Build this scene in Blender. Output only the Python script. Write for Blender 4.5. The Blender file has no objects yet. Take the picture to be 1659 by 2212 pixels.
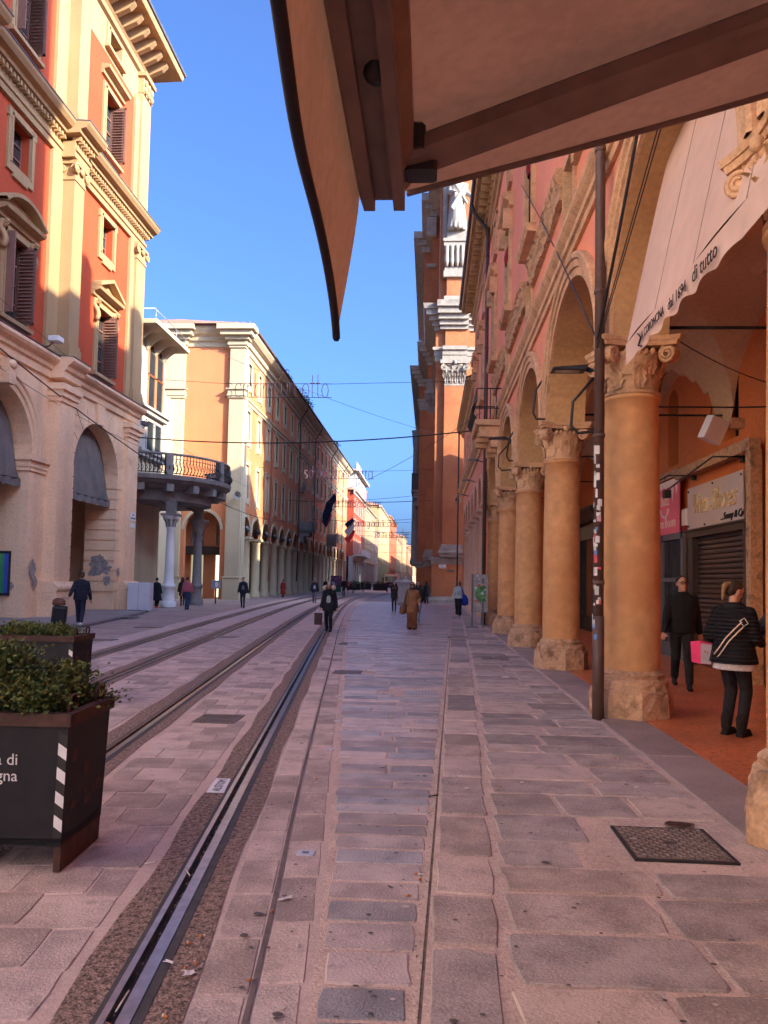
import bpy, bmesh, math, random
from math import sin, cos, pi, radians, sqrt, atan2, tan, floor
from mathutils import Vector, Matrix
R = random.Random(7)
scene = bpy.context.scene
COL = scene.collection

# ------------------------------------------------------------------ camera
cam_d = bpy.data.cameras.new('camera'); cam = bpy.data.objects.new('camera', cam_d); COL.objects.link(cam)
yaw, pitch, roll = atan2(100.5, 1661), radians(3.0), radians(1.1)
_f = Vector((-sin(yaw)*cos(pitch), cos(yaw)*cos(pitch), sin(pitch)))
_r0 = Vector((cos(yaw), sin(yaw), 0)); _u0 = _r0.cross(_f)
_u = _u0*cos(roll) - _r0*sin(roll); _r = _r0*cos(roll) + _u0*sin(roll)
cam.matrix_world = Matrix(((_r.x, _u.x, -_f.x, 0), (_r.y, _u.y, -_f.y, 0), (_r.z, _u.z, -_f.z, 1.75), (0, 0, 0, 1)))
cam_d.sensor_fit = 'VERTICAL'; cam_d.sensor_height = 24; cam_d.lens = 24*1661/2212
cam_d.shift_y = 0.02755; cam_d.clip_start = 0.05; cam_d.clip_end = 3000
scene.camera = cam

# ------------------------------------------------------------------ sky, sun, exposure
SUN_AZ, SUN_EL = radians(118), radians(25)      # clockwise from +Y
sdir = Vector((sin(SUN_AZ)*cos(SUN_EL), cos(SUN_AZ)*cos(SUN_EL), sin(SUN_EL)))
world = bpy.data.worlds.new('World'); scene.world = world; world.use_nodes = True
wn = world.node_tree; bg = wn.nodes['Background']
sky = wn.nodes.new('ShaderNodeTexSky'); sky.sky_type = 'NISHITA'; sky.sun_disc = False
sky.sun_elevation = SUN_EL; sky.sun_rotation = SUN_AZ; sky.altitude = 50; sky.air_density = 0.55; sky.dust_density = 6.0; sky.ozone_density = 10.0
wn.links.new(sky.outputs[0], bg.inputs[0]); bg.inputs[1].default_value = 0.089
sl = bpy.data.lights.new('sun', 'SUN'); sl.energy = 2.1; sl.angle = radians(0.5); sl.color = (1.0, 0.86, 0.66)
sun = bpy.data.objects.new('sun', sl); COL.objects.link(sun)
sun.rotation_euler = (-sdir).to_track_quat('-Z', 'Y').to_euler(); sun.location = (30, -20, 60)
vs = scene.view_settings; vs.view_transform = 'Standard'; vs.look = 'None'; vs.exposure = 2.86; vs.gamma = 1.0
scene.cycles.max_bounces = 7; scene.cycles.diffuse_bounces = 5; scene.cycles.transparent_max_bounces = 8
scene.cycles.use_adaptive_sampling = True; scene.cycles.adaptive_threshold = 0.02; scene.cycles.sample_clamp_indirect = 6

# ------------------------------------------------------------------ helpers
def TL(X0): return lambda u, d, z: (X0+d, u, z)      # facade on the left of the street
def TR(X0): return lambda u, d, z: (X0-d, u, z)      # facade on the right
def TF(Y0): return lambda u, d, z: (u, Y0-d, z)      # wall that faces down the street

class MB:
    def __init__(s, T=None): s.v = []; s.f = []; s.sm = []; s.mi = []; s.T = T; s.m = 0
    def add(s, vs, fs, smooth=False):
        o = len(s.v); T = s.T
        s.v += [T(*p) for p in vs] if T else [tuple(p) for p in vs]
        s.f += [tuple(i+o for i in f) for f in fs]; s.sm += [smooth]*len(fs); s.mi += [s.m]*len(fs)
        return s
    def box(s, x0, x1, y0, y1, z0, z1, c=0.0):
        if c <= 0:
            s.add([(x0,y0,z0),(x1,y0,z0),(x1,y1,z0),(x0,y1,z0),(x0,y0,z1),(x1,y0,z1),(x1,y1,z1),(x0,y1,z1)],
                  [(0,3,2,1),(4,5,6,7),(0,1,5,4),(1,2,6,5),(2,3,7,6),(3,0,4,7)])
        else:
            a = [(x0+c,y0),(x1-c,y0),(x1,y0+c),(x1,y1-c),(x1-c,y1),(x0+c,y1),(x0,y1-c),(x0,y0+c)]
            b = [(x0+c,y0+c),(x1-c,y0+c),(x1-c,y0+c),(x1-c,y1-c),(x1-c,y1-c),(x0+c,y1-c),(x0+c,y1-c),(x0+c,y0+c)]
            v = [(p[0],p[1],z0) for p in a]+[(p[0],p[1],z1-c) for p in a]+[(x0+c,y0+c,z1),(x1-c,y0+c,z1),(x1-c,y1-c,z1),(x0+c,y1-c,z1)]
            f = [tuple(range(7,-1,-1))]+[(i,(i+1)%8,8+(i+1)%8,8+i) for i in range(8)]
            f += [(8,9,17,16),(9,10,17),(10,11,18,17),(11,12,18),(12,13,19,18),(13,14,19),(14,15,16,19),(15,8,16),(16,17,18,19)]
            s.add(v, f)
        return s
    def lathe(s, prof, cx=0, cy=0, n=20, smooth=True, rot=0.0, sx=1, sy=1, a0=0, a1=2*pi, z0=0):
        full = abs(a1-a0-2*pi) < 1e-6; m = n if full else n+1
        vs = []
        for r, z in prof:
            for i in range(m):
                a = rot+a0+(a1-a0)*i/n; vs.append((cx+r*cos(a)*sx, cy+r*sin(a)*sy, z0+z))
        fs = []
        for k in range(len(prof)-1):
            for i in range(n):
                j = (i+1) % m
                fs.append((k*m+i, k*m+j, (k+1)*m+j, (k+1)*m+i))
        s.add(vs, fs, smooth)
        if full:
            s.add([(cx+prof[-1][0]*cos(rot+2*pi*i/n)*sx, cy+prof[-1][0]*sin(rot+2*pi*i/n)*sy, z0+prof[-1][1]) for i in range(n)], [tuple(range(n))])
            s.add([(cx+prof[0][0]*cos(rot+2*pi*i/n)*sx, cy+prof[0][0]*sin(rot+2*pi*i/n)*sy, z0+prof[0][1]) for i in range(n)], [tuple(range(n-1,-1,-1))])
        return s
    def tube(s, pts, r, n=6, smooth=True, caps=True):
        P = [Vector(p) for p in pts]; rr = r if isinstance(r, (list, tuple)) else [r]*len(P)
        vs = []; up = Vector((0, 0, 1)); pa = None
        for i, p in enumerate(P):
            t = (P[min(i+1, len(P)-1)]-P[max(i-1, 0)])
            t = t.normalized() if t.length > 1e-9 else up
            if pa is None:
                pa = t.cross(up if abs(t.z) < .95 else Vector((1, 0, 0))).normalized()
            else:
                pa = (pa-t*pa.dot(t)); pa = pa.normalized() if pa.length > 1e-6 else t.orthogonal().normalized()
            b = t.cross(pa)
            for k in range(n):
                a = 2*pi*k/n; vs.append(tuple(p+pa*(cos(a)*rr[i])+b*(sin(a)*rr[i])))
        fs = [(i*n+k, i*n+(k+1) % n, (i+1)*n+(k+1) % n, (i+1)*n+k) for i in range(len(P)-1) for k in range(n)]
        if caps: fs += [tuple(range(n-1, -1, -1)), tuple(range((len(P)-1)*n, len(P)*n))]
        return s.add(vs, fs, smooth)
    def sweep(s, prof, u0, u1, smooth=False):       # closed (d,z) profile pushed along u
        n = len(prof)
        s.add([(u0, d, z) for d, z in prof]+[(u1, d, z) for d, z in prof],
              [(i, (i+1) % n, n+(i+1) % n, n+i) for i in range(n)]+[tuple(range(n-1, -1, -1)), tuple(range(n, 2*n))], smooth)
        return s
    def plate(s, poly, d0, d1):                      # (u,z) outline given thickness
        n = len(poly)
        return s.add([(u, d0, z) for u, z in poly]+[(u, d1, z) for u, z in poly],
              [(i, (i+1) % n, n+(i+1) % n, n+i) for i in range(n)]+[tuple(range(n-1, -1, -1)), tuple(range(n, 2*n))])
    def ring(s, uc, zc, a, b, prof, t0=0, t1=pi, n=20):   # (w,d) profile swept round an ellipse in the (u,z) plane
        m = len(prof); vs = []
        for i in range(n+1):
            t = t0+(t1-t0)*i/n
            for w, d in prof: vs.append((uc-cos(t)*(a+w), d, zc+sin(t)*(b+w)))
        fs = [(i*m+k, i*m+k+1, (i+1)*m+k+1, (i+1)*m+k) for i in range(n) for k in range(m-1)]
        return s.add(vs, fs)
    def ell(s, c, r, n=10, m=7, smooth=True):
        prof = [(max(1e-4, sin(pi*k/m)), -cos(pi*k/m)) for k in range(m+1)]
        vs = [(c[0]+p*cos(2*pi*i/n)*r[0], c[1]+p*sin(2*pi*i/n)*r[1], c[2]+z*r[2]) for p, z in prof for i in range(n)]
        fs = [(k*n+i, k*n+(i+1) % n, (k+1)*n+(i+1) % n, (k+1)*n+i) for k in range(m) for i in range(n)]
        return s.add(vs, fs, smooth)
    def cap(s, p0, p1, r0, r1, n=10, fx=1.0):      # tapered limb with rounded ends
        p0 = Vector(p0); p1 = Vector(p1); t = (p1-p0); L = t.length; t = t/L if L > 1e-6 else Vector((0, 0, 1))
        a = t.cross(Vector((0, 1, 0)) if abs(t.y) < .9 else Vector((1, 0, 0))).normalized(); b = t.cross(a)
        rows = [(-.95*r0, .3*r0), (-.6*r0, .8*r0), (0, r0), (L*.5, (r0+r1)/2), (L, r1), (L+.6*r1, .8*r1), (L+.95*r1, .3*r1)]
        vs = []
        for h, r in rows:
            for k in range(n):
                q = 2*pi*k/n; vs.append(tuple(p0+t*h+a*(cos(q)*r*fx)+b*(sin(q)*r)))
        fs = [(i*n+k, i*n+(k+1) % n, (i+1)*n+(k+1) % n, (i+1)*n+k) for i in range(len(rows)-1) for k in range(n)]
        fs += [tuple(range(n-1, -1, -1)), tuple(range((len(rows)-1)*n, len(rows)*n))]
        return s.add(vs, fs, True)
    def loft(s, rows, n=14):                          # rows of (cx,cy,z,rx,ry): a closed body
        vs = [(cx+cos(2*pi*k/n)*rx, cy+sin(2*pi*k/n)*ry, z) for cx, cy, z, rx, ry in rows for k in range(n)]
        fs = [(i*n+k, i*n+(k+1) % n, (i+1)*n+(k+1) % n, (i+1)*n+k) for i in range(len(rows)-1) for k in range(n)]
        fs += [tuple(range(n-1, -1, -1)), tuple(range((len(rows)-1)*n, len(rows)*n))]
        return s.add(vs, fs, True)
    def grid(s, fn, nu, nv, smooth=True):
        vs = [fn(i/nu, j/nv) for j in range(nv+1) for i in range(nu+1)]
        return s.add(vs, [(j*(nu+1)+i, j*(nu+1)+i+1, (j+1)*(nu+1)+i+1, (j+1)*(nu+1)+i) for j in range(nv) for i in range(nu)], smooth)
    def wall(s, u0, u1, z0, z1, holes=(), rev=0.3, sill=True):
        # wall face at d=0 with openings (a,b,c,top,rise): rise>0 is an arch that springs at top-rise
        us = sorted(set([u0, u1]+[h[0] for h in holes]+[h[1] for h in holes])); us = [u for u in us if u0-1e-6 <= u <= u1+1e-6]
        zs = sorted(set([z0, z1]+[h[2] for h in holes]+[h[3] for h in holes])); zs = [z for z in zs if z0-1e-6 <= z <= z1+1e-6]
        for i in range(len(us)-1):
            for j in range(len(zs)-1):
                um, zm = (us[i]+us[i+1])/2, (zs[j]+zs[j+1])/2
                if any(h[0] < um < h[1] and h[2] < zm < h[3] for h in holes): continue
                s.add([(us[i],0,zs[j]),(us[i+1],0,zs[j]),(us[i+1],0,zs[j+1]),(us[i],0,zs[j+1])], [(0,1,2,3)])
        for h in holes:
            a, b, c, t = h[:4]; rise = h[4] if len(h) > 4 else 0; zsp = t-rise
            q = [((a,c),(a,zsp)), ((b,c),(b,zsp))]
            if sill and c > z0+1e-6: q.append(((a,c),(b,c)))
            if rise > 0:
                n = 18; P = [((a+b)/2-cos(pi*k/n)*(b-a)/2, zsp+sin(pi*k/n)*rise) for k in range(n+1)]
                for k in range(n):
                    s.add([(P[k][0],0,P[k][1]),(P[k+1][0],0,P[k+1][1]),(P[k+1][0],0,t),(P[k][0],0,t)], [(0,1,2,3)])
                    q.append((P[k], P[k+1]))
            else: q.append(((a,t),(b,t)))
            for (p, r) in q:
                s.add([(p[0],0,p[1]),(r[0],0,r[1]),(r[0],-rev,r[1]),(p[0],-rev,p[1])], [(0,1,2,3)])
        return s
    def mesh(s, name, mats):
        me = bpy.data.meshes.new(name); me.from_pydata(s.v, [], s.f)
        me.polygons.foreach_set('use_smooth', s.sm)
        for m in (mats if isinstance(mats, (list, tuple)) else [mats]): me.materials.append(m)
        if isinstance(mats, (list, tuple)) and len(mats) > 1: me.polygons.foreach_set('material_index', s.mi)
        me.update(); return me
    def build(s, name, mats, parent=None, loc=(0, 0, 0), rz=0.0, **tags):
        return obj(name, s.mesh(name, mats), parent, loc, rz, **tags)

def obj(name, me, parent=None, loc=(0, 0, 0), rz=0.0, **tags):
    o = bpy.data.objects.new(name, me); COL.objects.link(o); o.location = loc; o.rotation_euler = (0, 0, rz)
    if parent is not None: adopt(o, parent)
    for k, v in tags.items(): o[k] = v
    return o
def adopt(o, parent):
    o.parent = parent
    if parent.get('_world'): o.matrix_parent_inverse = Matrix.Translation(-Vector(parent.location))
def thing(name, label, cat, loc=(0, 0, 0), rz=0.0, group=None, world=True):
    # an Empty at the thing's base; with world=True its parts are given in world coordinates
    o = bpy.data.objects.new(name, None); COL.objects.link(o); o.location = loc; o.rotation_euler = (0, 0, rz)
    o.empty_display_size = .3; o['label'] = label; o['category'] = cat
    if group: o['group'] = group
    if world: o['_world'] = 1
    return o
def tag(o, label, cat, group=None):
    o['label'] = label; o['category'] = cat
    if group: o['group'] = group
    return o
KIDS = {}
def inst(src, parent, loc, rz=None):
    c = src.copy(); COL.objects.link(c); c.location = loc
    if rz is not None: c.rotation_euler = (0, 0, rz)
    if parent is not None: adopt(c, parent)
    for ch in src.children:
        k = ch.copy(); COL.objects.link(k); k.parent = c
        for g in ch.children:
            q = g.copy(); COL.objects.link(q); q.parent = k
    return c

def textmesh(s, size, T, ext=.004, font_shear=0.0, align='CENTER', sx=1.0):
    cu = bpy.data.curves.new('t', 'FONT'); cu.body = s; cu.size = size; cu.extrude = ext; cu.align_x = align; cu.align_y = 'CENTER'; cu.shear = font_shear; cu.resolution_u = 3
    o = bpy.data.objects.new('t', cu); COL.objects.link(o)
    me = bpy.data.meshes.new_from_object(o.evaluated_get(bpy.context.evaluated_depsgraph_get()))
    bpy.data.objects.remove(o); bpy.data.curves.remove(cu)
    for v in me.vertices: v.co = T(v.co.x*sx, v.co.z, v.co.y)
    return me
def lettering(name, s, size, T, mat, parent, **k):
    me = textmesh(s, size, T, **k); me.name = name; me.materials.clear(); me.materials.append(mat)
    return obj(name, me, parent)

# ------------------------------------------------------------------ materials
def M(name, col, rough=.85, var=.10, scale=1.2, fine=14., bump=.0, bscale=60., metal=0., spec=.3, rand=0., c2=None, c2s=.6, c2t=(.52,.66), trans=0., emit=None, coat=0., streak=0., bdist=.02):
    m = bpy.data.materials.new(name); m.use_nodes = True; nt = m.node_tree; N = nt.nodes; L = nt.links
    P = N['Principled BSDF']; P.inputs['Roughness'].default_value = rough; P.inputs['Metallic'].default_value = metal
    P.inputs['Specular IOR Level'].default_value = spec
    if coat: P.inputs['Coat Weight'].default_value = coat; P.inputs['Coat Roughness'].default_value = .25
    g = N.new('ShaderNodeNewGeometry'); pos = g.outputs['Position']
    n1 = N.new('ShaderNodeTexNoise'); n1.inputs['Scale'].default_value = scale; n1.inputs['Detail'].default_value = 4; L.new(pos, n1.inputs['Vector'])
    n2 = N.new('ShaderNodeTexNoise'); n2.inputs['Scale'].default_value = fine; n2.inputs['Detail'].default_value = 4; L.new(pos, n2.inputs['Vector'])
    ad = N.new('ShaderNodeMath'); ad.operation = 'ADD'; L.new(n1.outputs[0], ad.inputs[0]); L.new(n2.outputs[0], ad.inputs[1])
    src = ad.outputs[0]; k0, k1 = .75, 1.25
    if streak:
        mp = N.new('ShaderNodeMapping'); mp.inputs['Scale'].default_value = (2.2, 2.2, .12); L.new(pos, mp.inputs[0])
        n4 = N.new('ShaderNodeTexNoise'); n4.inputs['Scale'].default_value = streak; n4.inputs['Detail'].default_value = 3; L.new(mp.outputs[0], n4.inputs['Vector'])
        a2 = N.new('ShaderNodeMath'); a2.operation = 'MULTIPLY_ADD'; a2.inputs[1].default_value = .9; L.new(n4.outputs[0], a2.inputs[0]); L.new(src, a2.inputs[2]); src = a2.outputs[0]; k0, k1 = 1.2, 1.7
    if rand:
        oi = N.new('ShaderNodeObjectInfo'); a3 = N.new('ShaderNodeMath'); a3.operation = 'MULTIPLY_ADD'; a3.inputs[1].default_value = rand
        L.new(oi.outputs['Random'], a3.inputs[0]); L.new(src, a3.inputs[2]); src = a3.outputs[0]; k0 += rand*.5; k1 += rand*.5
    mr = N.new('ShaderNodeMapRange'); mr.inputs[1].default_value = k0; mr.inputs[2].default_value = k1; mr.inputs[3].default_value = 1-var; mr.inputs[4].default_value = 1+var; mr.clamp = True
    L.new(src, mr.inputs[0])
    mx = N.new('ShaderNodeMix'); mx.data_type = 'RGBA'; mx.blend_type = 'MULTIPLY'; mx.inputs[0].default_value = 1; mx.inputs[6].default_value = (*col, 1)
    L.new(mr.outputs[0], mx.inputs[7]); out = mx.outputs[2]
    if c2:
        n3 = N.new('ShaderNodeTexNoise'); n3.inputs['Scale'].default_value = c2s; n3.inputs['Detail'].default_value = 7; n3.inputs['Roughness'].default_value = .65; L.new(pos, n3.inputs['Vector'])
        r3 = N.new('ShaderNodeMapRange'); r3.inputs[1].default_value = c2t[0]; r3.inputs[2].default_value = c2t[1]; L.new(n3.outputs[0], r3.inputs[0])
        m3 = N.new('ShaderNodeMix'); m3.data_type = 'RGBA'; L.new(r3.outputs[0], m3.inputs[0]); L.new(out, m3.inputs[6]); m3.inputs[7].default_value = (*c2, 1); out = m3.outputs[2]
    L.new(out, P.inputs['Base Color'])
    if bump:
        nb = N.new('ShaderNodeTexNoise'); nb.inputs['Scale'].default_value = bscale; nb.inputs['Detail'].default_value = 5; L.new(pos, nb.inputs['Vector'])
        b = N.new('ShaderNodeBump'); b.inputs['Strength'].default_value = bump; b.inputs['Distance'].default_value = bdist; L.new(nb.outputs[0], b.inputs['Height']); L.new(b.outputs[0], P.inputs['Normal'])
    if trans:
        t = N.new('ShaderNodeBsdfTranslucent'); L.new(out, t.inputs[0]); ms = N.new('ShaderNodeMixShader'); ms.inputs[0].default_value = trans
        L.new(P.outputs[0], ms.inputs[1]); L.new(t.outputs[0], ms.inputs[2]); L.new(ms.outputs[0], N['Material Output'].inputs[0])
    if emit: P.inputs['Emission Color'].default_value = (*emit[0], 1); P.inputs['Emission Strength'].default_value = emit[1]
    return m
def hexc(r, g, b):
    f = lambda c: (c/255/12.92) if c/255 <= .04045 else ((c/255+.055)/1.055)**2.4
    return (f(r), f(g), f(b))

m_red = M('red_stucco', (0.41,0.064,0.023), var=.13, scale=.35, bump=.15, bscale=25, streak=.5)
m_cream = M('cream_stucco', (0.37,0.235,0.118), var=.10, scale=.5, bump=.12, bscale=25, streak=.6)
m_peach = M('peach_stucco', (0.8,0.53,0.325), var=.14, scale=.5, bump=.15, bscale=20, c2=(.60,.38,.25), c2s=.9, c2t=(.6,.75), streak=.5)
m_peel = M('peeled_plaster', (.13,.12,.12), var=.3, scale=3, bump=.5, bscale=40)
m_wood = M('shutter_brown', (.20,.10,.075), rough=.6, var=.15, rand=.3)
m_woodg = M('shutter_grey_cream', (.50,.46,.34), rough=.7, var=.10, rand=.3)
m_glass = M('window_glass', (.03,.035,.04), rough=.08, spec=.6, var=.1, rand=.4)
m_frame = M('window_frame_white', (.62,.58,.50), rough=.6)
m_lead = M('lead_flashing', (.10,.10,.12), rough=.5, var=.2)
m_eave = M('eave_wood', (.40,.25,.12), var=.2, scale=2)
m_tile = M('roof_tile', (.36,.17,.11), var=.3, fine=9, bump=.4, bscale=14)
m_orange = M('orange_stucco', (0.53,0.195,0.085), var=.10, scale=.3, bump=.1, bscale=25, streak=.4)
m_gcream = M('grey_cream_stucco', (.44,.37,.245), var=.10, scale=.4, bump=.1, bscale=25, streak=.6)
m_pink = M('pink_stucco', (0.8,0.3,0.175), var=.09, scale=.35, bump=.12, bscale=20, streak=.35)
m_tan = M('tan_sandstone', (0.62,0.37,0.205), var=.22, scale=2.5, fine=30, bump=.45, bscale=30, c2=(.30,.18,.10), c2s=2.2, c2t=(.55,.72))
m_rough = M('weathered_sandstone', (0.54,0.32,0.17), var=.30, scale=4, fine=25, bump=1.0, bscale=18, c2=(.22,.13,.075), c2s=4, c2t=(.5,.65))
m_col = M('ochre_plaster', (0.62,0.32,0.14), var=.16, scale=.9, fine=6, bump=.25, bscale=14, c2=(.52,.23,.09), c2s=.8, c2t=(.48,.7), streak=.5)
m_plinth = M('worn_stone_plinth', (0.52,0.31,0.185), var=.25, scale=5, fine=30, bump=.6, bscale=16, c2=(.22,.12,.07), c2s=3.5, c2t=(.52,.66))
m_soffit = M('soffit_ochre', (0.52,0.31,0.14), var=.16, scale=.8, bump=.2, bscale=12)
m_vault = M('vault_plaster', (0.62,0.42,0.25), var=.12, scale=.6)
m_inner = M('deep_orange_plaster', (0.66,0.19,0.055), var=.12, scale=.6)
m_pipe = M('brown_pipe', (.10,.055,.045), rough=.45, var=.15, spec=.4)
m_iron = M('black_iron', (.025,.022,.022), rough=.5, var=.2, spec=.4)
m_steel = M('grey_steel', (.16,.16,.17), rough=.45, metal=.6, var=.15)
m_alu = M('aluminium', (.5,.5,.5), rough=.4, metal=.8)
m_white = M('white_paint', (.72,.70,.66), rough=.6, var=.05)
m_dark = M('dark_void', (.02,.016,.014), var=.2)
m_brick = M('church_brick', (0.37,0.14,0.058), var=.16, scale=.5, fine=7, bump=.3, bscale=12, c2=(.29,.10,.045), c2s=.35, c2t=(.5,.68))
m_marble = M('white_marble', (0.29,0.262,0.222), var=.16, scale=1.5, fine=8, c2=(.16,.14,.115), c2s=.9, c2t=(.56,.74), streak=.8)
m_black = M('black_cloth', (.016,.015,.018), rough=.95, var=.2, bump=.3, bscale=90)
# ================================================================== GROUND
def spline(pts):
    def f(y):
        n = len(pts)
        if y <= pts[0][0]: k = 0
        elif y >= pts[-1][0]: k = n-2
        else: k = max(i for i in range(n-1) if pts[i][0] <= y)
        y0, x0 = pts[k]; y1, x1 = pts[k+1]; h = y1-y0; t = (y-y0)/h
        if t < 0 or t > 1:
            m = (x1-x0)/h; return x0+m*(y-y0)
        m0 = (x1-pts[k-1][1])/(y1-pts[k-1][0]) if k > 0 else (x1-x0)/h
        m1 = (pts[k+2][1]-x0)/(pts[k+2][0]-y0) if k < n-2 else (x1-x0)/h
        return x0*(2*t**3-3*t*t+1)+m0*h*(t**3-2*t*t+t)+x1*(-2*t**3+3*t*t)+m1*h*(t**3-t*t)
    return f
rail1 = spline([(-8,-.12),(3.03,-1.20),(7.27,-1.645),(22.6,-3.21),(33.45,-4.27),(48.6,-5.6),(58,-6.25),(73,-7.0),(90,-7.4),(107,-7.1),(125,-6.0),(150,-3.8),(200,1.5)])
bandL = spline([(-8,.45),(3.96,-.53),(6.56,-.79),(13,-1.46),(19.75,-2.15),(27.1,-2.88),(38,-3.9),(50.9,-4.85),(70,-5.75),(94,-5.9),(125,-4.6)])
kerb = lambda y: -.11+.0317*y
joint = spline([(-8,.25),(3.08,-.70),(6.52,-1.07),(14.7,-1.9),(29.7,-3.42),(45,-4.75),(60,-5.75)])
YS = [-8+i*.5 for i in range(30)]+[7+i*1. for i in range(34)]+[41+i*2.5 for i in range(35)]
def ribbon(mb, f0, f1, z, ys=YS, skirt=0):
    vs = []
    for y in ys: vs += [(f0(y), y, z), (f1(y), y, z)]
    mb.add(vs, [(2*i, 2*i+1, 2*i+3, 2*i+2) for i in range(len(ys)-1)])
    if skirt:
        for f in (f0, f1):
            v = []
            for y in ys: v += [(f(y), y, z), (f(y), y, z-skirt)]
            mb.add(v, [(2*i, 2*i+1, 2*i+3, 2*i+2) for i in range(len(ys)-1)])

def slabtex(name, col, mortar, w, h, rough=.75, bump=.2, msize=.02):
    m = M(name, col, rough=rough, var=.14, scale=.6, fine=25, bump=bump, bscale=70)
    nt = m.node_tree; N = nt.nodes; L = nt.links; P = N['Principled BSDF']; src = P.inputs['Base Color'].links[0].from_socket
    g = N.new('ShaderNodeNewGeometry'); b = N.new('ShaderNodeTexBrick'); L.new(g.outputs['Position'], b.inputs['Vector'])
    b.inputs['Scale'].default_value = 1; b.inputs['Brick Width'].default_value = w; b.inputs['Row Height'].default_value = h; b.inputs['Mortar Size'].default_value = msize
    b.inputs['Color1'].default_value = (.8, .8, .8, 1); b.inputs['Color2'].default_value = (1.15, 1.1, 1.1, 1); b.inputs['Mortar'].default_value = (*mortar, 1)
    x = N.new('ShaderNodeMix'); x.data_type = 'RGBA'; x.blend_type = 'MULTIPLY'; x.inputs[0].default_value = 1
    L.new(src, x.inputs[6]); L.new(b.outputs[0], x.inputs[7]); L.new(x.outputs[2], P.inputs['Base Color']); return m
m_street = slabtex('street_slabs', (0.36,0.275,0.25), (.72,.7,.7), .9, .45, rough=.6)
m_mortar = M('mortar', (0.55,0.4,0.34), var=.2, scale=3, fine=40, bump=.6, bscale=70)
m_trambed = M('tram_bed_mortar', (0.54,0.4,0.355), var=.14, scale=1.5, fine=40, bump=.3, bscale=90)
m_aggr = M('exposed_aggregate', (0.25,0.17,0.14), var=.75, scale=28, fine=75, bump=1.0, bscale=75)
m_rail = M('rail_steel', (.30,.27,.27), rough=.28, metal=.9, var=.2, scale=6)
m_rust = M('rail_rust', (.14,.085,.06), rough=.6, var=.4, scale=9, fine=30)
m_rubber = M('rail_rubber', (.065,.058,.06), rough=.7, var=.25, scale=4)
m_groove = M('groove_dirt', (.06,.042,.035), var=.5, scale=15)
def tones(base, k, rough, **kw):
    return [M('%s_%d' % (base, i), c, rough=rough, var=.36, scale=3.5, fine=95, bump=1.0, bscale=70, rand=.45, bdist=.007, c2=tuple(q*.72 for q in c), c2s=5.5, c2t=(.56,.7), **kw) for i, c in enumerate(k)]
m_gutter = M('gutter_dirt', (.17,.115,.09), var=.4, scale=20)
t_pave = tones('pavement_stone', [(.41,.315,.28),(.33,.265,.245),(.44,.33,.285),(.36,.285,.26)], .7)
t_band = tones('road_stone', [(.37,.31,.295),(.42,.325,.295),(.31,.28,.285),(.45,.335,.295)], .40)
t_slab = tones('tram_slab', [(.46,.35,.315),(.44,.34,.31),(.475,.36,.32)], .75)
m_terr = M('terrazzo', (0.6,0.18,0.075), rough=.32, var=.30, scale=1.3, fine=55, c2=(.27,.075,.04), c2s=16, c2t=(.52,.62), spec=.5)
m_strip = M('portico_edge_stone', (0.3,0.228,0.21), rough=.6, var=.2, scale=2, fine=35, bump=.4, bscale=60, rand=.3)

def stone_mesh(w, d, amp, mat, seed):
    r = random.Random(seed); pts = []; c = min(w, d)*.08
    def side(p, q, n):
        for k in range(n):
            t = k/n; pts.append((p[0]+(q[0]-p[0])*t+r.uniform(-amp, amp), p[1]+(q[1]-p[1])*t+r.uniform(-amp, amp)))
    x, y = w/2, d/2
    n1 = max(2, int(w/.16)); n2 = max(2, int(d/.16))
    side((-x+c,-y),(x-c,-y),n1); pts.append((x-c*.3,-y+c*.3)); side((x,-y+c),(x,y-c),n2); pts.append((x-c*.3,y-c*.3))
    side((x-c,y),(-x+c,y),n1); pts.append((-x+c*.3,y-c*.3)); side((-x,y-c),(-x,-y+c),n2); pts.append((-x+c*.3,-y+c*.3))
    n = len(pts); b = .007
    top = [(px*(1-2*b/w), py*(1-2*b/d)) for px, py in pts]
    mb = MB(); mb.add([(p[0], p[1], -.03) for p in pts]+[(p[0], p[1], -.007) for p in pts]+[(p[0], p[1], 0) for p in top],
        [(i,(i+1)%n,n+(i+1)%n,n+i) for i in range(n)]+[(n+i,n+(i+1)%n,2*n+(i+1)%n,2*n+i) for i in range(n)]+[tuple(range(2*n,3*n))])
    return mb.mesh('stone', mat)
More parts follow.
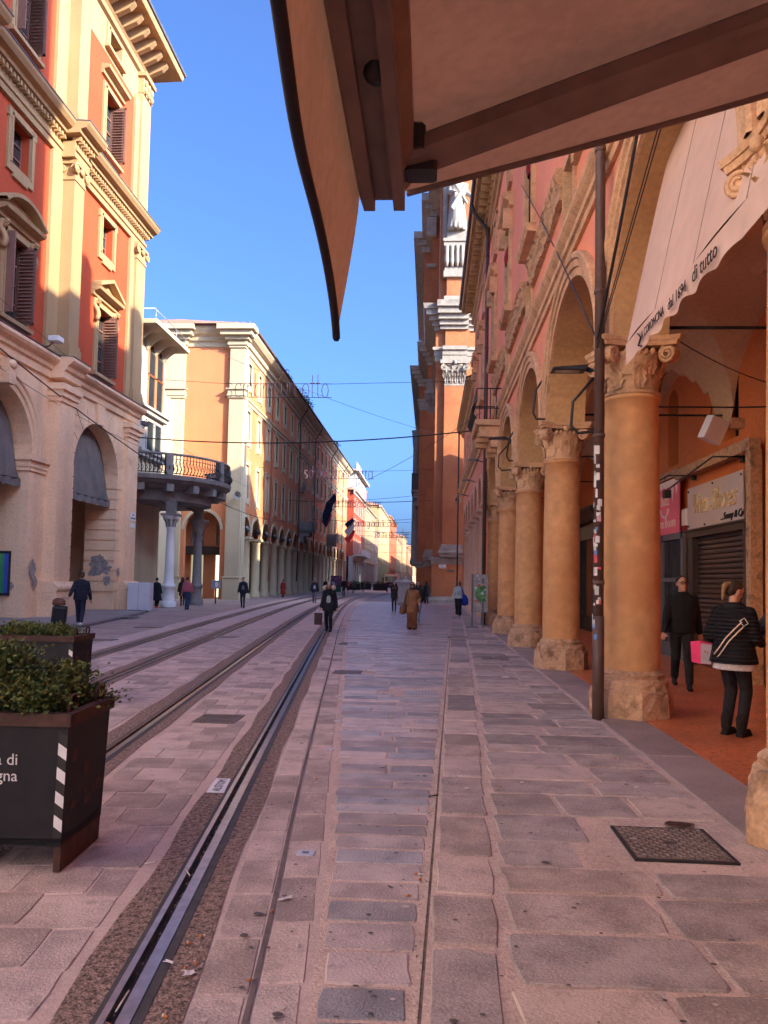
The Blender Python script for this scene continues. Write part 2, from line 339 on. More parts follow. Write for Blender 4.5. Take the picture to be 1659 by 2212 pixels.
def lay(parent, name, stones, tn, ref, amp, z, limit=298, tilt=.004, nvar=4, skip=()):
    """stones: (cx,cy,w,d,rz). The nearest become separate pieces, the rest one joined part"""
    st = [s for s in stones if not any(a < s[0] < b and c < s[1] < e for a, b, c, e in skip)]
    st.sort(key=lambda s: s[1]); V = {}
    for k, (cx, cy, w, d, rz) in enumerate(st[:limit]):
        cls = 1 if w > ref[0]*1.35 else (-1 if w < ref[0]*.7 else 0); v = (cls, R.randrange(nvar), R.randrange(len(tn)))
        rw = ref[0]*(1.7 if cls == 1 else .5 if cls == -1 else 1)
        if v not in V: V[v] = (stone_mesh(rw, ref[1], amp, tn[v[2]], hash(v) & 1023), rw)
        me, rw = V[v]
        o = bpy.data.objects.new(name, me); COL.objects.link(o); o.parent = parent
        o.location = (cx, cy, z+R.uniform(-.002, .003)); o.scale = (w/rw, d/ref[1], 1)
        o.rotation_euler = (R.uniform(-tilt, tilt), R.uniform(-tilt, tilt), rz+(pi if R.random() < .5 else 0))
    if len(st) > limit:
        mb = MB()
        for cx, cy, w, d, rz in st[limit:]:
            mb.m = R.randrange(len(tn)); zz = z+R.uniform(-.003, .003); c, s_ = cos(rz), sin(rz); q = .008
            P = [(-w/2,-d/2),(w/2,-d/2),(w/2,d/2),(-w/2,d/2)]; Q = [(x*(1-2*q/w), y*(1-2*q/d)) for x, y in P]
            mb.add([(cx+x*c-y*s_, cy+x*s_+y*c, zz-.012) for x, y in P]+[(cx+x*c-y*s_, cy+x*s_+y*c, zz) for x, y in Q], [(0,1,5,4),(1,2,6,5),(2,3,7,6),(3,0,4,7),(4,5,6,7)])
        mb.build(name+'s_far', tn, parent, kind='stuff')

g = MB(); g.add([(-900,-300,-.06),(900,-300,-.06),(900,1800,-.06),(-900,1800,-.06)], [(0,1,2,3)])
g.build('ground', m_street, kind='structure')
s = MB()
s.add([(-60,-40,-.02),(rail1(-8)-5.6,-40,-.02)]+[(rail1(y)-5.6, y, -.02) for y in YS]+[(-60,125,-.02)], [tuple(range(len(YS)+3))])
s.add([(-60,125,-.02),(60,125,-.02),(60,1500,-.02),(-60,1500,-.02)], [(0,1,2,3)])
s.build('street', m_street, kind='structure')
# --- tram bed
OFF = [0, -1.47, -3.2, -4.67]
tram = MB()
edges = [(-5.7, OFF[3]-.1), (OFF[3]+.105, OFF[2]-.1), (OFF[2]+.105, OFF[1]-.1), (OFF[1]+.105, OFF[0]-.1)]
for a, b in edges: ribbon(tram, lambda y, a=a: rail1(y)+a, lambda y, b=b: rail1(y)+b, -.008)
ribbon(tram, lambda y: rail1(y)+.105, lambda y: bandL(y), -.008)
bed = tram.build('tram_bed', m_trambed, kind='structure')
ag = MB()
for i, o in enumerate(OFF):
    w = .165 if i == 0 else .22
    ribbon(ag, lambda y, o=o, w=w: rail1(y)+o-.1-w+.02*sin(y*3), lambda y, o=o: rail1(y)+o-.1, -.003)
    ribbon(ag, lambda y, o=o: rail1(y)+o+.105, lambda y, o=o: rail1(y)+o+.105+.135+.02*sin(y*2.1+1), -.003)
ag.build('exposed_aggregate_strips', m_aggr, bed, kind='stuff')
jt = MB(); ribbon(jt, lambda y: joint(y)-.012, lambda y: joint(y)+.012, -.0005, [y for y in YS if y < 60])
jt.build('expansion_joint', M('joint_sealant', (.15,.115,.11), var=.25), bed)
sl_ = []
def courses(f0, f1, y0, y1, dep, width, bond=True, jit=.0):
    y = y0; k = 0
    while y < y1:
        d = dep*R.uniform(1-jit, 1+jit); ym = y+d/2; a, b = f0(ym), f1(ym); n = max(1, round((b-a)/width)); off = (.5 if k % 2 and bond and n > 1 else 0)
        rz = -atan2(f0(ym+.5)-f0(ym-.5), 1)
        cuts = [a]+[a+(b-a)*(i+off)/n for i in range(0 if off else 1, n)]+[b]
        for p, q in zip(cuts[:-1], cuts[1:]):
            if q-p > .05: sl_.append(((p+q)/2, ym, q-p-.006, d-.006, rz))
        y += d; k += 1
courses(lambda y: rail1(y)+.105+.155, lambda y: joint(y)-.015, 1.2, 30, .52, .9)
courses(lambda y: joint(y)+.015, lambda y: bandL(y)-.035, 1.0, 30, .60, .9)
courses(lambda y: rail1(y)-1.47+.30, lambda y: rail1(y)-.34, 2.2, 26, .40, .47)
courses(lambda y: rail1(y)-3.2+.30, lambda y: rail1(y)-1.47-.36, 5.5, 26, .40, .55)
courses(lambda y: rail1(y)-4.67+.30, lambda y: rail1(y)-3.2-.36, 9, 26, .40, .47)
lay(bed, 'paving_slab', sl_, t_slab, (.5, .45), .004, -.004, tilt=.0015, nvar=3, skip=[(-2.85,-2.3,9.2,9.85),(-1.85,-1.62,6.2,6.75),(-1.8,-1.28,14.3,15)])
# rails
for i, (o, nm) in enumerate(zip(OFF, ['nearest bright steel tram rail beside the stone carriageway', 'second tram rail from the stone carriageway, left rail of the near track', 'third tram rail, near rail of the far track', 'farthest tram rail, on the shopfront side of the street'])):
    t = thing('tram_rail', nm, 'rail', (rail1(3)+o, 3, 0), group='tram rails set in the paving')
    def strip(name, a, b, z, mat, skirt=.05):
        mb = MB(); ribbon(mb, lambda y: rail1(y)+o+a, lambda y: rail1(y)+o+b, z, skirt=skirt); mb.build(name, mat, t)
    strip('rubber_strip', -.10, -.076, .001, m_rubber); strip('guard_lip', -.076, -.045, .003, m_rust if i else m_rail)
    strip('groove', -.045, 0, -.04, m_groove, 0); strip('rail_head', 0, .058, .005, m_rail); strip('rubber_strip', .058, .105, .0, m_rubber)
# --- stone carriageway
band = MB(); ribbon(band, bandL, lambda y: kerb(y)-.012, -.006, [y for y in YS if y < 64]); road = band.build('stone_carriageway', m_mortar, kind='structure')
gut = MB(); ribbon(gut, lambda y: kerb(y)-.008, lambda y: kerb(y)+.006, -.008, [y for y in YS if y < 64]); gut.build('gutter_joint', m_gutter, road)
bs = []; y = 1.6
while y < 62:
    d = R.uniform(.215, .30) if y > 4 else R.uniform(.26, .36); ym = y+d/2; a, b = bandL(ym)+.03, kerb(ym)-.05
    x = a+(R.uniform(-.015, .02))
    while x < b-.12:
        w = R.uniform(.42, .95) if b-a > .8 else (b-a)
        if b-(x+w) < .28: w = b-x
        bs.append((x+w/2, ym, w-.024, d-.024, R.uniform(-.008, .008)+.02)); x += w
    y += d
lay(road, 'road_stone', bs, t_band, (.62, .26), .007, .0, tilt=.006, nvar=5, skip=[(-.5,.35,11.8,12.5),(-1.4,-1.2,14.3,15)])
# --- right pavement
pv = MB(); ys = [y for y in YS if y < 61]
ribbon(pv, lambda y: kerb(y)+.006, lambda y: 2.75, .038, ys, skirt=.06); pave = pv.build('pavement', m_mortar, kind='structure')
ps = []; y = 1.5
while y < 60:                                   # kerb slabs
    d = R.uniform(.5, .95); ym = y+d/2; w = .30+.012*min(ym, 14); ps.append((kerb(ym)+.012+w/2, ym, w-.03, d-.034, -.03)); y += d
y = 1.4
while y < 60:
    d = R.uniform(.36, .60); ym = y+d/2; a = kerb(ym)+.33+.012*min(ym, 14); b = 2.14; x = a+.01
    while x < b-.1:
        w = R.uniform(.5, .95)
        if b-(x+w) < .3: w = b-x
        ps.append((x+w/2, ym, w-.036, d-.036, R.uniform(-.02, .02)+.015)); x += w
    y += d
lay(pave, 'paving_stone', ps, t_pave, (.66, .46), .014, .047, tilt=.004, nvar=6, skip=[(1.05,2.1,4.9,5.62)])
es = []; y = -2
while y < 32:
    d = R.uniform(1.4, 2.0); es.append((2.46, y+d/2, .56, d-.01, 0)); y += d
lay(pave, 'edge_slab', es, [m_strip], (.56, 1.7), .004, .054, tilt=.001, nvar=3)
tz = MB(); tz.box(2.75, 6.0, -12, 61, -.02, .056); tz.build('terrazzo_floor', m_terr, kind='structure')
# --- left pavement
lp = MB(); K = [(-9.6,10),(-10.6,17),(-11.5,25.0),(-12.5,31),(-13.2,35),(-13.7,36.6),(-14.6,37.5),(-15.6,38)]
out = [(p[0], p[1]) for p in K]+[(-30,38),(-30,10)]; n = len(out)
lp.add([(x,y,-.05) for x,y in out]+[(x,y,.07) for x,y in out], [(i,(i+1)%n,n+(i+1)%n,n+i) for i in range(n)]+[tuple(range(n,2*n))])
m_lpave = slabtex('left_pavement_slabs', (0.29,0.24,0.23), (.6,.6,.6), 1.2, .5, rough=.55)
lpo = lp.build('pavement_opposite', m_lpave, kind='structure')
kb = MB()
for (x0,y0),(x1,y1) in zip(K[:-1], K[1:]):
    kb.add([(x0+.0,y0,.074),(x1+.0,y1,.074),(x1-.25,y1,.074),(x0-.25,y0,.074),(x0+.004,y0,-.02),(x1+.004,y1,-.02)], [(0,1,2,3),(0,4,5,1)])
kb.build('kerb', M('kerb_stone', (.22,.20,.20), var=.2), lpo)
# ================================================================== RIGHT PORTICO PALAZZO
XF = 2.33; CX = 2.68
CY = [-5.5, -.1, 5.38, 10.45, 15.9, 21.15, 26.4, 31.6]
pal = thing('portico_palace', 'pink portico palace with ochre columns along the right pavement', 'building', (XF, 10, 0))
def capital_mesh(z0, r, h, aw, mat, leaves=True, n=28, vol=.115):
    mb = MB()
    mb.lathe([(r*.98,0),(r*1.09,.01),(r*1.10,.045),(r*1.02,.06),(r*1.0,.075),(r*1.03,h*.3),(r*1.1,h*.62),(r*1.22,h*.74),(r*1.18,h*.76)], n=n, z0=z0)
    if leaves:
        for row, (k, hh, zz, cu) in enumerate([(8, h*.42, h*.1, .10), (8, h*.36, h*.34, .12)]):
            for i in range(k):
                a = 2*pi*(i+.5*row)/k
                def lf(u, v, a=a, hh=hh, zz=zz, cu=cu, row=row):
                    w = (.5+.5*sin(pi*min(1, v*1.15)))*.78*r*2*sin(pi/k)*(1+.16*sin(v*22))*(1-.55*max(0, v-.75)/.25)
                    x = (u-.5)*w; rad = r*(1.03+.05*row)+.012+cu*v**3+.018*cos((u-.5)*2*pi*2.5)
                    z = z0+zz+hh*(v-.35*max(0, v-.82))
                    return (cos(a)*rad-sin(a)*x, sin(a)*rad+cos(a)*x, z)
                mb.grid(lf, 6, 8)
    zt = z0+h*.76
    for i in range(4):                                # corner scrolls
        a = pi/4+i*pi/2; c = Vector((cos(a)*aw*.56, sin(a)*aw*.56, zt-vol*.45)); t = Vector((-sin(a), cos(a), 0)); o = Vector((cos(a), sin(a), 0)); up = Vector((0, 0, 1))
        for sgn in (-1, 1):
            P = []
            for k in range(34):
                th = k/33*4.2*pi; rr = vol*(1-.78*k/33); P.append(c+t*sgn*(.055+.02*k/33)+o*(cos(th+pi*.6)*rr)+up*(sin(th+pi*.6)*rr))
            mb.tube(P, [.030*(1-.5*k/33) for k in range(34)], n=5)
        nn = 16; ring = []
        for s_, rr in ((-.07, vol*.72), (-.05, vol*.95), (.05, vol*.95), (.07, vol*.72)):
            ring += [tuple(c+t*s_+o*(cos(2*pi*k/nn)*rr)+up*(sin(2*pi*k/nn)*rr)) for k in range(nn)]
        mb.add(ring, [(q*nn+k, q*nn+(k+1)%nn, (q+1)*nn+(k+1)%nn, (q+1)*nn+k) for q in range(3) for k in range(nn)]+[tuple(range(nn)), tuple(range(3*nn, 4*nn))], True)
    for i in range(4):                                # egg moulding and flower between scrolls
        a = i*pi/2; mb.ell((cos(a)*r*1.28, sin(a)*r*1.28, z0+h*.82), (.055, .055, .06), 8, 6)
        for k in range(-2, 3): mb.ell((cos(a)*r*1.16-sin(a)*k*.085, sin(a)*r*1.16+cos(a)*k*.085, z0+h*.74), (.035, .035, .045), 6, 5)
    def aba(w, za, zb, cut=.10, dip=.09):
        P = []
        for i in range(4):
            a = i*pi/2-pi/2; ux = Vector((cos(a+pi/2), sin(a+pi/2))); on = Vector((cos(a), sin(a)))
            for k in range(9):
                t = -1+k/4; P.append(on*(w/2-dip*(1-t*t))+ux*(t*(w/2-cut*.5)))
        q = len(P); mb.add([(p.x, p.y, za) for p in P]+[(p.x*1.03, p.y*1.03, zb) for p in P], [(i,(i+1)%q,q+(i+1)%q,q+i) for i in range(q)]+[tuple(range(q-1,-1,-1)), tuple(range(q,2*q))])
    aba(aw, z0+h*.84, z0+h*.92); aba(aw*1.06, z0+h*.92, z0+h)
    return mb.mesh('capital', mat)
cap_me = capital_mesh(4.2, .345, .74, .98, m_tan)
sh = MB(); sh.lathe([(.37,.58),(.372,.9),(.37,1.8),(.362,2.8),(.35,3.8),(.345,4.14),(.375,4.15),(.38,4.19),(.36,4.21)], n=36)
shaft_me = sh.mesh('shaft', m_col)
def plinth(seed):
    r = random.Random(seed); mb = MB(); n = 32; rows = []
    def oct_r(a, w): 
        k = round(a/(pi/4))*(pi/4); return w/cos(a-k)*(1)
    def row(w, z, mix, j):
        return [((oct_r(2*pi*i/n, w)*(1-mix)+w*mix+r.uniform(-j, j)), 2*pi*i/n, z+r.uniform(-j, j)) for i in range(n)]
    rows = [row(.50,0,0,.004), row(.505,.12,0,.012), row(.50,.26,0,.012), row(.495,.35,.1,.012), row(.47,.38,.5,.012), row(.475,.43,.9,.010), row(.465,.475,1,.008), row(.42,.50,1,.006), row(.43,.55,1,.006), row(.385,.59,1,.006), row(.36,.61,1,.003)]
    mb.add([(q*cos(a), q*sin(a), z) for rw in rows for q, a, z in rw], [(k*n+i, k*n+(i+1)%n, (k+1)*n+(i+1)%n, (k+1)*n+i) for k in range(len(rows)-1) for i in range(n)]+[tuple(range((len(rows)-1)*n, len(rows)*n))], False)
    return mb.mesh('base', m_plinth)
bases = [plinth(i) for i in range(4)]
for i, y in enumerate(CY):
    c = obj('column', shaft_me, pal, (CX, y, .05), rz=i*1.3)
    b = obj('base', bases[i % 4], c, (0, 0, 0), rz=-i*1.3+pi/8); obj('capital', cap_me, c, (0, 0, .0), rz=-i*1.3)
RISE = 1.87; ZS = 4.99; bays = list(zip(CY[:-1], CY[1:]))
BC = [(a+b)/2 for a, b in bays]
T = TR(XF); f = MB(T)
holes = [(a+.43, b-.43, ZS, ZS+RISE+.02, RISE+.02) for a, b in bays]+[(c-.5, c+.5, 7.86, 9.15) for c in BC]+[(c-.62, c+.62, 10.3, 12.9) for c in BC]+[(c-.5, c+.5, 14.2, 15.6) for c in BC]
f.wall(-12, 32.4, ZS, 17.0, holes, rev=0.0)
f.wall(32.4, 43.0, 8.72, 17.0, [(35.2-.62,35.2+.62,10.3,12.9),(40.0-.62,40.0+.62,10.3,12.9),(34.7,35.7,14.2,15.6),(39.5,40.5,14.2,15.6)], rev=0)
f.add([(43,0,8.72),(43,-12,8.72),(43,-12,17),(43,0,17)], [(0,1,2,3)]); f.add([(32.4,0,0),(32.4,-12,0),(32.4,-12,8.8),(32.4,0,8.8)], [(0,1,2,3)])
f.build('facade_wall', m_pink, pal)
f = MB(TR(3.05)); f.wall(-12, 32.4, ZS, 7.6, [h for h in holes[:len(bays)]], rev=0); f.build('portico_inner_wall', m_vault, pal)
f = MB(T)
for a, b in bays:
    f.ring((a+b)/2, ZS, (b-a)/2-.432, RISE-.002, [(0,0),(0,-.72)], n=24)
for y in CY: f.box(y-.428, y+.428, -.70, -.02, ZS-.04, ZS+.02)
f.build('arch_soffit', m_soffit, pal)
for a, b in bays:
    mb = MB(T); mb.ring((a+b)/2, ZS, (b-a)/2-.43, RISE, [(0,-.01),(0,.05),(.13,.05),(.14,.085),(.25,.085),(.27,.12),(.34,.13),(.37,.10),(.375,0)], n=28); mb.build('archivolt', m_tan, pal)
mb = MB(T); mb.sweep([(-.02,7.27),(.06,7.27),(.065,7.40),(.11,7.42),(.11,7.54),(.17,7.6),(.21,7.66),(.21,7.74),(-.02,7.80)], -12, 32.4); mb.build('string_course', m_tan, pal)
def rough_band(u0, u1, z0, z1, d, seed):
    r = random.Random(seed); prof = [(-.02,z0),(d*.55,z0+.02),(d*.6,z0+.2),(d*.85,z0+.3),(d*.8,z0+.42),(d,z0+.5),(d,z1-.1),(d*.9,z1),(-.02,z1+.02)]; m = len(prof); n = max(2, int((u1-u0)/.14)); vs = []
    for i in range(n+1):
        u = u0+(u1-u0)*i/n
        for dd, z in prof: vs.append((u+r.uniform(-.02,.02), dd+(r.uniform(-.035,.02) if dd > 0 else 0), z+r.uniform(-.02,.02)))
    mb = MB(T); mb.add(vs, [(i*m+k, i*m+k+1, (i+1)*m+k+1, (i+1)*m+k) for i in range(n) for k in range(m-1)]+[tuple(range(m-1,-1,-1)), tuple(range(n*m, (n+1)*m))]); return mb
for i, (c0, c1) in enumerate(zip(BC[:-1], BC[1:])):
    rough_band(c0+.55, c1-.62, 8.66, 9.28, .20, i).build('sill_band', m_rough, pal)
# windows of the palace
w = MB(TR(0)); w.box(-.5,.5,-.32,-.26,7.86,9.15); mez = w.build('mezzanine_window', m_glass, pal, (XF, BC[0], 0))
w = MB(TR(0)); 
for s_ in (-1, 1): w.box(s_*.5-.07, s_*.5+.07, -.3, .05, 7.86, 9.2)
w.box(-.57,.57,-.3,.05,9.15,9.25); w.build('window_frame', m_tan, mez)
def win_parts(T0, hw, z0, z1, frame, fm, pm, shm=None, bars=(1, 3), rec=.28):
    """a window centred on u=0: the surround is the part, pane, sash and shutters its pieces"""
    o = frame.build('window', fm, pal)
    return o
w = MB(TR(0))
for s_ in (-1, 1): w.sweep([(-.3,0),(.09,0),(.09,0)], 0, 0) if False else w.box(s_*.62-(.0 if s_>0 else .2), s_*.62+(.2 if s_>0 else .0), -.02, .10, 10.0, 12.9)
w.box(-.82,.82,-.02,.10,12.9,13.1); w.sweep([(-.02,13.1),(.12,13.12),(.14,13.25),(.30,13.32),(.34,13.45),(.30,13.5),(-.02,13.55)], -1.05, 1.05); w.sweep([(-.02,9.9),(.2,9.92),(.26,10.02),(.26,10.1),(-.02,10.12)], -.95, .95)
for s_ in (-1, 1): w.plate([(s_*.72-.1,12.5),(s_*.72+.1,12.5),(s_*.72+.1,13.12),(s_*.72-.1,13.12)], .1, .28)
big = w.build('window', m_tan, pal, (XF, BC[0], 0))
w = MB(TR(0)); w.box(-.62,.62,-.30,-.24,10.3,12.9); w.build('pane', m_glass, big)
w = MB(TR(0))
for s_ in (-1, 1):
    w.box(s_*.62-(.05 if s_>0 else 0), s_*.62+(0 if s_>0 else .05), -.23, -.16, 10.35, 12.85)
w.build('side_sash', m_wood, big)
w = MB(TR(0)); w.box(-.5,.5,-.3,-.24,14.2,15.6)
att = w.build('attic_window', m_glass, pal, (XF, BC[0], 0))
w = MB(TR(0))
for s_ in (-1, 1): w.box(s_*.56-.09, s_*.56+.09, -.25, .07, 14.1, 15.7)
w.box(-.65,.65,-.25,.07,15.6,15.8); w.box(-.7,.7,-.25,.12,14.02,14.18); w.build('window_frame', m_tan, att)
for c in BC[1:]:
    for q in (mez, big, att): inst(q, pal, (XF, c, 0))
for c in (35.2, 40.0):
    for q in (big, att): inst(q, pal, (XF, c, 0))
m_cloth_red = M('red_cloth', (.22,.008,.014), var=.3, scale=8)
for k, (y, z) in enumerate([(BC[4]-.2, 12.2), (BC[5]+.1, 12.3)]):
    mb = MB(); mb.grid(lambda u, v: (XF-.04-.12*sin(pi*u)*(.6+.4*sin(v*3)), y-.3+.6*u, z-.5*v-.12*sin(u*3.1)), 8, 8); o = mb.build('red_banner', m_cloth_red)
    tag(o, ['red cloth bunched in a high palace window, nearer one', 'red cloth in the next high palace window along'][k], 'cloth', 'red cloths at the palace windows')
# eaves
mb = MB(T); mb.sweep([(-.05,15.9),(.08,15.95),(.1,16.25),(.2,16.3),(.22,16.45),(-.05,16.5)], -12, 43.0); mb.sweep([(-.05,17.0),(.75,17.05),(.8,17.2),(.78,17.3),(-.05,17.35)], -12, 43.2); mb.build('eaves_cornice', m_eave, pal)
bk = MB(TR(0)); bk.plate([(-.07,16.5),(.07,16.5),(.07,17.0),(-.07,17.0)], 0, .3); bk.plate([(-.07,16.7),(.07,16.7),(.07,17.0),(-.07,17.0)], .3, .62); k0 = bk.build('eaves_bracket', m_eave, pal, (XF, 8, 0))
for i in range(1, 60): inst(k0, pal, (XF, 8+i*.58, 0))
mb = MB(); mb.tube([(1.48,-12,17.32),(1.48,43.3,17.32)], .09, 8); mb.build('gutter', m_iron, pal)
mb = MB(); mb.add([(1.5,-12,17.36),(1.5,43.2,17.36),(9.5,43.2,20.2),(9.5,-12,20.2),(17,-12,17.3),(17,43.2,17.3)], [(0,1,2,3),(3,2,5,4)]); mb.add([(2.4,43.1,17),(17,43.1,17),(9.5,43.1,20.2)], [(0,1,2)]); mb.build('roof', m_tile, pal)
# portico vaults, inner wall
A2, HX = None, (5.95-3.05)/2
mb = MB(); xc = (3.05+5.95)/2
for a, b in bays:
    yc, hy = (a+b)/2, (b-a)/2
    def vf(u, v):
        x, y = xc+(2*u-1)*HX, yc+(2*v-1)*hy
        h1 = RISE*sqrt(max(0, 1-((y-yc)/(hy-.42))**2)) if abs(y-yc) < hy-.42 else 0
        h2 = 1.75*sqrt(max(0, 1-((x-xc)/HX)**2))
        return (x, y, ZS+max(h1, h2))
    mb.grid(vf, 16, 24, False)
mb.build('portico_vault', m_vault, pal)
mb = MB(TR(5.95))
mb.wall(-12, 32.4, 0, 7.6, [(18.85,19.65,4.7,6.6,.4),(15.2,16.0,4.7,6.6,.4),(24,24.8,4.7,6.6,.4)], rev=.25); mb.build('shop_wall', m_inner, pal)
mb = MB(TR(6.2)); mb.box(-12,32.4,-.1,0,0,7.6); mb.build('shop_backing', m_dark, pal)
mb = MB(); mb.box(3.06,6.2,31.9,32.35,0,7.6); mb.box(3.06, 17, 42.5, 42.95, 8.8, 16.9); mb.box(16.6, 17, -12, 42.9, 0, 16.9); mb.box(3.06,17,-12.3,-12,0,16.9); mb.build('cross_wall', m_inner, pal)
for i, y in enumerate(CY):
    mb = MB(); mb.tube([(2.9,y,5.24),(5.98,y,5.24)], .022, 6); mb.build('tie_rod', m_iron, pal)
# drainpipes
def drainpipe(label, x, y, ztop, r=.075, shoe=True, mat=m_pipe):
    t = thing('drainpipe', label, 'pipe', (x, y, 0), group='drainpipes of the palace')
    mb = MB(); mb.tube([(x,y,.0),(x,y,ztop)], r, 12)
    for z in (1.2,): pass
    mb.build('pipe', mat, t)
    for z in [1.75+i*1.9 for i in range(int((ztop-2)/1.9))]:
        mb = MB(); mb.tube([(x,y,z),(x,y,z+.05)], r*1.18, 12); mb.build('clamp', mat, t)
    if shoe: mb = MB(); mb.tube([(x,y,.0),(x,y,1.35)], r*1.15, 12); mb.build('cast_iron_shoe', m_pipe, t)
    return t
pipe = drainpipe('tall brown drainpipe covered in stickers beside the near full column', 2.16, 10.02, 17.2, .066)
m_stick = [M('sticker_%d' % i, c, rough=.5) for i, c in enumerate([(.62,.6,.56),(.55,.08,.10),(.7,.66,.6),(.10,.22,.5),(.6,.3,.35),(.45,.45,.42)])]
rs = random.Random(3)
for k in range(44):
    z = 1.1+2.4*(rs.random()**.8) if k > 3 else [3.0,3.25,2.75,1.05][k]; a0 = pi+rs.uniform(-.2, 1.3); hh = rs.uniform(.03,.12) if k else .16; aw_ = rs.uniform(.4,.9); r_ = .0685 if z > 1.36 else .078
    mb = MB(); n = 5; mb.add([(2.16+cos(a0+aw_*(i/n))*r_, 10.02+sin(a0+aw_*(i/n))*r_, z+(hh if j else 0)+rs.uniform(-.006,.006)) for j in (0, 1) for i in range(n+1)], [(i,i+1,n+2+i,n+1+i) for i in range(n)])
    mb.build('sticker', m_stick[rs.choice((0,2,5,0,2,5,4,1,3)) if k > 3 else [0,0,0,3][k]], pipe)
p2 = drainpipe('black drainpipe at the far end of the ochre columns behind the notice board', 2.15, 31.0, 17.2, .08)
mb = MB(); mb.tube([(1.5,30.9,17.2),(1.55,30.9,16.9),(2.1,31,16.2),(2.15,31,15.8)], .07, 8); mb.build('swan_neck', m_iron, p2)
# iron balcony
bal = thing('iron_balcony', 'small balcony with bulging black iron railing on the palace front', 'balcony', (XF, 27.0, 7.1))
mb = MB(T); mb.sweep([(-.02,7.0),(.85,7.02),(.9,7.1),(.9,7.2),(-.02,7.2)], 25.6, 28.4)
for u in (25.9, 27.0, 28.1): mb.plate([(u-.15,6.3),(u+.15,6.3),(u+.15,7.0),(u-.15,7.0)], 0, .35); mb.plate([(u-.15,6.65),(u+.15,6.65),(u+.15,7.0),(u-.15,7.0)], .35, .75)
mb.build('slab', m_tan, bal)
def bulge(d, u, k=1): return [(u, d*k+(.18*sin(pi*min(1, t*1.6))**2)*k, 7.2+1.05*t) for t in [i/10 for i in range(11)]]
for i in range(19):
    mb = MB(T); mb.tube(bulge(.85, 25.65+i*.15), .017, 5); mb.build('baluster', m_iron, bal)
for u, sg in ((25.65,-1),(28.35,1)):
    for d in (.2,.4,.6): mb = MB(T); mb.tube([(u+sg*.18*sin(pi*min(1,t*1.6))**2, d, 7.2+1.05*t) for t in [i/10 for i in range(11)]], .017, 5); mb.build('baluster', m_iron, bal)
mb = MB(T); mb.tube([(25.65,0,8.25),(25.65,.85,8.25),(28.35,.85,8.25),(28.35,0,8.25)], .022, 6); mb.tube([(25.5,0,7.55),(25.5,1.0,7.55),(28.5,1.0,7.55),(28.5,0,7.55)], .016, 5); mb.build('handrail', m_iron, bal)
# column lamps and brackets
def lamp(label, y, z, x=2.3):
    t = thing('wall_lamp', label, 'lamp', (x, y, z), group='portico street lamps')
    mb = MB(); mb.loft([(x-.62,y+.3,z+.18,.05,.02),(x-.6,y+.3,z+.2,.14,.10),(x-.6,y+.3,z+.235,.15,.11),(x-.58,y+.3,z+.26,.08,.06)]); mb = MB()
    mb.add([(x-.72,y+.20,z+.16),(x-.72,y+.44,z+.16),(x-.25,y+.44,z+.16),(x-.25,y+.20,z+.16),(x-.70,y+.22,z+.20),(x-.70,y+.42,z+.20),(x-.22,y+.42,z+.235),(x-.22,y+.22,z+.235)], [(0,1,2,3),(4,5,6,7),(0,1,5,4),(1,2,6,5),(2,3,7,6),(3,0,4,7)])
    mb.build('lamp_head', m_iron, t)
    mb = MB(); mb.add([(x-.66,y+.24,z+.157),(x-.66,y+.40,z+.157),(x-.32,y+.40,z+.157),(x-.32,y+.24,z+.157)], [(0,1,2,3)]); mb.build('diffuser', M('lamp_glass', (.3,.3,.28), rough=.2), t)
    mb = MB(); mb.tube([(x-.25,y+.32,z+.2),(x-.05,y+.3,z+.12),(x+.12,y+.2,z-.12)], .035, 8); mb.build('arm', m_iron, t)
    mb = MB(); mb.tube([(x-.1,y+.3,z+.1),(x-.42,y+.3,z-.28),(x-.44,y+.3,z-.62),(x-.34,y+.3,z-.72),(x+.05,y+.3,z-.68),(x+.12,y+.25,z-.1)], .022, 6); mb.build('bracket', m_iron, t)
    return t
lamp('black lamp arm on the near full column by the brown drainpipe', 10.5, 4.58, 2.38)
lamp('black lamp arm on the fourth ochre column, below the iron balcony', 21.2, 5.6)
for y, lb in ((15.9, 'bent iron bracket on top of the second full ochre column capital'), (21.3, 'bent iron bracket above the third ochre column capital')):
    mb = MB(); x = 2.3; mb.tube([(x+.05,y-.3,6.1),(x-.22,y-.3,5.65),(x-.26,y-.3,5.2),(x-.2,y-.3,5.08),(x+.1,y-.3,5.08),(x+.16,y-.3,5.6)], .024, 6)
    tag(mb.build('iron_bracket', m_iron), lb, 'bracket', 'iron brackets on the capitals')
# pavement cable from pipe to awning etc. comes with the wires
# ------------------------------------------------------------------ shop fronts under the portico
m_signgrey = M('brushed_sign_panel', (.62,.52,.47), rough=.38, var=.05, metal=.3)
m_gold = M('gold_letters', (.85,.72,.45), rough=.25, metal=.7)
m_signpink = M('pink_sign_print', (.82,.14,.19), rough=.5, var=.06)
m_signcream = M('cream_sign_print', (.85,.66,.52), rough=.5, var=.05)
m_orpanel = M('orange_panel', (.62,.155,.03), rough=.5, var=.1)
m_shut = M('shutter_metal', (.075,.05,.04), rough=.42, metal=.3, var=.2)
XS = 5.84
front = thing('shoe_shop_front', 'orange shop front with closed dark roller shutter under the portico', 'shop front', (XS, 16, .05))
T5 = TR(XS); mb = MB(T5); mb.wall(14.15, 17.75, .05, 4.2, [(14.5,17.25,.05,2.85)], rev=.0); mb.box(14.15,17.75,-.05,-.002,.05,.06); mb.build('orange_surround', m_orpanel, front)
mb = MB(T5); 
for a, b in ((14.36,14.52),(17.23,17.55)): mb.box(a, b, -.06, .10, .05, 2.95)
mb.box(14.36,17.55,-.06,.12,2.82,2.98); mb.box(14.25,17.7,-.02,.16,2.96,3.0); mb.build('shutter_frame', m_shut, front)
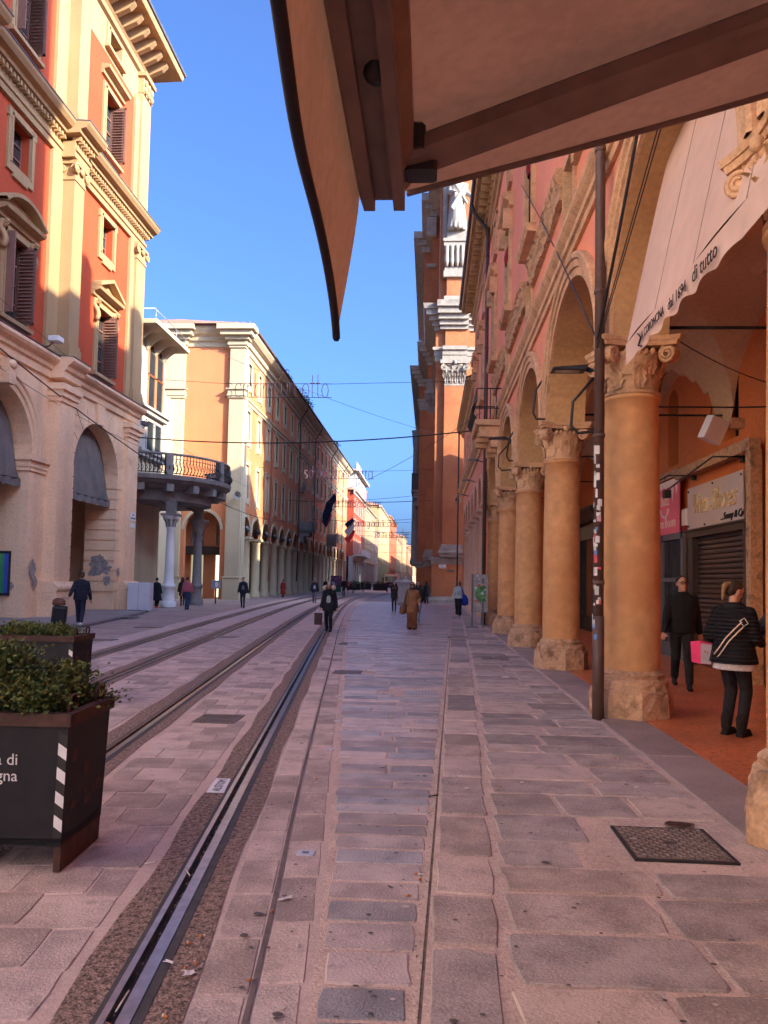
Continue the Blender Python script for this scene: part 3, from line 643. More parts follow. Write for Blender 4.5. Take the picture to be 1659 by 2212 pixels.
sl0 = MB(T5); sl0.sweep([(-.05,0),(-.02,.012),(-.012,.05),(-.02,.088),(-.05,.1)], 14.52, 17.23); so = sl0.build('shutter_slat', m_shut, front, (0,0,.06))
for i in range(1, 27): inst(so, front, (0,0,.06+i*.103))
mb = MB(T5); mb.box(13.9,18.05,.02,.22,4.2,4.42); mb.box(18.05,20.6,.0,.14,4.33,4.5); mb.box(13.9,14.12,0,.2,.05,4.2); mb.build('dark_beam', m_rough, front)
sg = thing('shop_sign', 'pale metal sign with gold script lettering above the dark roller shutter', 'sign', (XS-.12, 15.9, 3.4))
mb = MB(T5); mb.box(14.42,17.48,.10,.12,2.99,3.92); mb.build('panel', m_signgrey, sg)
TS = lambda uc, zc, X: (lambda x, e, y: (X-e, uc-x, zc+y))
lettering('letters', 'Viva Shoes', .62, TS(15.95, 3.5, XS-.13), m_gold, sg, font_shear=.35, ext=.02, sx=.92)
lettering('small_letters', '...Sonny & Co', .2, TS(14.95, 3.13, XS-.13), m_iron, sg, font_shear=.35, ext=.01)
for u, z in ((14.5,3.84),(17.4,3.84),(14.5,3.07),(17.4,3.07),(15.95,3.86),(16.4,3.05)):
    mb = MB(); mb.ell((XS-.13,u,z),(.02,.025,.025),6,5); mb.build('bolt', m_iron, sg)
sg2 = thing('shop_sign', 'pink sign with dripping cream icing edge and cream lettering', 'sign', (XS-.1, 19.2, 3.6))
mb = MB(T5); mb.box(18.12,20.42,.08,.10,3.0,4.3); mb.build('panel', m_signpink, sg2)
rs = random.Random(5); top = [(18.12,4.3),(20.42,4.3)]; u = 20.42; low = []
for i in range(24):
    t = i/23; uu = 20.42-2.3*t; low.append((uu, 4.16-(.42 if i in (1,2) else .5 if i in (18,) else .3 if i in (6,7,21) else .0)*(.7+.3*rs.random())-.05*rs.random()))
mb = MB(T5); mb.plate(top+low, .101, .104); mb.build('icing', m_signcream, sg2)
lettering('letters', 'Buzz', .36, TS(19.2, 3.82, XS-.105), m_signcream, sg2, ext=.004)
lettering('letters', 'Boom Boom', .34, TS(19.25, 3.27, XS-.105), m_signcream, sg2, ext=.004)
mb = MB(); mb.tube([(XS-.108, 19.2+.3*cos(t), 3.62+.2*sin(t)) for t in [pi+i*pi/10 for i in range(11)]], .025, 5); mb.build('smile', m_signcream, sg2)
fr2 = thing('bakery_shop_front', 'grey framed glass shop front under the pink sign', 'shop front', (XS, 19.2, .05))
m_gframe = M('grey_shopframe', (.13,.12,.12), rough=.5)
mb = MB(T5); 
for u in (18.0,19.5,20.5): mb.box(u-.06,u+.06,.0,.09,.05,3.0)
mb.box(17.95,20.55,0,.09,2.85,3.0); mb.box(18.06,19.44,0,.09,1.85,1.95); mb.box(18.0,20.5,0,.06,.05,.4); mb.build('frame', m_gframe, fr2)
mb = MB(T5); mb.box(18.06,19.44,.02,.04,.4,2.85); mb.build('glass', M('shop_glass', (.05,.045,.045), rough=.05, spec=.8), fr2)
mb = MB(T5); mb.box(19.56,20.44,.02,.05,.4,2.85); mb.build('panel', M('olive_panel', (.16,.13,.09)), fr2)
lb = thing('alarm_box', 'cream and red alarm box beside the pale shop sign', 'alarm', (XS-.1, 17.72, 3.15))
mb = MB(T5); mb.box(17.55,17.86,.02,.14,3.12,3.5,.03); mb.build('cover', m_signcream, lb); mb = MB(T5); mb.box(17.57,17.84,.03,.13,2.98,3.12); mb.build('strobe', m_cloth_red, lb)
for k, (u0, u1, z0, z1) in enumerate([(16.9,14.6,3.82,4.18),(19.6,17.3,4.0,4.2)]):
    t = thing('sign_spotlight', ['black spotlight arm reaching across the pale shop sign', 'black spotlight arm reaching across the pink shop sign'][k], 'spotlight', (XS-.15, u1, z1), group='spotlight arms over the shop signs')
    mb = MB(T5); mb.tube([(u1,.05,z1),(u1,.6,z1),(u0,.75,z0)], .018, 5); mb.build('arm', m_iron, t)
    mb = MB(T5); mb.box(u0-.08,u0+.08,.68,.82,z0-.17,z0); mb.build('lamp_head', m_iron, t)
    mb = MB(T5); mb.box(u1-.06,u1+.06,.0,.08,z1-.1,z1+.1); mb.build('mount', m_iron, t)
gs = thing('green_shop_front', 'dark green shop front seen between the two nearest full columns', 'shop front', (XS, 28.5, .05))
m_dgreen = M('dark_green_paint', (.02,.035,.03), rough=.4)
mb = MB(T5); mb.box(26.6,26.9,0,.25,.05,4.0); mb.box(30.0,30.3,0,.25,.05,4.0); mb.sweep([(0,4.0),(.25,4.0),(.35,4.2),(.45,4.35),(.45,4.45),(0,4.5)],26.4,30.5); mb.box(26.9,30.0,.0,.05,.05,.6); mb.build('timber_front', m_dgreen, gs)
mb = MB(T5); mb.box(26.9,30,.08,.1,3.4,3.9); mb.build('fascia', M('fascia_olive', (.20,.18,.12)), gs); mb = MB(T5); mb.box(26.9,30,.02,.04,.6,3.4); mb.build('glass', m_glass, gs)
sp = thing('wall_speaker', 'white box loudspeaker and rods hanging under the portico vault', 'speaker', (4.7, 13, 4.35))
bx = MB(); bx.box(-.17,.17,-.1,.1,-.2,.2,.01); so2 = bx.build('cabinet', m_white, sp, (4.68,13,4.36)); so2.rotation_euler = (.2,.35,.3)
mb = MB(); mb.tube([(2.9,12.9,4.72),(5.0,12.9,4.72)], .014, 5); mb.tube([(4.62,13,4.55),(4.62,12.9,4.72)], .01, 4); mb.tube([(5.0,12.9,4.72),(5.9,12.9,4.74)], .014, 5); mb.build('rod', m_iron, sp)
mb = MB(); mb.box(4.95,5.15,12.9,13.05,4.38,4.55); mb.build('junction_box', m_rough, sp)
# dark flat mass that stands behind the palace and shades the street (out of the frame)
# ================================================================== LOW PORTICO HOUSE (between the palace and the church)
m_pale = M('pale_rose_plaster', (.56,.36,.25), var=.12, scale=.6, bump=.1, bscale=20, streak=.5)
m_pink2 = M('salmon_stucco', (.62,.25,.15), var=.09, scale=.4, streak=.4)
low = thing('low_portico_house', 'lower salmon house with slim pale columns next to the church', 'building', (2.4, 45, 0))
LY = [32.85+3.39*i for i in range(8)]; X3 = 2.42; T3 = TR(X3)
cm = MB(); cm.lathe([(.42,0),(.42,.35),(.36,.37),(.40,.42),(.40,.5),(.33,.55),(.305,.6),(.30,2.5),(.27,5.0),(.31,5.03),(.31,5.08),(.27,5.1),(.30,5.2),(.40,5.28),(.42,5.3)], n=20); c_me = cm.mesh('column', m_pale)
ab = MB(); ab.box(-.44,.44,-.44,.44,5.3,5.44); ab_me = ab.mesh('abacus', m_pale)
for y in LY:
    c = obj('column', c_me, low, (2.78, y, .05)); obj('abacus', ab_me, c)
lb_ = list(zip(LY[:-1], LY[1:]))
h = [(a+.33, b-.33, 5.49, 5.49+1.4, 1.4) for a, b in lb_]
wn_ = [((a+b)/2-.42, (a+b)/2+.42, 9.4, 11.4) for a, b in lb_]
mb = MB(T3); mb.wall(32.4, 43.0, 5.49, 8.72, h, rev=.5) if False else None; mb.wall(32.4, 43.02, 5.49, 8.7, [q for q in h if q[1] < 43.02], rev=.5); mb.wall(43.02, 58.2, 5.49, 13.2, [q for q in h if q[1] > 43.02]+[q for q in wn_ if q[0] > 43.02], rev=.5); mb.add([(58.2,0,0),(58.2,-9,0),(58.2,-9,13.2),(58.2,0,13.2)],[(0,1,2,3)]); mb.build('facade_wall', m_pink2, low)
for a, b in lb_:
    mb = MB(T3); mb.ring((a+b)/2, 5.49, (b-a)/2-.33, 1.4, [(0,-.01),(0,.05),(.2,.05),(.22,.0)], n=16); mb.build('archivolt', m_pale, low)
mb = MB(T3); mb.sweep([(-.02,8.05),(.1,8.1),(.12,8.3),(.25,8.38),(.38,8.5),(.4,8.62),(-.02,8.75)], 32.4, 58.4); mb.build('cornice', m_tan, low)
mb = MB(T3); mb.sweep([(-.02,12.7),(.15,12.8),(.2,13.0),(.5,13.15),(.52,13.3),(-.02,13.35)], 43.1, 58.6); mb.build('eaves_cornice', m_eave, low)
mb = MB(); mb.add([(1.85,43.1,13.36),(1.85,58.5,13.36),(7.5,58.5,15.2),(7.5,43.1,15.2),(13,43.1,13.3),(13,58.5,13.3)], [(0,1,2,3),(3,2,5,4)]); mb.build('roof', m_tile, low)
w = MB(TR(0)); w.box(-.42,.42,-.4,-.34,9.4,11.4); wo = w.build('window', m_glass, low, (X3, (LY[3]+LY[4])/2, 0))
w = MB(TR(0)); w.plate([(-.58,9.2),(.58,9.2),(.58,11.6),(.42,11.6),(.42,9.4),(-.42,9.4),(-.42,11.6),(-.58,11.6)], -.02, .06); w.box(-.58,.58,-.02,.06,11.4,11.6) if False else None; w.build('frame', m_tan, wo)
for a, b in lb_[4:]: inst(wo, low, (X3, (a+b)/2, 0))
mb = MB(); mb.box(5.9,6.2,32.4,58.2,0,8); mb.box(3.2,6.2,57.8,58.15,0,8); mb.build('shop_wall', m_inner, low)
mb = MB(); mb.box(3.1,6.2,32.4,58.1,7.0,7.3); mb.build('portico_ceiling', m_vault, low)
p3 = drainpipe('thin black drainpipe at the end of the low house beside the church', 2.05, 58.3, 13.2, .06, False, m_iron)
for y in (35.5, 42.6, 49.7):
    t = thing('wall_lamp', {35.5:'slim lamp arm on the low house, nearest of three', 42.6:'slim lamp arm on the low house, middle of three', 49.7:'slim lamp arm on the low house, nearest the church'}[y], 'lamp', (X3, y, 7.4), group='lamp arms on the low house')
    mb = MB(); mb.tube([(X3,y,7.3),(X3-.4,y,7.4)], .025, 6); mb.build('arm', m_iron, t); mb = MB(); mb.box(X3-.75,X3-.35,y-.09,y+.09,7.36,7.43); mb.build('lamp_head', m_steel, t)

# ================================================================== CHURCH
ch = thing('church', 'tall brick and white marble church front with giant pilasters and a statue', 'church', (1.5, 62, 0))
PLAN = [(9,62),(.22,62),(.22,72),(-.45,72),(-.45,80),(-1.35,80),(-1.35,113),(9,113)]
def level(mb, z0, z1, o, o2=None):
    o2 = o if o2 is None else o2
    def off(p, i, o):
        x, y = p
        dx = -o if 0 < i < 7 else 0
        dy = -o if i in (0,1,3,5) else (-o if i in (2,4) else o)
        return (x+dx, y+dy)
    a = [off(p, i, o) for i, p in enumerate(PLAN)]; b = [off(p, i, o2) for i, p in enumerate(PLAN)]; n = len(a)
    mb.add([(x,y,z0) for x,y in a]+[(x,y,z1) for x,y in b], [(i,(i+1)%n,n+(i+1)%n,n+i) for i in range(n)]+[tuple(range(n)), tuple(range(n,2*n))])
def levels(name, mat, L):
    mb = MB()
    for q in L: level(mb, *q)
    mb.build(name, mat, ch)
levels('plinth', m_marble, [(0,.28,.35),(.28,.5,.28,.2),(.5,.58,.15)])
levels('brick_base', m_brick, [(.55,3.2,.10)])
levels('base_moulding', m_marble, [(3.15,3.45,.18),(3.45,3.6,.30),(3.6,3.72,.34,.18)])
levels('brick_wall', m_brick, [(3.7,19.7,0.0)])
levels('architrave', m_marble, [(19.65,20.1,.10),(20.1,20.55,.16),(20.55,20.8,.28)])
levels('frieze', m_brick, [(20.78,22.2,.05)])
levels('cornice', m_marble, [(22.15,22.5,.18),(22.5,22.9,.35),(22.9,23.3,.6),(23.3,23.75,.85),(23.75,24.15,1.0,1.1)])
levels('attic', m_brick, [(24.1,41,-.2)])
levels('upper_cornice', m_marble, [(36.6,37.2,.1),(37.2,37.8,.5),(37.8,38.5,.9)])
TC = TF(62)
def pilaster(u0, u1, Y, zb=4.7, capm=None, d=.32):
    t = TF(Y); mb = MB(t); mb.box(u0,u1,-.1,d,zb-.05,17.65); p = mb.build('pilaster', m_brick, ch)
    mb = MB(t); e = .0
    for z0, z1, o in ((3.7,4.0,.22),(4.0,4.16,.34),(4.16,4.3,.28),(4.3,4.5,.2),(4.5,4.72,.1)): mb.box(u0-o,u1+o,-.1,d+o,z0,z1,.03)
    mb.build('base', m_marble, p)
    mb = MB(t); mb.box(u0-.03,u1+.03,-.1,d+.03,17.6,17.75)
    W = u1-u0; mb.add([(u0,d,17.75),(u1,d,17.75),(u1+.22,d+.22,19.3),(u0-.22,d+.22,19.3),(u0,-.1,17.75),(u1,-.1,17.75),(u1+.22,-.1,19.3),(u0-.22,-.1,19.3)], [(0,1,2,3),(0,4,7,3),(1,5,6,2)])
    mb.box(u0-.36,u1+.36,-.1,d+.34,19.36,19.66)
    for k, (n_, z0, hh, cu) in enumerate([(4, 17.8, .62, .16), (5, 18.2, .6, .2)]):
        for i in range(n_):
            uc = u0+W*(i+.5)/n_ if k == 0 else u0+W*i/(n_-1)
            mb.grid(lambda a, b: (uc+(a-.5)*W/n_*.95*(.6+.4*sin(pi*min(1,b*1.1))), d+.05+.06*k+cu*b**3+.03*cos((a-.5)*12), z0+hh*(b-.3*max(0,b-.8))), 6, 7)
    for uc, sg in ((u0-.06,1),(u1+.06,-1)):
        P = [(uc+cos(q/30*4.4*pi+pi/2)*.27*(1-.8*q/30)*sg, d+.30, 19.02+sin(q/30*4.4*pi+pi/2)*.27*(1-.8*q/30)) for q in range(31)]
        mb.tube(P, [.06*(1-.4*q/30) for q in range(31)], 5); mb.tube([(uc+.25*sg,d+.28,19.26),(uc+W*.36*sg,d+.22,19.2),(uc+W*.42*sg,d+.2,18.95)], .045, 5)
    mb.ell(((u0+u1)/2, d+.34, 19.45), (.17,.12,.2), 8, 6)
    for i in range(7): mb.tube([(u0+W*(i+.5)/7, d+.13, 18.3),(u0+W*(i+.5)/7, d+.17, 18.85)], .04, 5)
    mb.build('capital', m_marble, p)
    return p
pilaster(.93, 2.55, 62, d=.30)
pilaster(-.42, .55, 72, d=.25)
# projected entablature over the pilaster, upper order and niche statue
mb = MB(TC)
for z0, z1, o in ((19.66,20.1,.42),(20.1,20.5,.48),(20.5,20.8,.62)): mb.box(.93-.2,2.75,-.1,o,z0,z1)
mb.build('entablature', m_marble, ch); mb = MB(TC)
for z0, z1, o in ((22.2,22.5,.55),(22.5,22.9,.75),(22.9,23.3,1.0),(23.3,23.8,1.25),(23.8,24.3,1.45)): mb.box(.93-.25-o*.3,2.8,-.1,o,z0,z1)
mb.box(.78,3,-.1,.5,24.3,24.95); mb.build('cornice_block', m_marble, ch)
mb = MB(TC); mb.box(.95,2.9,-.1,.36,20.8,22.2); mb.box(1.0,3.0,-.1,.35,24.9,26.6); mb.box(.6,3.1,-.3,.12,26.5,37); mb.build('brick_attic_block', m_brick, ch)
mb = MB(TC)
mb.box(.72,3,-.1,.6,26.5,27.0); mb.box(.8,3,-.1,.5,27.0,27.35); mb.box(.72,3.05,-.1,.75,29.0,29.35); mb.box(.66,3.05,-.1,.85,29.35,29.6); mb.box(.95,2.6,.1,.8,29.6,30.2); mb.box(.6,.95,-.05,.25,29.6,36)
for i in range(5): mb.loft([(.95+i*.42,.55,27.35,.12,.12),(.95+i*.42,.58,27.8,.21,.2),(.95+i*.42,.62,28.4,.17,.17),(.95+i*.42,.66,28.9,.2,.18),(.95+i*.42,.66,29.02,.2,.18)], 10)
mb.build('bracket_pedestal', m_marble, ch)
mb = MB(TC); mb.box(.55,3.0,-.05,.4,35.4,35.8); mb.box(.45,3.0,-.05,.6,35.8,36.6)
for i in range(4): mb.ell((.8+i*.5,.5,35.5),(.22,.2,.35),8,6)
mb.build('upper_capital', m_marble, ch)
for z0, z1, o in ((27.4,27.7,.12),(31.6,31.9,.15),(34.6,36.4,.2)):
    mb = MB(TF(72)); mb.box(-.65-o,.1,-.1,.2+o,z0,z1); mb.build('marble_band', m_marble, ch)
# balcony and ornaments on the street front
mb = MB(TL(-1.35)) ; mb = MB(TR(-1.35)); mb.box(84,89,0,.85,11.5,11.75); mb.box(84.3,88.7,0,.6,10.9,11.5); mb.box(84.6,88.4,0,.4,10.0,10.9); mb.build('balcony_slab', m_marble, ch)
mb = MB(TR(-1.35)); mb.box(84,89,.72,.82,11.75,13.6); mb.box(84,84.1,0,.8,11.75,13.6); mb.build('balcony_screen', M('church_balcony_screen', (.05,.05,.06), rough=.6), ch)
mb = MB(TR(-1.35))
for y in (91, 97, 103):
    mb.lathe([(.55,3.7),(.6,4.0),(.5,4.4),(.45,4.6),(.42,12),(.38,17.6),(.42,17.7),(.55,19.4),(.6,19.65)], y, .5, 14)
mb.build('half_columns', m_marble, ch, kind='stuff')
sg = thing('street_name_sign', 'white street name plaque on the brick church base', 'sign', (1, 61.88, 3))
mb = MB(TF(61.88)); mb.box(.68,1.28,.0,.03,2.82,3.12); mb.build('plate', m_white, sg)
TX = lambda uc, zc, Y: (lambda x, e, y: (uc+x, Y-e, zc+y))
lettering('letters', 'VIA', .10, TX(.98,3.03,61.845), m_iron, sg); lettering('letters', 'ALTABELLA', .11, TX(.98,2.9,61.845), m_iron, sg)
mb = MB(TF(61.9)); mb.plate([(1.3,2.62),(1.4,2.72),(1.9,2.72),(2.0,2.62),(1.9,2.52),(1.4,2.52)], .0, .03); tag(mb.build('stone_plaque', M('dark_plaque', (.14,.10,.08))), 'dark oval stone plaque set in the brick church base', 'plaque')
def horn(label, x, y, z, dx=0, r=.24):
    t = thing('loudspeaker', label, 'loudspeaker', (x, y, z), group='horn loudspeakers on the walls')
    def rot(mb): return mb
    mb = MB(lambda a, b, c: (x+a, y-b, z+c)); n = 18
    prof = [(r,.34),(r*.97,.36),(r*.8,.22),(r*.42,.06),(r*.3,0)]
    mb.add([(q*cos(2*pi*i/n), d, q*sin(2*pi*i/n)) for q, d in prof for i in range(n)], [(k*n+i,k*n+(i+1)%n,(k+1)*n+(i+1)%n,(k+1)*n+i) for k in range(4) for i in range(n)], True); mb.build('horn', M('horn_grey', (.45,.42,.38), rough=.5), t)
    mb = MB(lambda a, b, c: (x+a, y-b, z+c)); mb.ell((0,.2,0),(r*.22,.08,r*.22)); mb.build('core', m_iron, t)
    mb = MB(); mb.tube([(x,y,z),(x,y+.25,z-.05)], .05, 6); mb.build('bracket', m_steel, t); return t
horn('grey horn loudspeaker high on the brick church pilaster', 2.1, 61.5, 8.25)
# taller houses behind the palace: never seen past its front, they keep the street in shade
bh = thing('shade_house', 'tall plain unseen house added behind the portico palace to shade the street', 'building', (18, 15, 0))
mb = MB(); mb.box(13.0,24,-6,27.5,0,27.8); mb.box(13.3,14.2,16,17.4,28,31); mb.box(13.3,14.2,22,23,28,30.4); mb.build('wall', m_pink, bh)
mb = MB(); mb.add([(12.6,-6.4,27.8),(24.4,-6.4,27.8),(24.4,27.9,27.8),(12.6,27.9,27.8),(18.5,0,30.5),(18.5,22,30.5)], [(0,1,4),(1,2,5,4),(2,3,5),(3,0,4,5),(0,3,2,1)]); mb.build('roof', m_tile, bh)
bh2 = thing('shade_house', 'second plain unseen house added behind the palace, nearer the church, for its shadow', 'building', (18, 38, 0))
mb = MB(); mb.box(13.2,22,27.9,49.5,0,25.6); mb.box(13.6,14.6,46,47,25,28.2); mb.box(13.6,14.5,34,35.2,25,27.6); mb.build('wall', m_pink, bh2)
mb = MB(); mb.add([(12.8,27.9,25.6),(22.4,27.9,25.6),(22.4,49.9,25.6),(12.8,49.9,25.6),(17.6,31,27.6),(17.6,46,27.6)], [(0,1,4),(1,2,5,4),(2,3,5),(3,0,4,5),(0,3,2,1)]); mb.build('roof', m_tile, bh2)
tw = thing('shade_tower', 'tall unseen brick tower added behind the portico palace to cast a shadow', 'tower', (17, 8, 0))  # unseen tower, added so its shadow edge falls on the red palace
mb = MB(); mb.box(13.2,16,-2,12.0,0,43); mb.build('wall', m_brick, tw); mb = MB(); mb.box(12.9,16.3,-2.3,12.3,43,44); mb.build('parapet', m_tan, tw)
# ================================================================== LEFT: RED AND CREAM PALAZZO
X1 = -15.4; T1 = TL(X1)
lp1 = thing('red_palace', 'tall red and cream palace with rusticated arches on the left corner', 'building', (X1, 32, 0))
B1 = [26.8, 34.45]; LX0, LX1 = 20.0, 38.66
archs = [(23.9,28.45,0,8.6,2.28),(31.95,36.7,0,8.68,2.38)]
mb = MB(T1); mb.wall(LX0, LX1, 0, 9.7, archs, rev=1.5); mb.add([(LX1,0,0),(LX1,-10,0),(LX1,-10,9.7),(LX1,0,9.7)],[(0,1,2,3)])
mb.build('arcade_wall', m_peach, lp1)
wh = []
for c in B1: wh += [(c-.75,c+.75,11.05,14.0),(c-.65,c+.65,16.7,18.3),(c-.75,c+.75,21.5,24.3),(c-.65,c+.65,26.45,27.2)]
mb = MB(T1); mb.wall(LX0, LX1, 9.7, 26.0, [q for q in wh if q[3] < 26], rev=.45); mb.add([(LX1,0,9.7),(LX1,-12,9.7),(LX1,-12,26),(LX1,0,26)],[(0,1,2,3)]); mb.build('red_wall', m_red, lp1)
mb = MB(T1); mb.wall(LX0, LX1, 26.0, 28.0, [q for q in wh if q[3] > 26], rev=.4); mb.add([(LX1,0,26),(LX1,-12,26),(LX1,-12,28),(LX1,0,28)],[(0,1,2,3)]); mb.build('attic_wall', m_cream, lp1)
# pilasters, flanks
def cream(name, boxes, mat=m_cream):
    mb = MB(T1)
    for b in boxes: mb.box(*b)
    return mb.build(name, mat, lp1)
for (u0, u1, d, f0, f1) in ((29.86,30.75,.62,29.0,31.7),(37.5,LX1+.02,.25,37.0,LX1+.01),(22.4,23.3,.62,21.6,24.2)):
    p = cream('pilaster', [(u0,u1,-.05,d,10.6,17.95),(u0,u1,-.05,d,20.2,26.6)]); 
    cream('pilaster_flank', [(f0,f1,-.05,.13,10.6,19.0),(f0,f1,-.05,.13,20.2,26.2)])
    mb = MB(T1)
    for z in (10.55, 20.15): mb.box(u0-.08,u1+.08,-.05,d+.1,z,z+.45); mb.box(u0-.05,u1+.05,-.05,d+.06,z+.45,z+.62)
    mb.build('pilaster_base', m_cream, lp1)
    mb = MB(T1); mb.box(u0-.04,u1+.04,-.05,d+.04,17.9,18.02); mb.box(u0-.1,u1+.1,-.05,d+.12,18.55,18.7)
    mb.box(u0,u1,-.05,d+.03,18.0,18.56)
    for uu in (u0-.02,u1+.02):
        sg = 1 if uu < u0 else -1
        mb.tube([(uu+cos(q/24*4*pi+pi/2)*.2*(1-.8*q/24)*sg, d+.1, 18.36+sin(q/24*4*pi+pi/2)*.2*(1-.8*q/24)) for q in range(25)], .045, 5)
    for dd in (.1, d+.02): mb.tube([(u0-.05, dd+cos(q/24*4*pi+pi/2)*.18*(1-.8*q/24), 18.36+sin(q/24*4*pi+pi/2)*.18*(1-.8*q/24)) for q in range(25)], .045, 5)
    mb.ell(((u0+u1)/2,d+.1,18.4),(.2,.08,.14),8,6); mb.build('ionic_capital', m_cream, lp1)
    mb = MB(T1); mb.box(u0-.02,u1+.02,-.05,d+.05,26.6,27.5)
    for i in range(6): mb.ell((u0+(u1-u0)*(i%3+.5)/3, d+.1, 26.8+.35*(i//3)), (.15,.1,.2), 7, 5)
    mb.box(u0-.12,u1+.12,-.05,d+.2,27.45,27.65); mb.build('leaf_capital', m_cream, lp1)
# string course, main cornice, eaves; each breaks forward over the big pilasters
def course(name, prof, mat, extra=0):
    mb = MB(T1); mb.sweep(prof, LX0, LX1+.02+max(p[0] for p in prof)*.6)
    for u0, u1 in ((29.72,30.9),(22.26,23.4)):
        e = max(p[0] for p in prof)*.35
        mb.sweep([(d+.55 if d > 0 else d, z+.003) for d, z in prof], u0-e, u1+e)
    return mb.build(name, mat, lp1)
course('string_course', [(-.05,9.6),(.1,9.62),(.12,9.9),(.22,9.95),(.26,10.1),(.42,10.2),(.5,10.3),(.5,10.42),(.3,10.5),(-.05,10.52)], m_peach)
course('flashing', [(-.02,10.53),(.52,10.44),(.53,10.47),(-.02,10.57)], m_lead)
course('architrave', [(-.05,18.75),(.14,18.77),(.16,19.0),(.22,19.02),(.24,19.14),(-.05,19.16)], m_cream)
course('frieze', [(-.05,19.1),(.12,19.12),(.12,19.45),(-.05,19.45)], m_cream)
course('cornice', [(-.05,19.62),(.42,19.66),(.45,19.8),(.66,19.86),(.78,20.0),(.82,20.1),(-.05,20.2)], m_cream)
course('flashing', [(-.02,20.21),(.84,20.11),(.85,20.15),(-.02,20.25)], m_lead)
dn = MB(T1); dn.box(0,.12,-.02,.34,19.45,19.62); d0 = dn.build('dentil', m_cream, lp1, (0, LX0+.1, 0))
k = 0; u = LX0+.34
while u < LX1+.2:
    inst(d0, lp1, (.55 if (29.6 < u < 31.0 or 22.2 < u < 23.5) else 0, u, 0)); u += .24
course('eaves_moulding', [(-.05,27.6),(.15,27.7),(.2,27.9),(.3,28.0),(-.05,28.1)], m_cream)
mb = MB(T1); mb.sweep([(-.5,28.75),(1.45,28.8),(1.5,28.9),(1.55,29.1),(-.5,29.3)], LX0, LX1+1.3); mb.build('eaves', m_eave, lp1)
mb = MB(T1); mb.sweep([(1.42,29.05),(1.62,29.08),(1.64,29.2),(1.42,29.22)], LX0, LX1+1.4); mb.build('gutter', m_lead, lp1)
cb = MB(T1); cb.add([(-.14,0,28.0),(.14,0,28.0),(.14,0,28.78),(-.14,0,28.78),(-.14,.35,28.1),(.14,.35,28.1),(.14,.9,28.35),(-.14,.9,28.35),(-.14,1.15,28.6),(.14,1.15,28.6),(.14,1.15,28.78),(-.14,1.15,28.78)], [(0,1,5,4),(4,5,6,7),(7,6,9,8),(8,9,10,11),(0,4,7,8,11,3),(1,2,10,9,6,5),(3,11,10,2)])
b0 = cb.build('eaves_bracket', m_cream, lp1, (0, 27, 0))
for i in range(1, 14): inst(b0, lp1, (0, 27+i*.88, 0))
mb = MB(); mb.add([(X1+1.6,LX0,29.22),(X1+1.6,LX1+1.4,29.22),(X1-6,LX1-4,32),(X1-6,LX0,32),(X1-14,LX1+1.4,29.2)], [(0,1,2,3),(1,4,2)]); mb.build('roof', m_tile, lp1)
mb = MB(); mb.box(X1-12,X1-.5,LX1-1.2,LX1-.01,9.7,28.8); mb.box(X1-12,X1-11.6,LX0,LX1,0,28.8); mb.build('inner_walls', m_red, lp1)
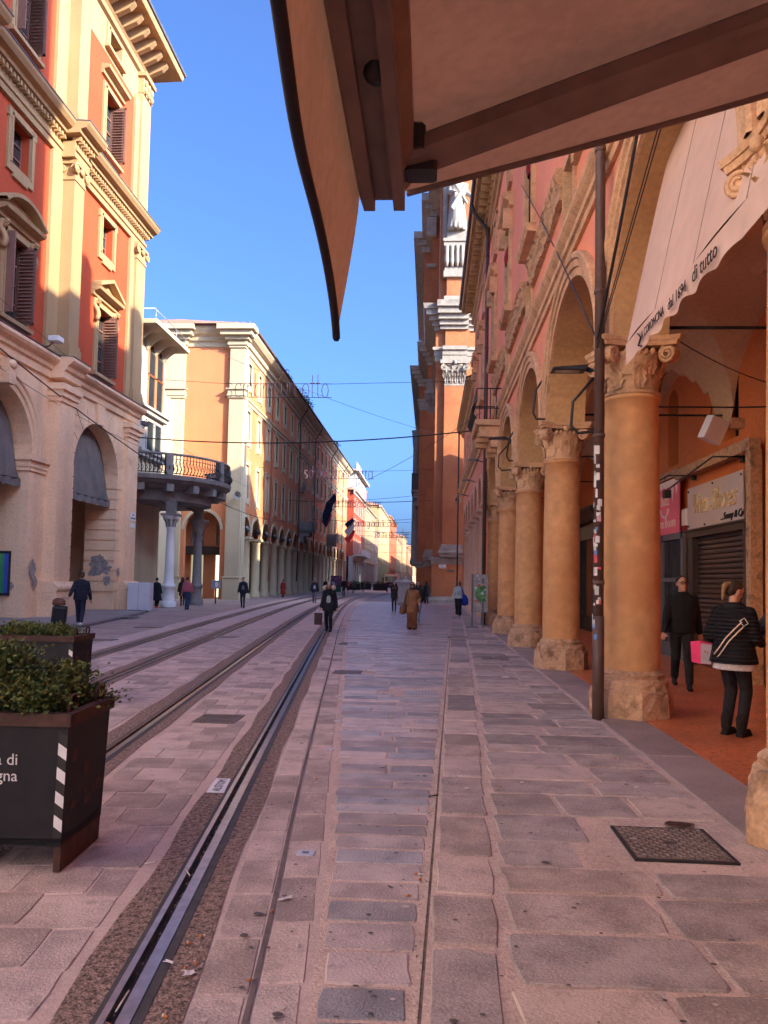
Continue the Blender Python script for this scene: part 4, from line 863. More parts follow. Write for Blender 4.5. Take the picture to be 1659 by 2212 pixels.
# windows
def lwin(kind, c):
    zz = {'ped':(11.05,14.0,.75),'small':(16.7,18.3,.65),'tall':(21.5,24.3,.75),'attic':(26.45,27.2,.65)}[kind[:5] if kind.startswith('ped') is False else 'ped']
    z0, z1, hw = zz; T0 = TL(0); mb = MB(T0); fw = .26
    mb.box(-hw-fw,-hw,-.02,.09,z0-.1,z1+fw); mb.box(hw,hw+fw,-.02,.09,z0-.1,z1+fw); mb.box(-hw,hw,-.02,.09,z1,z1+fw)
    mb.box(-hw-.1,-hw,.09,.13,z0-.1,z1+.1); mb.box(hw,hw+.1,.09,.13,z0-.1,z1+.1); mb.box(-hw-.1,hw+.1,.09,.13,z1+.0,z1+.1)
    if kind == 'small':
        mb.box(-hw-fw,hw+fw,-.02,.09,z0-.42,z0-.1); mb.box(-hw-fw-.06,-hw,-.02,.11,z1-.1,z1+.2); mb.box(hw,hw+fw+.06,-.02,.11,z1-.1,z1+.2); mb.box(-.5,.5,-.02,.1,z0-.55,z0-.42)
    else: mb.box(-hw-fw-.1,hw+fw+.1,-.02,.22,z0-.25,z0-.1)
    if kind == 'tall': mb.sweep([(-.02,24.75),(.12,24.78),(.14,24.95),(.38,25.02),(.42,25.15),(-.02,25.22)], -hw-.5, hw+.5)
    if kind.startswith('ped'):
        mb.sweep([(-.02,14.35),(.12,14.38),(.14,14.55),(.42,14.62),(.46,14.75),(-.02,14.78)], -hw-.62, hw+.62)
        for s_ in (-1, 1):
            u = s_*(hw+.28)
            mb.tube([(u, .12+.1*sin(t*6), 13.3+1.0*t) for t in [i/8 for i in range(9)]], .11, 6); mb.tube([(u, .2+cos(q/16*3.5*pi)*.14*(1-.7*q/16), 14.15+sin(q/16*3.5*pi)*.14*(1-.7*q/16)) for q in range(17)], .06, 5)
        w_ = hw+.62
        if kind == 'pedtri':
            mb.plate([(-w_,14.78),(w_,14.78),(0,15.35)], -.02, .12)
            for s_ in (-1, 1): mb.add([(s_*w_,.0,14.78),(0,.0,15.38),(0,.0,15.55),(s_*w_,.0,14.95),(s_*w_,.46,14.78),(0,.46,15.38),(0,.46,15.55),(s_*w_,.46,14.95)], [(0,1,2,3),(4,5,6,7),(3,2,6,7),(0,1,5,4),(0,3,7,4)])
        else:
            rr = 1.95; zc = 14.78-rr+.62; a = math.asin(min(1, w_/rr))
            mb.ring(0, zc, rr, rr, [(-.02,-.02),(-.02,.46),(.12,.46),(.14,-.02)], pi/2-a, pi/2+a, 16); mb.plate([(-w_,14.78),(w_,14.78)]+[(sin(t)*(rr-.02), zc+cos(t)*(rr-.02)) for t in [a*.97-2*a*.97*i/12 for i in range(13)]], -.02, .1)
    o = mb.build('window', m_cream, lp1, (X1, c, 0))
    mb = MB(T0); mb.box(-hw,hw,-.40,-.36,z0,z1); mb.build('pane', m_glass, o)
    mb = MB(T0); nb = 4 if z1-z0 > 2 else 3
    mb.box(-.04,.04,-.355,-.31,z0,z1)
    for i in range(nb+1): zq = z0+(z1-z0)*i/nb; mb.box(-hw,hw,-.352,-.315,zq-.03,zq+.03)
    for s_ in (-1, 1): mb.box(s_*hw-.05,s_*hw+.05,-.352,-.312,z0,z1)
    mb.build('sash', m_wood, o)
    if kind in ('tall',) or kind.startswith('ped'):
        for s_ in (1,):
            mb = MB(T0); u = s_*(hw-.03); mb.box(u-.03,u+.03,-.3,.42,z0,z0+.08); mb.box(u-.03,u+.03,-.3,.42,z1-.1,z1-.02); mb.box(u-.03,u+.03,-.3,-.22,z0,z1); mb.box(u-.03,u+.03,.34,.42,z0,z1); mb.box(u-.01,u+.01,-.3,.42,z0,z1)
            sh_ = mb.build('shutter', m_wood, o)
        if c < 30:
            mb = MB(T0); mb.box(-hw-.02,-hw+.05,-.3,.42,z0,z1); mb.build('shutter', m_wood, o)
    return o
for c, kind in ((B1[1],'pedtri'),(B1[0],'pedseg')):
    for kk in (kind,'small','tall','attic'): lwin(kk, c)
# slats of the open shutters
ss = MB(TL(0)); ss.add([(-.045,-.22,0),(-.045,.34,0),(.02,.34,.05),(.02,-.22,.05),(-.045,-.22,.012),(-.045,.34,.012),(.02,.34,.062),(.02,-.22,.062)], [(0,1,2,3),(4,5,6,7),(0,1,5,4),(2,3,7,6)])
sl_me = ss.mesh('shutter_slat', m_wood)
for c in B1:
    for z0, z1 in ((11.05,14.0),(21.5,24.3)):
        z = z0+.12
        while z < z1-.15: obj('shutter_slat', sl_me, lp1, (X1, c+.72-.03, z)); z += .135
# rusticated arch: blocks on the reveal of the far pier and round its arch
m_rust_ = m_peach
for j in range(11):
    z0 = .95+j*.5; mb = MB(T1); mb.box(36.62,36.72,-1.5,.035,z0+.022,z0+.478,.0); mb.box(36.72,37.3-.25*(j%2),0,.035,z0+.022,z0+.478); mb.build('rustic_block', m_peach, lp1)
    mb = MB(T1); mb.box(31.93,32.02,-1.5,.035,z0+.022,z0+.478); mb.box(31.4+.2*(j%2),31.93,0,.035,z0+.022,z0+.478); mb.build('rustic_block', m_peach, lp1)
for j in range(11):
    t0, t1 = pi*(j+.03)/11, pi*(j+.97)/11; uc, zc, r0 = 34.325, 6.3, 2.37
    r1 = 3.1+.25*(j%2) if j != 5 else 3.3
    P = [(uc-cos(t)*r0, zc+sin(t)*r0) for t in (t0,(t0+t1)/2,t1)]+[(uc-cos(t)*r1, zc+sin(t)*r1) for t in (t1,t0)]
    mb = MB(T1); mb.plate(P, -.3, .04 if j != 5 else .14); mb.build('voussoir', m_peach, lp1)
mb = MB(T1); mb.ring(26.175, 6.32, 2.275, 2.28, [(0,-.02),(0,.08),(.2,.08),(.22,.14),(.42,.14),(.46,.2),(.55,.2),(.56,0)], n=26); mb.build('archivolt', m_peach, lp1)
mb = MB(T1); mb.plate([(26.0,8.5),(26.4,8.5),(26.5,9.35),(25.9,9.35)], 0, .45); mb.ell((26.2,.42,9.2),(.26,.14,.18)); mb.build('keystone', m_peach, lp1)
mb = MB(T1)
for z0, z1, o in ((5.7,5.85,.06),(5.85,6.1,.1),(6.1,6.3,.2)): mb.box(28.42-o,29.6+o,-1.5,o,z0,z1); mb.box(22.7,23.93+o,-1.5,o,z0,z1)
mb.build('impost', m_peach, lp1)
for u0, u1, d in ((29.7,30.95,.5),(37.35,38.7,.22)):
    mb = MB(T1); mb.box(u0,u1,-.02,d,1.45,8.75); mb.box(u0-.06,u1+.06,-.02,d+.06,8.7,8.9); mb.box(u0-.12,u1+.12,-.02,d+.14,8.9,9.15); mb.box(u0-.2,u1+.2,-.02,d+.24,9.15,9.4); mb.build('pier_pilaster', m_peach, lp1)
    mb = MB(T1); mb.box(u0-.25,u1+.25,-.02,d+.25,0,1.05,.03); mb.sweep([(-.02,1.04),(d+.22,1.04),(d+.3,1.12),(d+.32,1.2),(d+.3,1.28),(d+.2,1.34),(d+.12,1.46),(-.02,1.46)], u0-.25, u1+.25); mb.build('pier_base', m_peach, lp1)
rs = random.Random(11)
m_peel2 = M('grey_exposed_render', (.30,.25,.23), var=.35, scale=5, bump=.6, bscale=30)
def blot(fn, cx, cz, rx, rz, seed, parent):
    r = random.Random(seed); n = 26; P = []
    for i in range(n):
        a = 2*pi*i/n; k = .55+.45*r.random(); P.append((cx+cos(a)*rx*k, cz+sin(a)*rz*k))
    mb = MB(); off = seed*.0007; fo = lambda u, z: (lambda q: (q[0]+(off if seed >= 20 and seed < 30 else 0), q[1]-(0 if 20 <= seed < 30 else off), q[2]))(fn(u, z)); mb.add([fo(u, z) for u, z in P]+[fo(cx, cz)], [(i,(i+1)%n,n) for i in range(n)]); mb.build('peeled_patch', m_peel2, parent)
for k, (d, z, rx, rz) in enumerate([(-.75,2.3,.55,.55),(-.5,2.05,.5,.35),(-.9,1.9,.4,.3),(-.3,1.5,.25,.3)]): blot(lambda u, z_: (X1+u, 36.615, z_), d, z, rx, rz, k, lp1)
for k, (u, z, rx, rz) in enumerate([(28.9,1.9,.28,.45),(29.1,1.4,.25,.3),(37.1,1.9,.18,.3)]): blot(lambda a, z_: (X1+.042, a, z_), u, z, rx, rz, 20+k, lp1)
for k, (d, z, rx, rz) in enumerate([(-.9,1.35,.6,.4),(-1.1,1.9,.3,.25)]): blot(lambda u, z_: (X1+u, 28.44, z_), d, z, rx, rz, 30+k, lp1)
# canvas lunettes in the arches
m_canvas = M('grey_canvas', (.17,.15,.135), var=.2, scale=1.5, bump=.2, bscale=20, streak=.8)
for k, (uc, zc, r0) in enumerate(((34.325,6.3,2.3),(26.175,6.3,2.2))):
    t = thing('arch_awning', ['grey canvas awning filling the narrower rusticated arch', 'grey canvas awning filling the large moulded arch at the photo edge'][k], 'awning', (X1-.9, uc, 5.5), group='canvas awnings in the left arches')
    mb = MB(T1)
    def cv(u, v):
        x = uc+(2*u-1)*r0; hh = sqrt(max(0, 1-(2*u-1)**2))*r0
        return (x, -.62+.30*(1-v)**1.5+.10*sin(pi*v)*sqrt(max(0, 1-(2*u-1)**2)), 5.35+(zc-5.35+hh)*v)
    mb.grid(cv, 24, 10); mb.build('canvas', m_canvas, t)
    mb = MB(T1); mb.grid(lambda u, v: (uc+(2*u-1)*r0, -.31+.03*sin(u*40), 5.36-(.26+.07*abs(sin(u*36)))*v), 60, 3); mb.build('valance', m_canvas, t)
    mb = MB(T1); mb.tube([(uc-r0,-.33,5.36),(uc+r0,-.33,5.36)], .03, 6); mb.build('front_bar', m_iron, t)
# inside the arcade
mb = MB(); mb.box(X1-6,X1-5.6,LX0,LX1,0,9.6); mb.box(X1-6,X1-1.5,LX0,LX1-.02,8.9,9.3); mb.box(X1-6,X1-.02,LX0,LX0+.3,0,9.6); mb.build('arcade_inside', m_peach, lp1)
mb = MB(TL(X1-5.6)); 
for u in (22,25.5,29,32.5,36): mb.box(u-1.1,u+1.1,0,.06,0,3.2)
mb.build('arcade_shopfronts', m_dark, lp1)
for u in (28.5, 31.8, 35.2):
    mb = MB(TL(X1-5.55)); mb.lathe([(.3,0),(.3,.5),(.25,.55),(.23,.6),(.21,5.2),(.32,5.9)], u, .3, 14); mb.build('half_column', m_peach, lp1)
po = thing('poster_case', 'rainbow coloured poster case on the left arcade pier at the photo edge', 'poster', (X1-.6, 28.35, 1))
mb = MB(TF(28.42)); mb.box(-16.9,-15.95,.0,.08,.9,2.6); mb.build('case', m_iron, po)
for k, c in enumerate([(.4,.05,.05),(.5,.25,.03),(.45,.42,.05),(.05,.28,.12),(.05,.1,.4)]): mb = MB(TF(28.42)); mb.box(-16.85+k*.17,-16.68+k*.17,.08,.084,1.0,2.5); mb.build('poster_strip', M('poster_%d' % k, c), po)
sgl = thing('street_name_sign', 'pair of small street name plaques on the red palace corner pier', 'sign', (X1+.26, 38.2, 4.6))
for k, (z0, z1) in enumerate(((4.55,4.95),(4.2,4.42))): mb = MB(T1); mb.box(37.95,38.55,.222,.25,z0,z1); mb.build('plate', m_white, sgl)
TLS = lambda uc, zc, X: (lambda x, e, y: (X+e, uc+x, zc+y))
lettering('letters', 'VIA', .12, TLS(38.25,4.83,X1+.255), m_iron, sgl); lettering('letters', 'MONTE GRAPPA', .10, TLS(38.25,4.66,X1+.255), m_iron, sgl, sx=.75)
# floodlight and camera on the palace
fl = thing('floodlight', 'pale floodlight fixed above the string course of the red palace', 'lamp', (X1+.6, 28.6, 10.7))
mb = MB(); mb.box(X1+.55,X1+1.0,28.35,28.8,10.75,10.95,.03); mb.build('housing', m_white, fl); mb = MB(); mb.tube([(X1,28.6,10.5),(X1+.5,28.6,10.6),(X1+.7,28.6,10.8)], .03, 6); mb.build('bracket', m_rust, fl)
cc = thing('security_camera', 'grey security camera on the corner of the red palace', 'camera', (X1+.6, 38.7, 9.5))
mb = MB(); mb.box(X1+.35,X1+.6,38.5,39.1,9.55,9.75,.02); mb.build('housing', m_steel, cc); mb = MB(); mb.tube([(X1,38.8,9.4),(X1+.45,38.8,9.45),(X1+.48,38.8,9.6)], .025, 5); mb.build('bracket', m_iron, cc)
# ================================================================== LEFT: CORNER HOUSE WITH ROUND BALCONY
m_wht = M('white_stucco', (.34,.32,.285), var=.07, scale=.6, streak=.4)
m_grey = M('grey_stone', (.20,.18,.165), var=.2, scale=1.5, fine=12, bump=.3, bscale=20, streak=.8)
m_granite = M('red_granite', (.22,.13,.105), var=.2, fine=40, rough=.5)
co = thing('balcony_house', 'white corner house with glazed bay and deep overhanging roof behind the red palace', 'building', (-20, 48, 0))
mb = MB(); mb.box(-30,-17.35,44.2,48.3,8.9,16.2); mb.build('wall', m_wht, co); mb = MB(); mb.box(-30,-17.4,44.25,48.25,0,8.9); mb.build('ground_floor', m_gcream, co)
mb = MB(); mb.box(-30,-15.9,42.6,48.7,16.3,16.55); mb.build('roof_slab', m_gcream, co)
mb = MB(); mb.tube([(-19,42.8,17.2),(-16.1,42.8,17.2),(-16.1,48.5,17.2)], .03, 5)
for y in (43,44.8,46.6,48.4): mb.tube([(-16.1,y,16.5),(-16.1,y,17.2)], .02, 4)
mb.build('roof_railing', m_alu, co)
for i in range(4):
    mb = MB(); mb.grid(lambda u, v: (-17.3+1.3*u, 43+1.4*i+1.2*v, 16.3-.9*(1-u)**2*sin(pi*v)), 6, 8); mb.build('eaves_cove', m_gcream, co)
for k, (z0, z1) in enumerate(((9.2,11.2),(12.0,14.0),(14.1,15.9))):
    for j in range(2):
        o = MB(TL(-17.35)); u0 = 45.3+j*1.35; o.box(u0,u0+1.2,.0,.03,z0,z1); p = o.build('window', m_glass if k < 2 else m_glass, co)
        o = MB(TL(-17.35)); 
        for q in (u0-.03, u0+1.15): o.box(q,q+.08,0,.08,z0-.05,z1+.05)
        o.box(u0-.03,u0+1.23,0,.08,z0-.08,z0); o.box(u0-.03,u0+1.23,0,.08,z1,z1+.08); o.build('frame', m_orange if k else m_wht, p)
mb = MB(); 
for z in (8.9, 11.55): mb.box(-30.1,-17.1,43.9,48.5,z,z+.25); mb.box(-30.1,-16.95,43.75,48.6,z+.25,z+.4)
mb.build('string_course', m_wht, co, kind='stuff')
bc = Vector((-17.6, 46.2)); BR = 5.15
rb = thing('round_balcony', 'round stone balcony with black iron railing on tall marble columns', 'balcony', (-16, 46, 0))
def arcp(r, z, a0=-115, a1=62, n=40): return [(bc.x+cos(radians(a0+(a1-a0)*i/n))*r, bc.y+sin(radians(a0+(a1-a0)*i/n))*r, z) for i in range(n+1)]
mb = MB(); mb.lathe([(.2,6.75),(4.3,6.75),(4.5,6.95),(4.85,7.0),(5.0,7.12),(5.15,7.2),(5.2,7.42),(5.15,7.46),(.2,7.46)], bc.x, bc.y, 48, smooth=False); mb.build('slab', m_grey, rb)
mb = MB(); mb.lathe([(3.3,6.1),(4.0,6.1),(4.0,6.78),(3.3,6.78)], bc.x, bc.y, 48, smooth=False); mb.build('ring_beam', m_grey, rb)
mb = MB(); mb.tube(arcp(BR-.1, 8.62, n=60), .075, 6); mb.build('handrail', m_grey, rb)
mb = MB(); mb.tube(arcp(BR-.1, 7.55), .03, 5); mb.tube(arcp(BR-.1, 8.35), .018, 5); mb.build('rails', m_iron, rb, kind='stuff')
kb_ = MB(); kb_.tube([(BR-.1+.2*sin(pi*min(1,t*1.5))**2, 0, 7.5+1.05*t) for t in [i/9 for i in range(10)]], .026, 4); kb_.tube([(BR-.05, .09*sin(t*2*pi), 7.6+.7*t) for t in [i/10 for i in range(11)]], .02, 4)
k_me = kb_.mesh('baluster', m_iron)
for i in range(74): obj('baluster', k_me, rb, (bc.x, bc.y, 0), rz=radians(-115+i*2.4))
pm = MB(); pm.box(BR-.3,BR+.06,-.2,.2,7.45,8.6); p_me = pm.mesh('pedestal', m_grey)
for a in (-95,-55,-12,25,55): obj('pedestal', p_me, rb, (bc.x, bc.y, 0), rz=radians(a))
cbk = MB(); cbk.box(3.9,4.9,-.2,.2,6.55,6.98); c_me2 = cbk.mesh('corbel', m_grey)
for a in range(-110, 65, 19): obj('corbel', c_me2, rb, (bc.x, bc.y, 0), rz=radians(a))
spots = [(-14.95,43.4,m_white,.25),(-14.65,47.7,m_grey,.27),(-18.6,49.8,m_granite,.24),(-17.5,42.5,m_grey,.25)]
for k, (x, y, m, r) in enumerate(spots):
    mb = MB(); mb.lathe([(.44,0),(.44,.28),(.40,.3),(.37,.36),(.34,.7),(.33,1.05),(.38,1.1),(.40,1.2),(.36,1.28),(.32,1.34),(r+.03,1.4),(r+.01,2),(r-.02,3.6),(r-.04,4.45),(r+.02,4.5),(r-.02,4.55),(r+.0,4.7),(r+.14,5.05),(r+.2,5.1),(r+.2,5.22)], x, y, 20); c = mb.build('column', m, rb)
    mb = MB(); 
    for i in range(8): a = i*pi/4; mb.grid(lambda u, v: (x+cos(a)*(r+.02+.17*v**3)-sin(a)*(u-.5)*.18, y+sin(a)*(r+.02+.17*v**3)+cos(a)*(u-.5)*.18, 4.6+.42*v), 3, 5)
    mb.box(x-r-.22,x+r+.22,y-r-.22,y+r+.22,5.22,5.36); mb.build('capital', m if k else m_grey, c)
    mb = MB(); mb.box(x-.24,x+.24,y-.24,y+.24,5.36,6.2); mb.build('pier', m_grey, c)
def flatarch(p, q, name):
    mb = MB(); n = 16; P = []
    for i in range(n+1):
        t = i/n; hh = 5.36+.78*sqrt(max(0, 1-abs(2*t-1)**3.2)); P.append((p[0]+(q[0]-p[0])*t, p[1]+(q[1]-p[1])*t, hh))
    dx, dy = q[0]-p[0], q[1]-p[1]; L = sqrt(dx*dx+dy*dy); nx, ny = -dy/L*.2, dx/L*.2
    vs = []
    for x, y, z in P: vs += [(x+nx,y+ny,z),(x-nx,y-ny,z),(x+nx,y+ny,6.3),(x-nx,y-ny,6.3)]
    mb.add(vs, [f_ for i in range(n) for f_ in ((i*4,i*4+4,i*4+5,i*4+1),(i*4,i*4+2,i*4+6,i*4+4),(i*4+1,i*4+5,i*4+7,i*4+3))]); mb.build('arch', m_grey, rb)
flatarch(spots[3], spots[0], 'a'); flatarch(spots[0], spots[1], 'b'); flatarch(spots[1], spots[2], 'c'); flatarch(spots[0], (-18.2,46.5), 'd')
mb = MB(); mb.tube([(-13.2,44.6,6.6),(-12.9,44.6,6.75)], .1, 6)
# ================================================================== LEFT: LONG ORANGE HOUSE WITH COLONNADE
X4 = -15.6; T4 = TL(X4); Y40, Y41 = 61.0, 142.0
ob = thing('orange_house', 'long orange house with grey columns and rows of tall pale windows', 'building', (X4, 100, 0))
CS = 4.03; CY4 = [65.8+CS*i for i in range(19)]; ar = [(62.2, CY4[0]-.05)]+[(a+.1, b-.1) for a, b in zip(CY4[:-1], CY4[1:])]
BC4 = [63.9]+[(a+b)/2 for a, b in zip(CY4[:-1], CY4[1:])]
hl = [(a+.2, b-.2, 5.3, 7.05, 1.6) for a, b in ar]
rows = [(8.5,11.3,.62),(13.4,15.85,.62),(18.05,19.9,.58)]
mb = MB(T4); mb.wall(Y40, Y41, 5.3, 21.4, hl+[(c-w_, c+w_, z0, z1) for c in BC4 for z0, z1, w_ in rows], rev=.2)
mb.add([(Y41,0,0),(Y41,-12,0),(Y41,-12,21.4),(Y41,0,21.4)],[(0,1,2,3)]); mb.build('facade_wall', m_orange, ob)
mb = MB(T4)
for a, b in ar: mb.ring((a+b)/2, 5.3, (b-a)/2-.2, 1.6, [(0,-.02),(0,.06),(.2,.06),(.22,.1),(.3,.1),(.32,0)], n=12)
mb.build('archivolts', m_gcream, ob, kind='stuff')
cm = MB(); cm.lathe([(.52,-.1),(.52,.25),(.48,.27),(.5,.34),(.46,.4),(.41,.45),(.41,2.5),(.38,4.85),(.43,4.88),(.43,4.94),(.38,4.98),(.42,5.06),(.5,5.1)], n=18); c4 = cm.mesh('column', m_gcream)
ca = MB(); ca.box(-.55,.55,-.55,.55,5.1,5.31); c4a = ca.mesh('abacus', m_gcream)
for y in CY4: c = obj('column', c4, ob, (X4-.42, y, 0)); obj('abacus', c4a, c)
# windows
def w4(z0, z1, hw, mold):
    T0 = TL(0); mb = MB(T0); fw = .26
    mb.box(-hw-fw,-hw,-.19,.08,z0-.5,z1+fw); mb.box(hw,hw+fw,-.19,.08,z0-.5,z1+fw); mb.box(-hw,hw,-.19,.08,z1,z1+fw); mb.box(-hw,hw,-.19,.08,z0-.5,z0)
    mb.box(-hw-fw-.06,hw+fw+.06,0,.14,z1+fw,z1+fw+.09); mb.box(-hw-fw-.05,-hw-.05,0,.1,z0-.65,z0-.5); mb.box(hw+.05,hw+fw+.05,0,.1,z0-.65,z0-.5)
    o = mb.build('window', m_gcream, ob, (X4, BC4[0], 0))
    mb = MB(T0); mb.box(-hw,-.01,-.16,-.11,z0,z1); mb.box(.01,hw,-.16,-.11,z0,z1); mb.build('shutters', m_woodg, o, kind='stuff'); return o
for z0, z1, hw in rows:
    o = w4(z0, z1, hw, 1)
    for c in BC4[1:]: inst(o, ob, (X4, c, 0))
mb = MB(T4); mb.sweep([(-.02,16.3),(.12,16.32),(.14,16.45),(.06,16.5),(.06,16.6),(.16,16.66),(.2,16.8),(-.02,16.84)], Y40, Y41); mb.build('string_course', m_gcream, ob)
mb = MB(T4); mb.sweep([(-.02,20.5),(.1,20.55),(.12,20.9),(.3,21.0),(.35,21.3),(.7,21.5),(.95,21.8),(.98,22.05),(-.02,22.1)], Y40-.3, Y41); mb.build('eaves_cornice', m_gcream, ob)
mb = MB(T4); mb.tube([(Y40-1.2,1.08,22.1),(Y41,1.08,22.1)], .1, 6); mb.build('gutter', m_pipe, ob)
mb = MB(); mb.add([(X4+1.1,Y40-1.2,22.12),(X4+1.1,Y41,22.12),(X4-7,Y41,24.6),(X4-7,Y40+5,24.6),(X4-15,Y40-1.2,22.1),(X4-15,Y41,22.1)], [(0,1,2,3),(0,3,4),(3,2,5,4)]); mb.build('roof', m_tile, ob)
tl = MB(); tl.add([(X4+1.1-16.2*i/60.,Y40-1.25,22.12+.09*(i%2)) for i in range(61)]+[(X4+1.1-16.2*i/60.,Y40-1.05,22.2+.09*(i%2)) for i in range(61)], [(i,i+1,62+i,61+i) for i in range(60)]); tl.build('eaves_tiles', m_tile, ob, kind='stuff')
# corner pier and the wall that faces down the street
T4f = TF(Y40)
def pier4(u0, u1, Y, d, zt=20.5):
    mb = MB(TF(Y)); mb.box(u0,u1,-.3,d,-.1,zt); p = mb.build('giant_pilaster', m_gcream, ob)
    mb = MB(TF(Y)); mb.box(u0-.12,u1+.12,-.3,d+.12,-.1,1.7,.03); mb.box(u0-.16,u1+.16,-.3,d+.16,1.7,1.85,.03); mb.build('base', m_gcream, p)
    mb = MB(TF(Y)); mb.box(u0-.1,u1+.1,-.3,d+.1,16.25,16.45); mb.box(u0-.16,u1+.16,-.3,d+.16,16.45,16.6); mb.box(u0-.1,u1+.1,-.3,d+.12,16.6,16.95); mb.box(u0-.22,u1+.22,-.3,d+.24,16.95,17.05); mb.build('band', m_gcream, p)
    mb = MB(TF(Y))
    for z0, z1, o in ((20.4,20.6,.1),(20.6,21.0,.2),(21.0,21.3,.4),(21.3,21.7,.7),(21.7,22.1,.95)): mb.box(u0-o,u1+min(o,.95),-.3,d+o,z0,z1)
    mb.build('capital', m_gcream, p)
mb = MB(T4f); mb.wall(-30, X4, -.1, 21.4, [(-19.9,-16.95,-.1,7.1,1.5)], rev=.5); mb.build('end_wall', m_orange, ob)
mb = MB(T4f); mb.box(-17.7,-16.9,.02,.12,-.1,20.6); mb.build('flat_pilaster', m_gcream, ob) if False else None
pier4(-16.45, -15.28, Y40, .3); pier4(-22.0, -20.2, Y40, .3)
mb = MB(); mb.box(X4-.9,X4+.36,Y40+.1,62.25,-.1,8.2); mb.box(X4-.2,X4+.35,Y40,62.1,8.2,20.6); mb.build('corner_return', m_gcream, ob)
mb = MB(T4f); mb.sweep([(-.02,20.5),(.1,20.55),(.12,20.9),(.3,21.0),(.35,21.3),(.6,21.5),(.8,21.8),(.82,22.05),(-.02,22.1)], -30, X4); mb.build('end_cornice', m_gcream, ob)
mb = MB(T4f); mb.ring(-18.425, 5.6, 1.475, 1.5, [(0,-.02),(0,.05),(.25,.05),(.26,0)], n=18); mb.build('archivolt', m_gcream, ob)
# portico inside
mb = MB(); mb.box(-21.2,-20.9,62,Y41,-.1,7.6); mb.build('shop_wall', m_orange, ob)
mb = MB(); mb.box(-21,-16,Y40+.1,Y41,7.1,7.4); mb.box(-21,-16,99.5,100,0,7.1); mb.build('portico_ceiling', m_vault, ob)
mb = MB(TL(-20.9)); 
for i in range(10): mb.box(64+i*8,69+i*8,.0,.06,0,3.4)
mb.build('shop_windows', m_glass, ob, kind='stuff')
# fashion shop inside the end arch
fs = thing('corner_shop', 'lit shop windows with brown fascia inside the arch of the orange house', 'shop front', (-19, 63, 0))
m_lit = M('lit_shop_window', (.5,.5,.4), rough=.3, emit=((.75,.85,.6), .35)); m_fas = M('brown_fascia', (.05,.03,.02))
mb = MB(TF(63.2)); mb.wall(-21,-16.3,-.1,7.1,[(-20.0,-18.9,.1,3.6),(-17.9,-17.0,.1,3.6),(-20.0,-18.9,4.4,6.4,.55),(-17.9,-17.0,4.4,6.4,.45)], rev=.3); mb.build('wall', m_orange, fs)
mb = MB(TF(63.2)); mb.box(-20.4,-16.8,.05,.8,3.6,4.3); mb.build('fascia_awning', m_fas, fs)
mb = MB(TF(63.5)); mb.box(-20.1,-18.8,0,.03,0,3.6); mb.build('window', M('shop_interior', (.35,.33,.22), emit=((.5,.48,.3), .12)), fs); mb = MB(TF(63.5)); mb.box(-18,-16.9,0,.03,0,3.6); mb.build('lit_window', m_lit, fs)
mb = MB(TF(63.5)); mb.box(-20.1,-16.9,0,.03,4.3,6.5); mb.build('fanlight', M('fanlight', (.25,.24,.2)), fs)
lettering('letters', 'ZARA', .5, TX(-19.45,5.0,63.44), M('pale_letters', (.6,.58,.5)), fs, sx=.7)
# side street: house behind round balcony, blank grey-green wall with doors
mb = MB(); mb.box(-21.5,-21.0,55,61,0,16); tag(mb.build('side_wall', m_gcream), 'plain grey-cream wall behind the round balcony', 'wall')
dp = thing('poster_door', 'blue and orange mural door panel behind the balcony columns', 'door', (-20.9, 59, 0))
mb = MB(TF(60.6)); mb.box(-24.5,-21.3,.0,.1,0,7); mb.build('wall_panel', m_gcream, dp)
mb = MB(TF(60.5)); mb.box(-23.9,-22.0,.02,.1,0,3.3); mb.build('frame', M('door_frame', (.25,.27,.22)), dp)
m_mural = M('mural', (.06,.16,.26), var=.5, scale=2.5, fine=7, c2=(.42,.12,.05), c2s=1.1, c2t=(.5,.53))
mb = MB(TF(60.5)); mb.box(-23.7,-22.2,.1,.13,.1,3.1); mb.build('panel', m_mural, dp)
# downpipes on the orange house
for k, u in enumerate((73.3, 88.9, 101.0, 117.4, 133.5)):
    t = thing('drainpipe', ['reddish drainpipe nearest the corner of the orange house', 'dark drainpipe, second along the orange house', 'dark drainpipe, third along the orange house', 'dark drainpipe, fourth along the orange house', 'dark drainpipe, farthest along the orange house'][k], 'pipe', (X4+.15, u, 0), group='drainpipes of the orange house')
    mb = MB(); mb.tube([(X4+1.0,u,22.0),(X4+.9,u,21.6),(X4+.3,u,20.7),(X4+.14,u,20.3),(X4+.14,u,4.2),(X4+.1,u,1.5)], .07, 6); mb.build('pipe', M('red_pipe', (.33,.12,.07)) if k == 0 else m_iron, t)
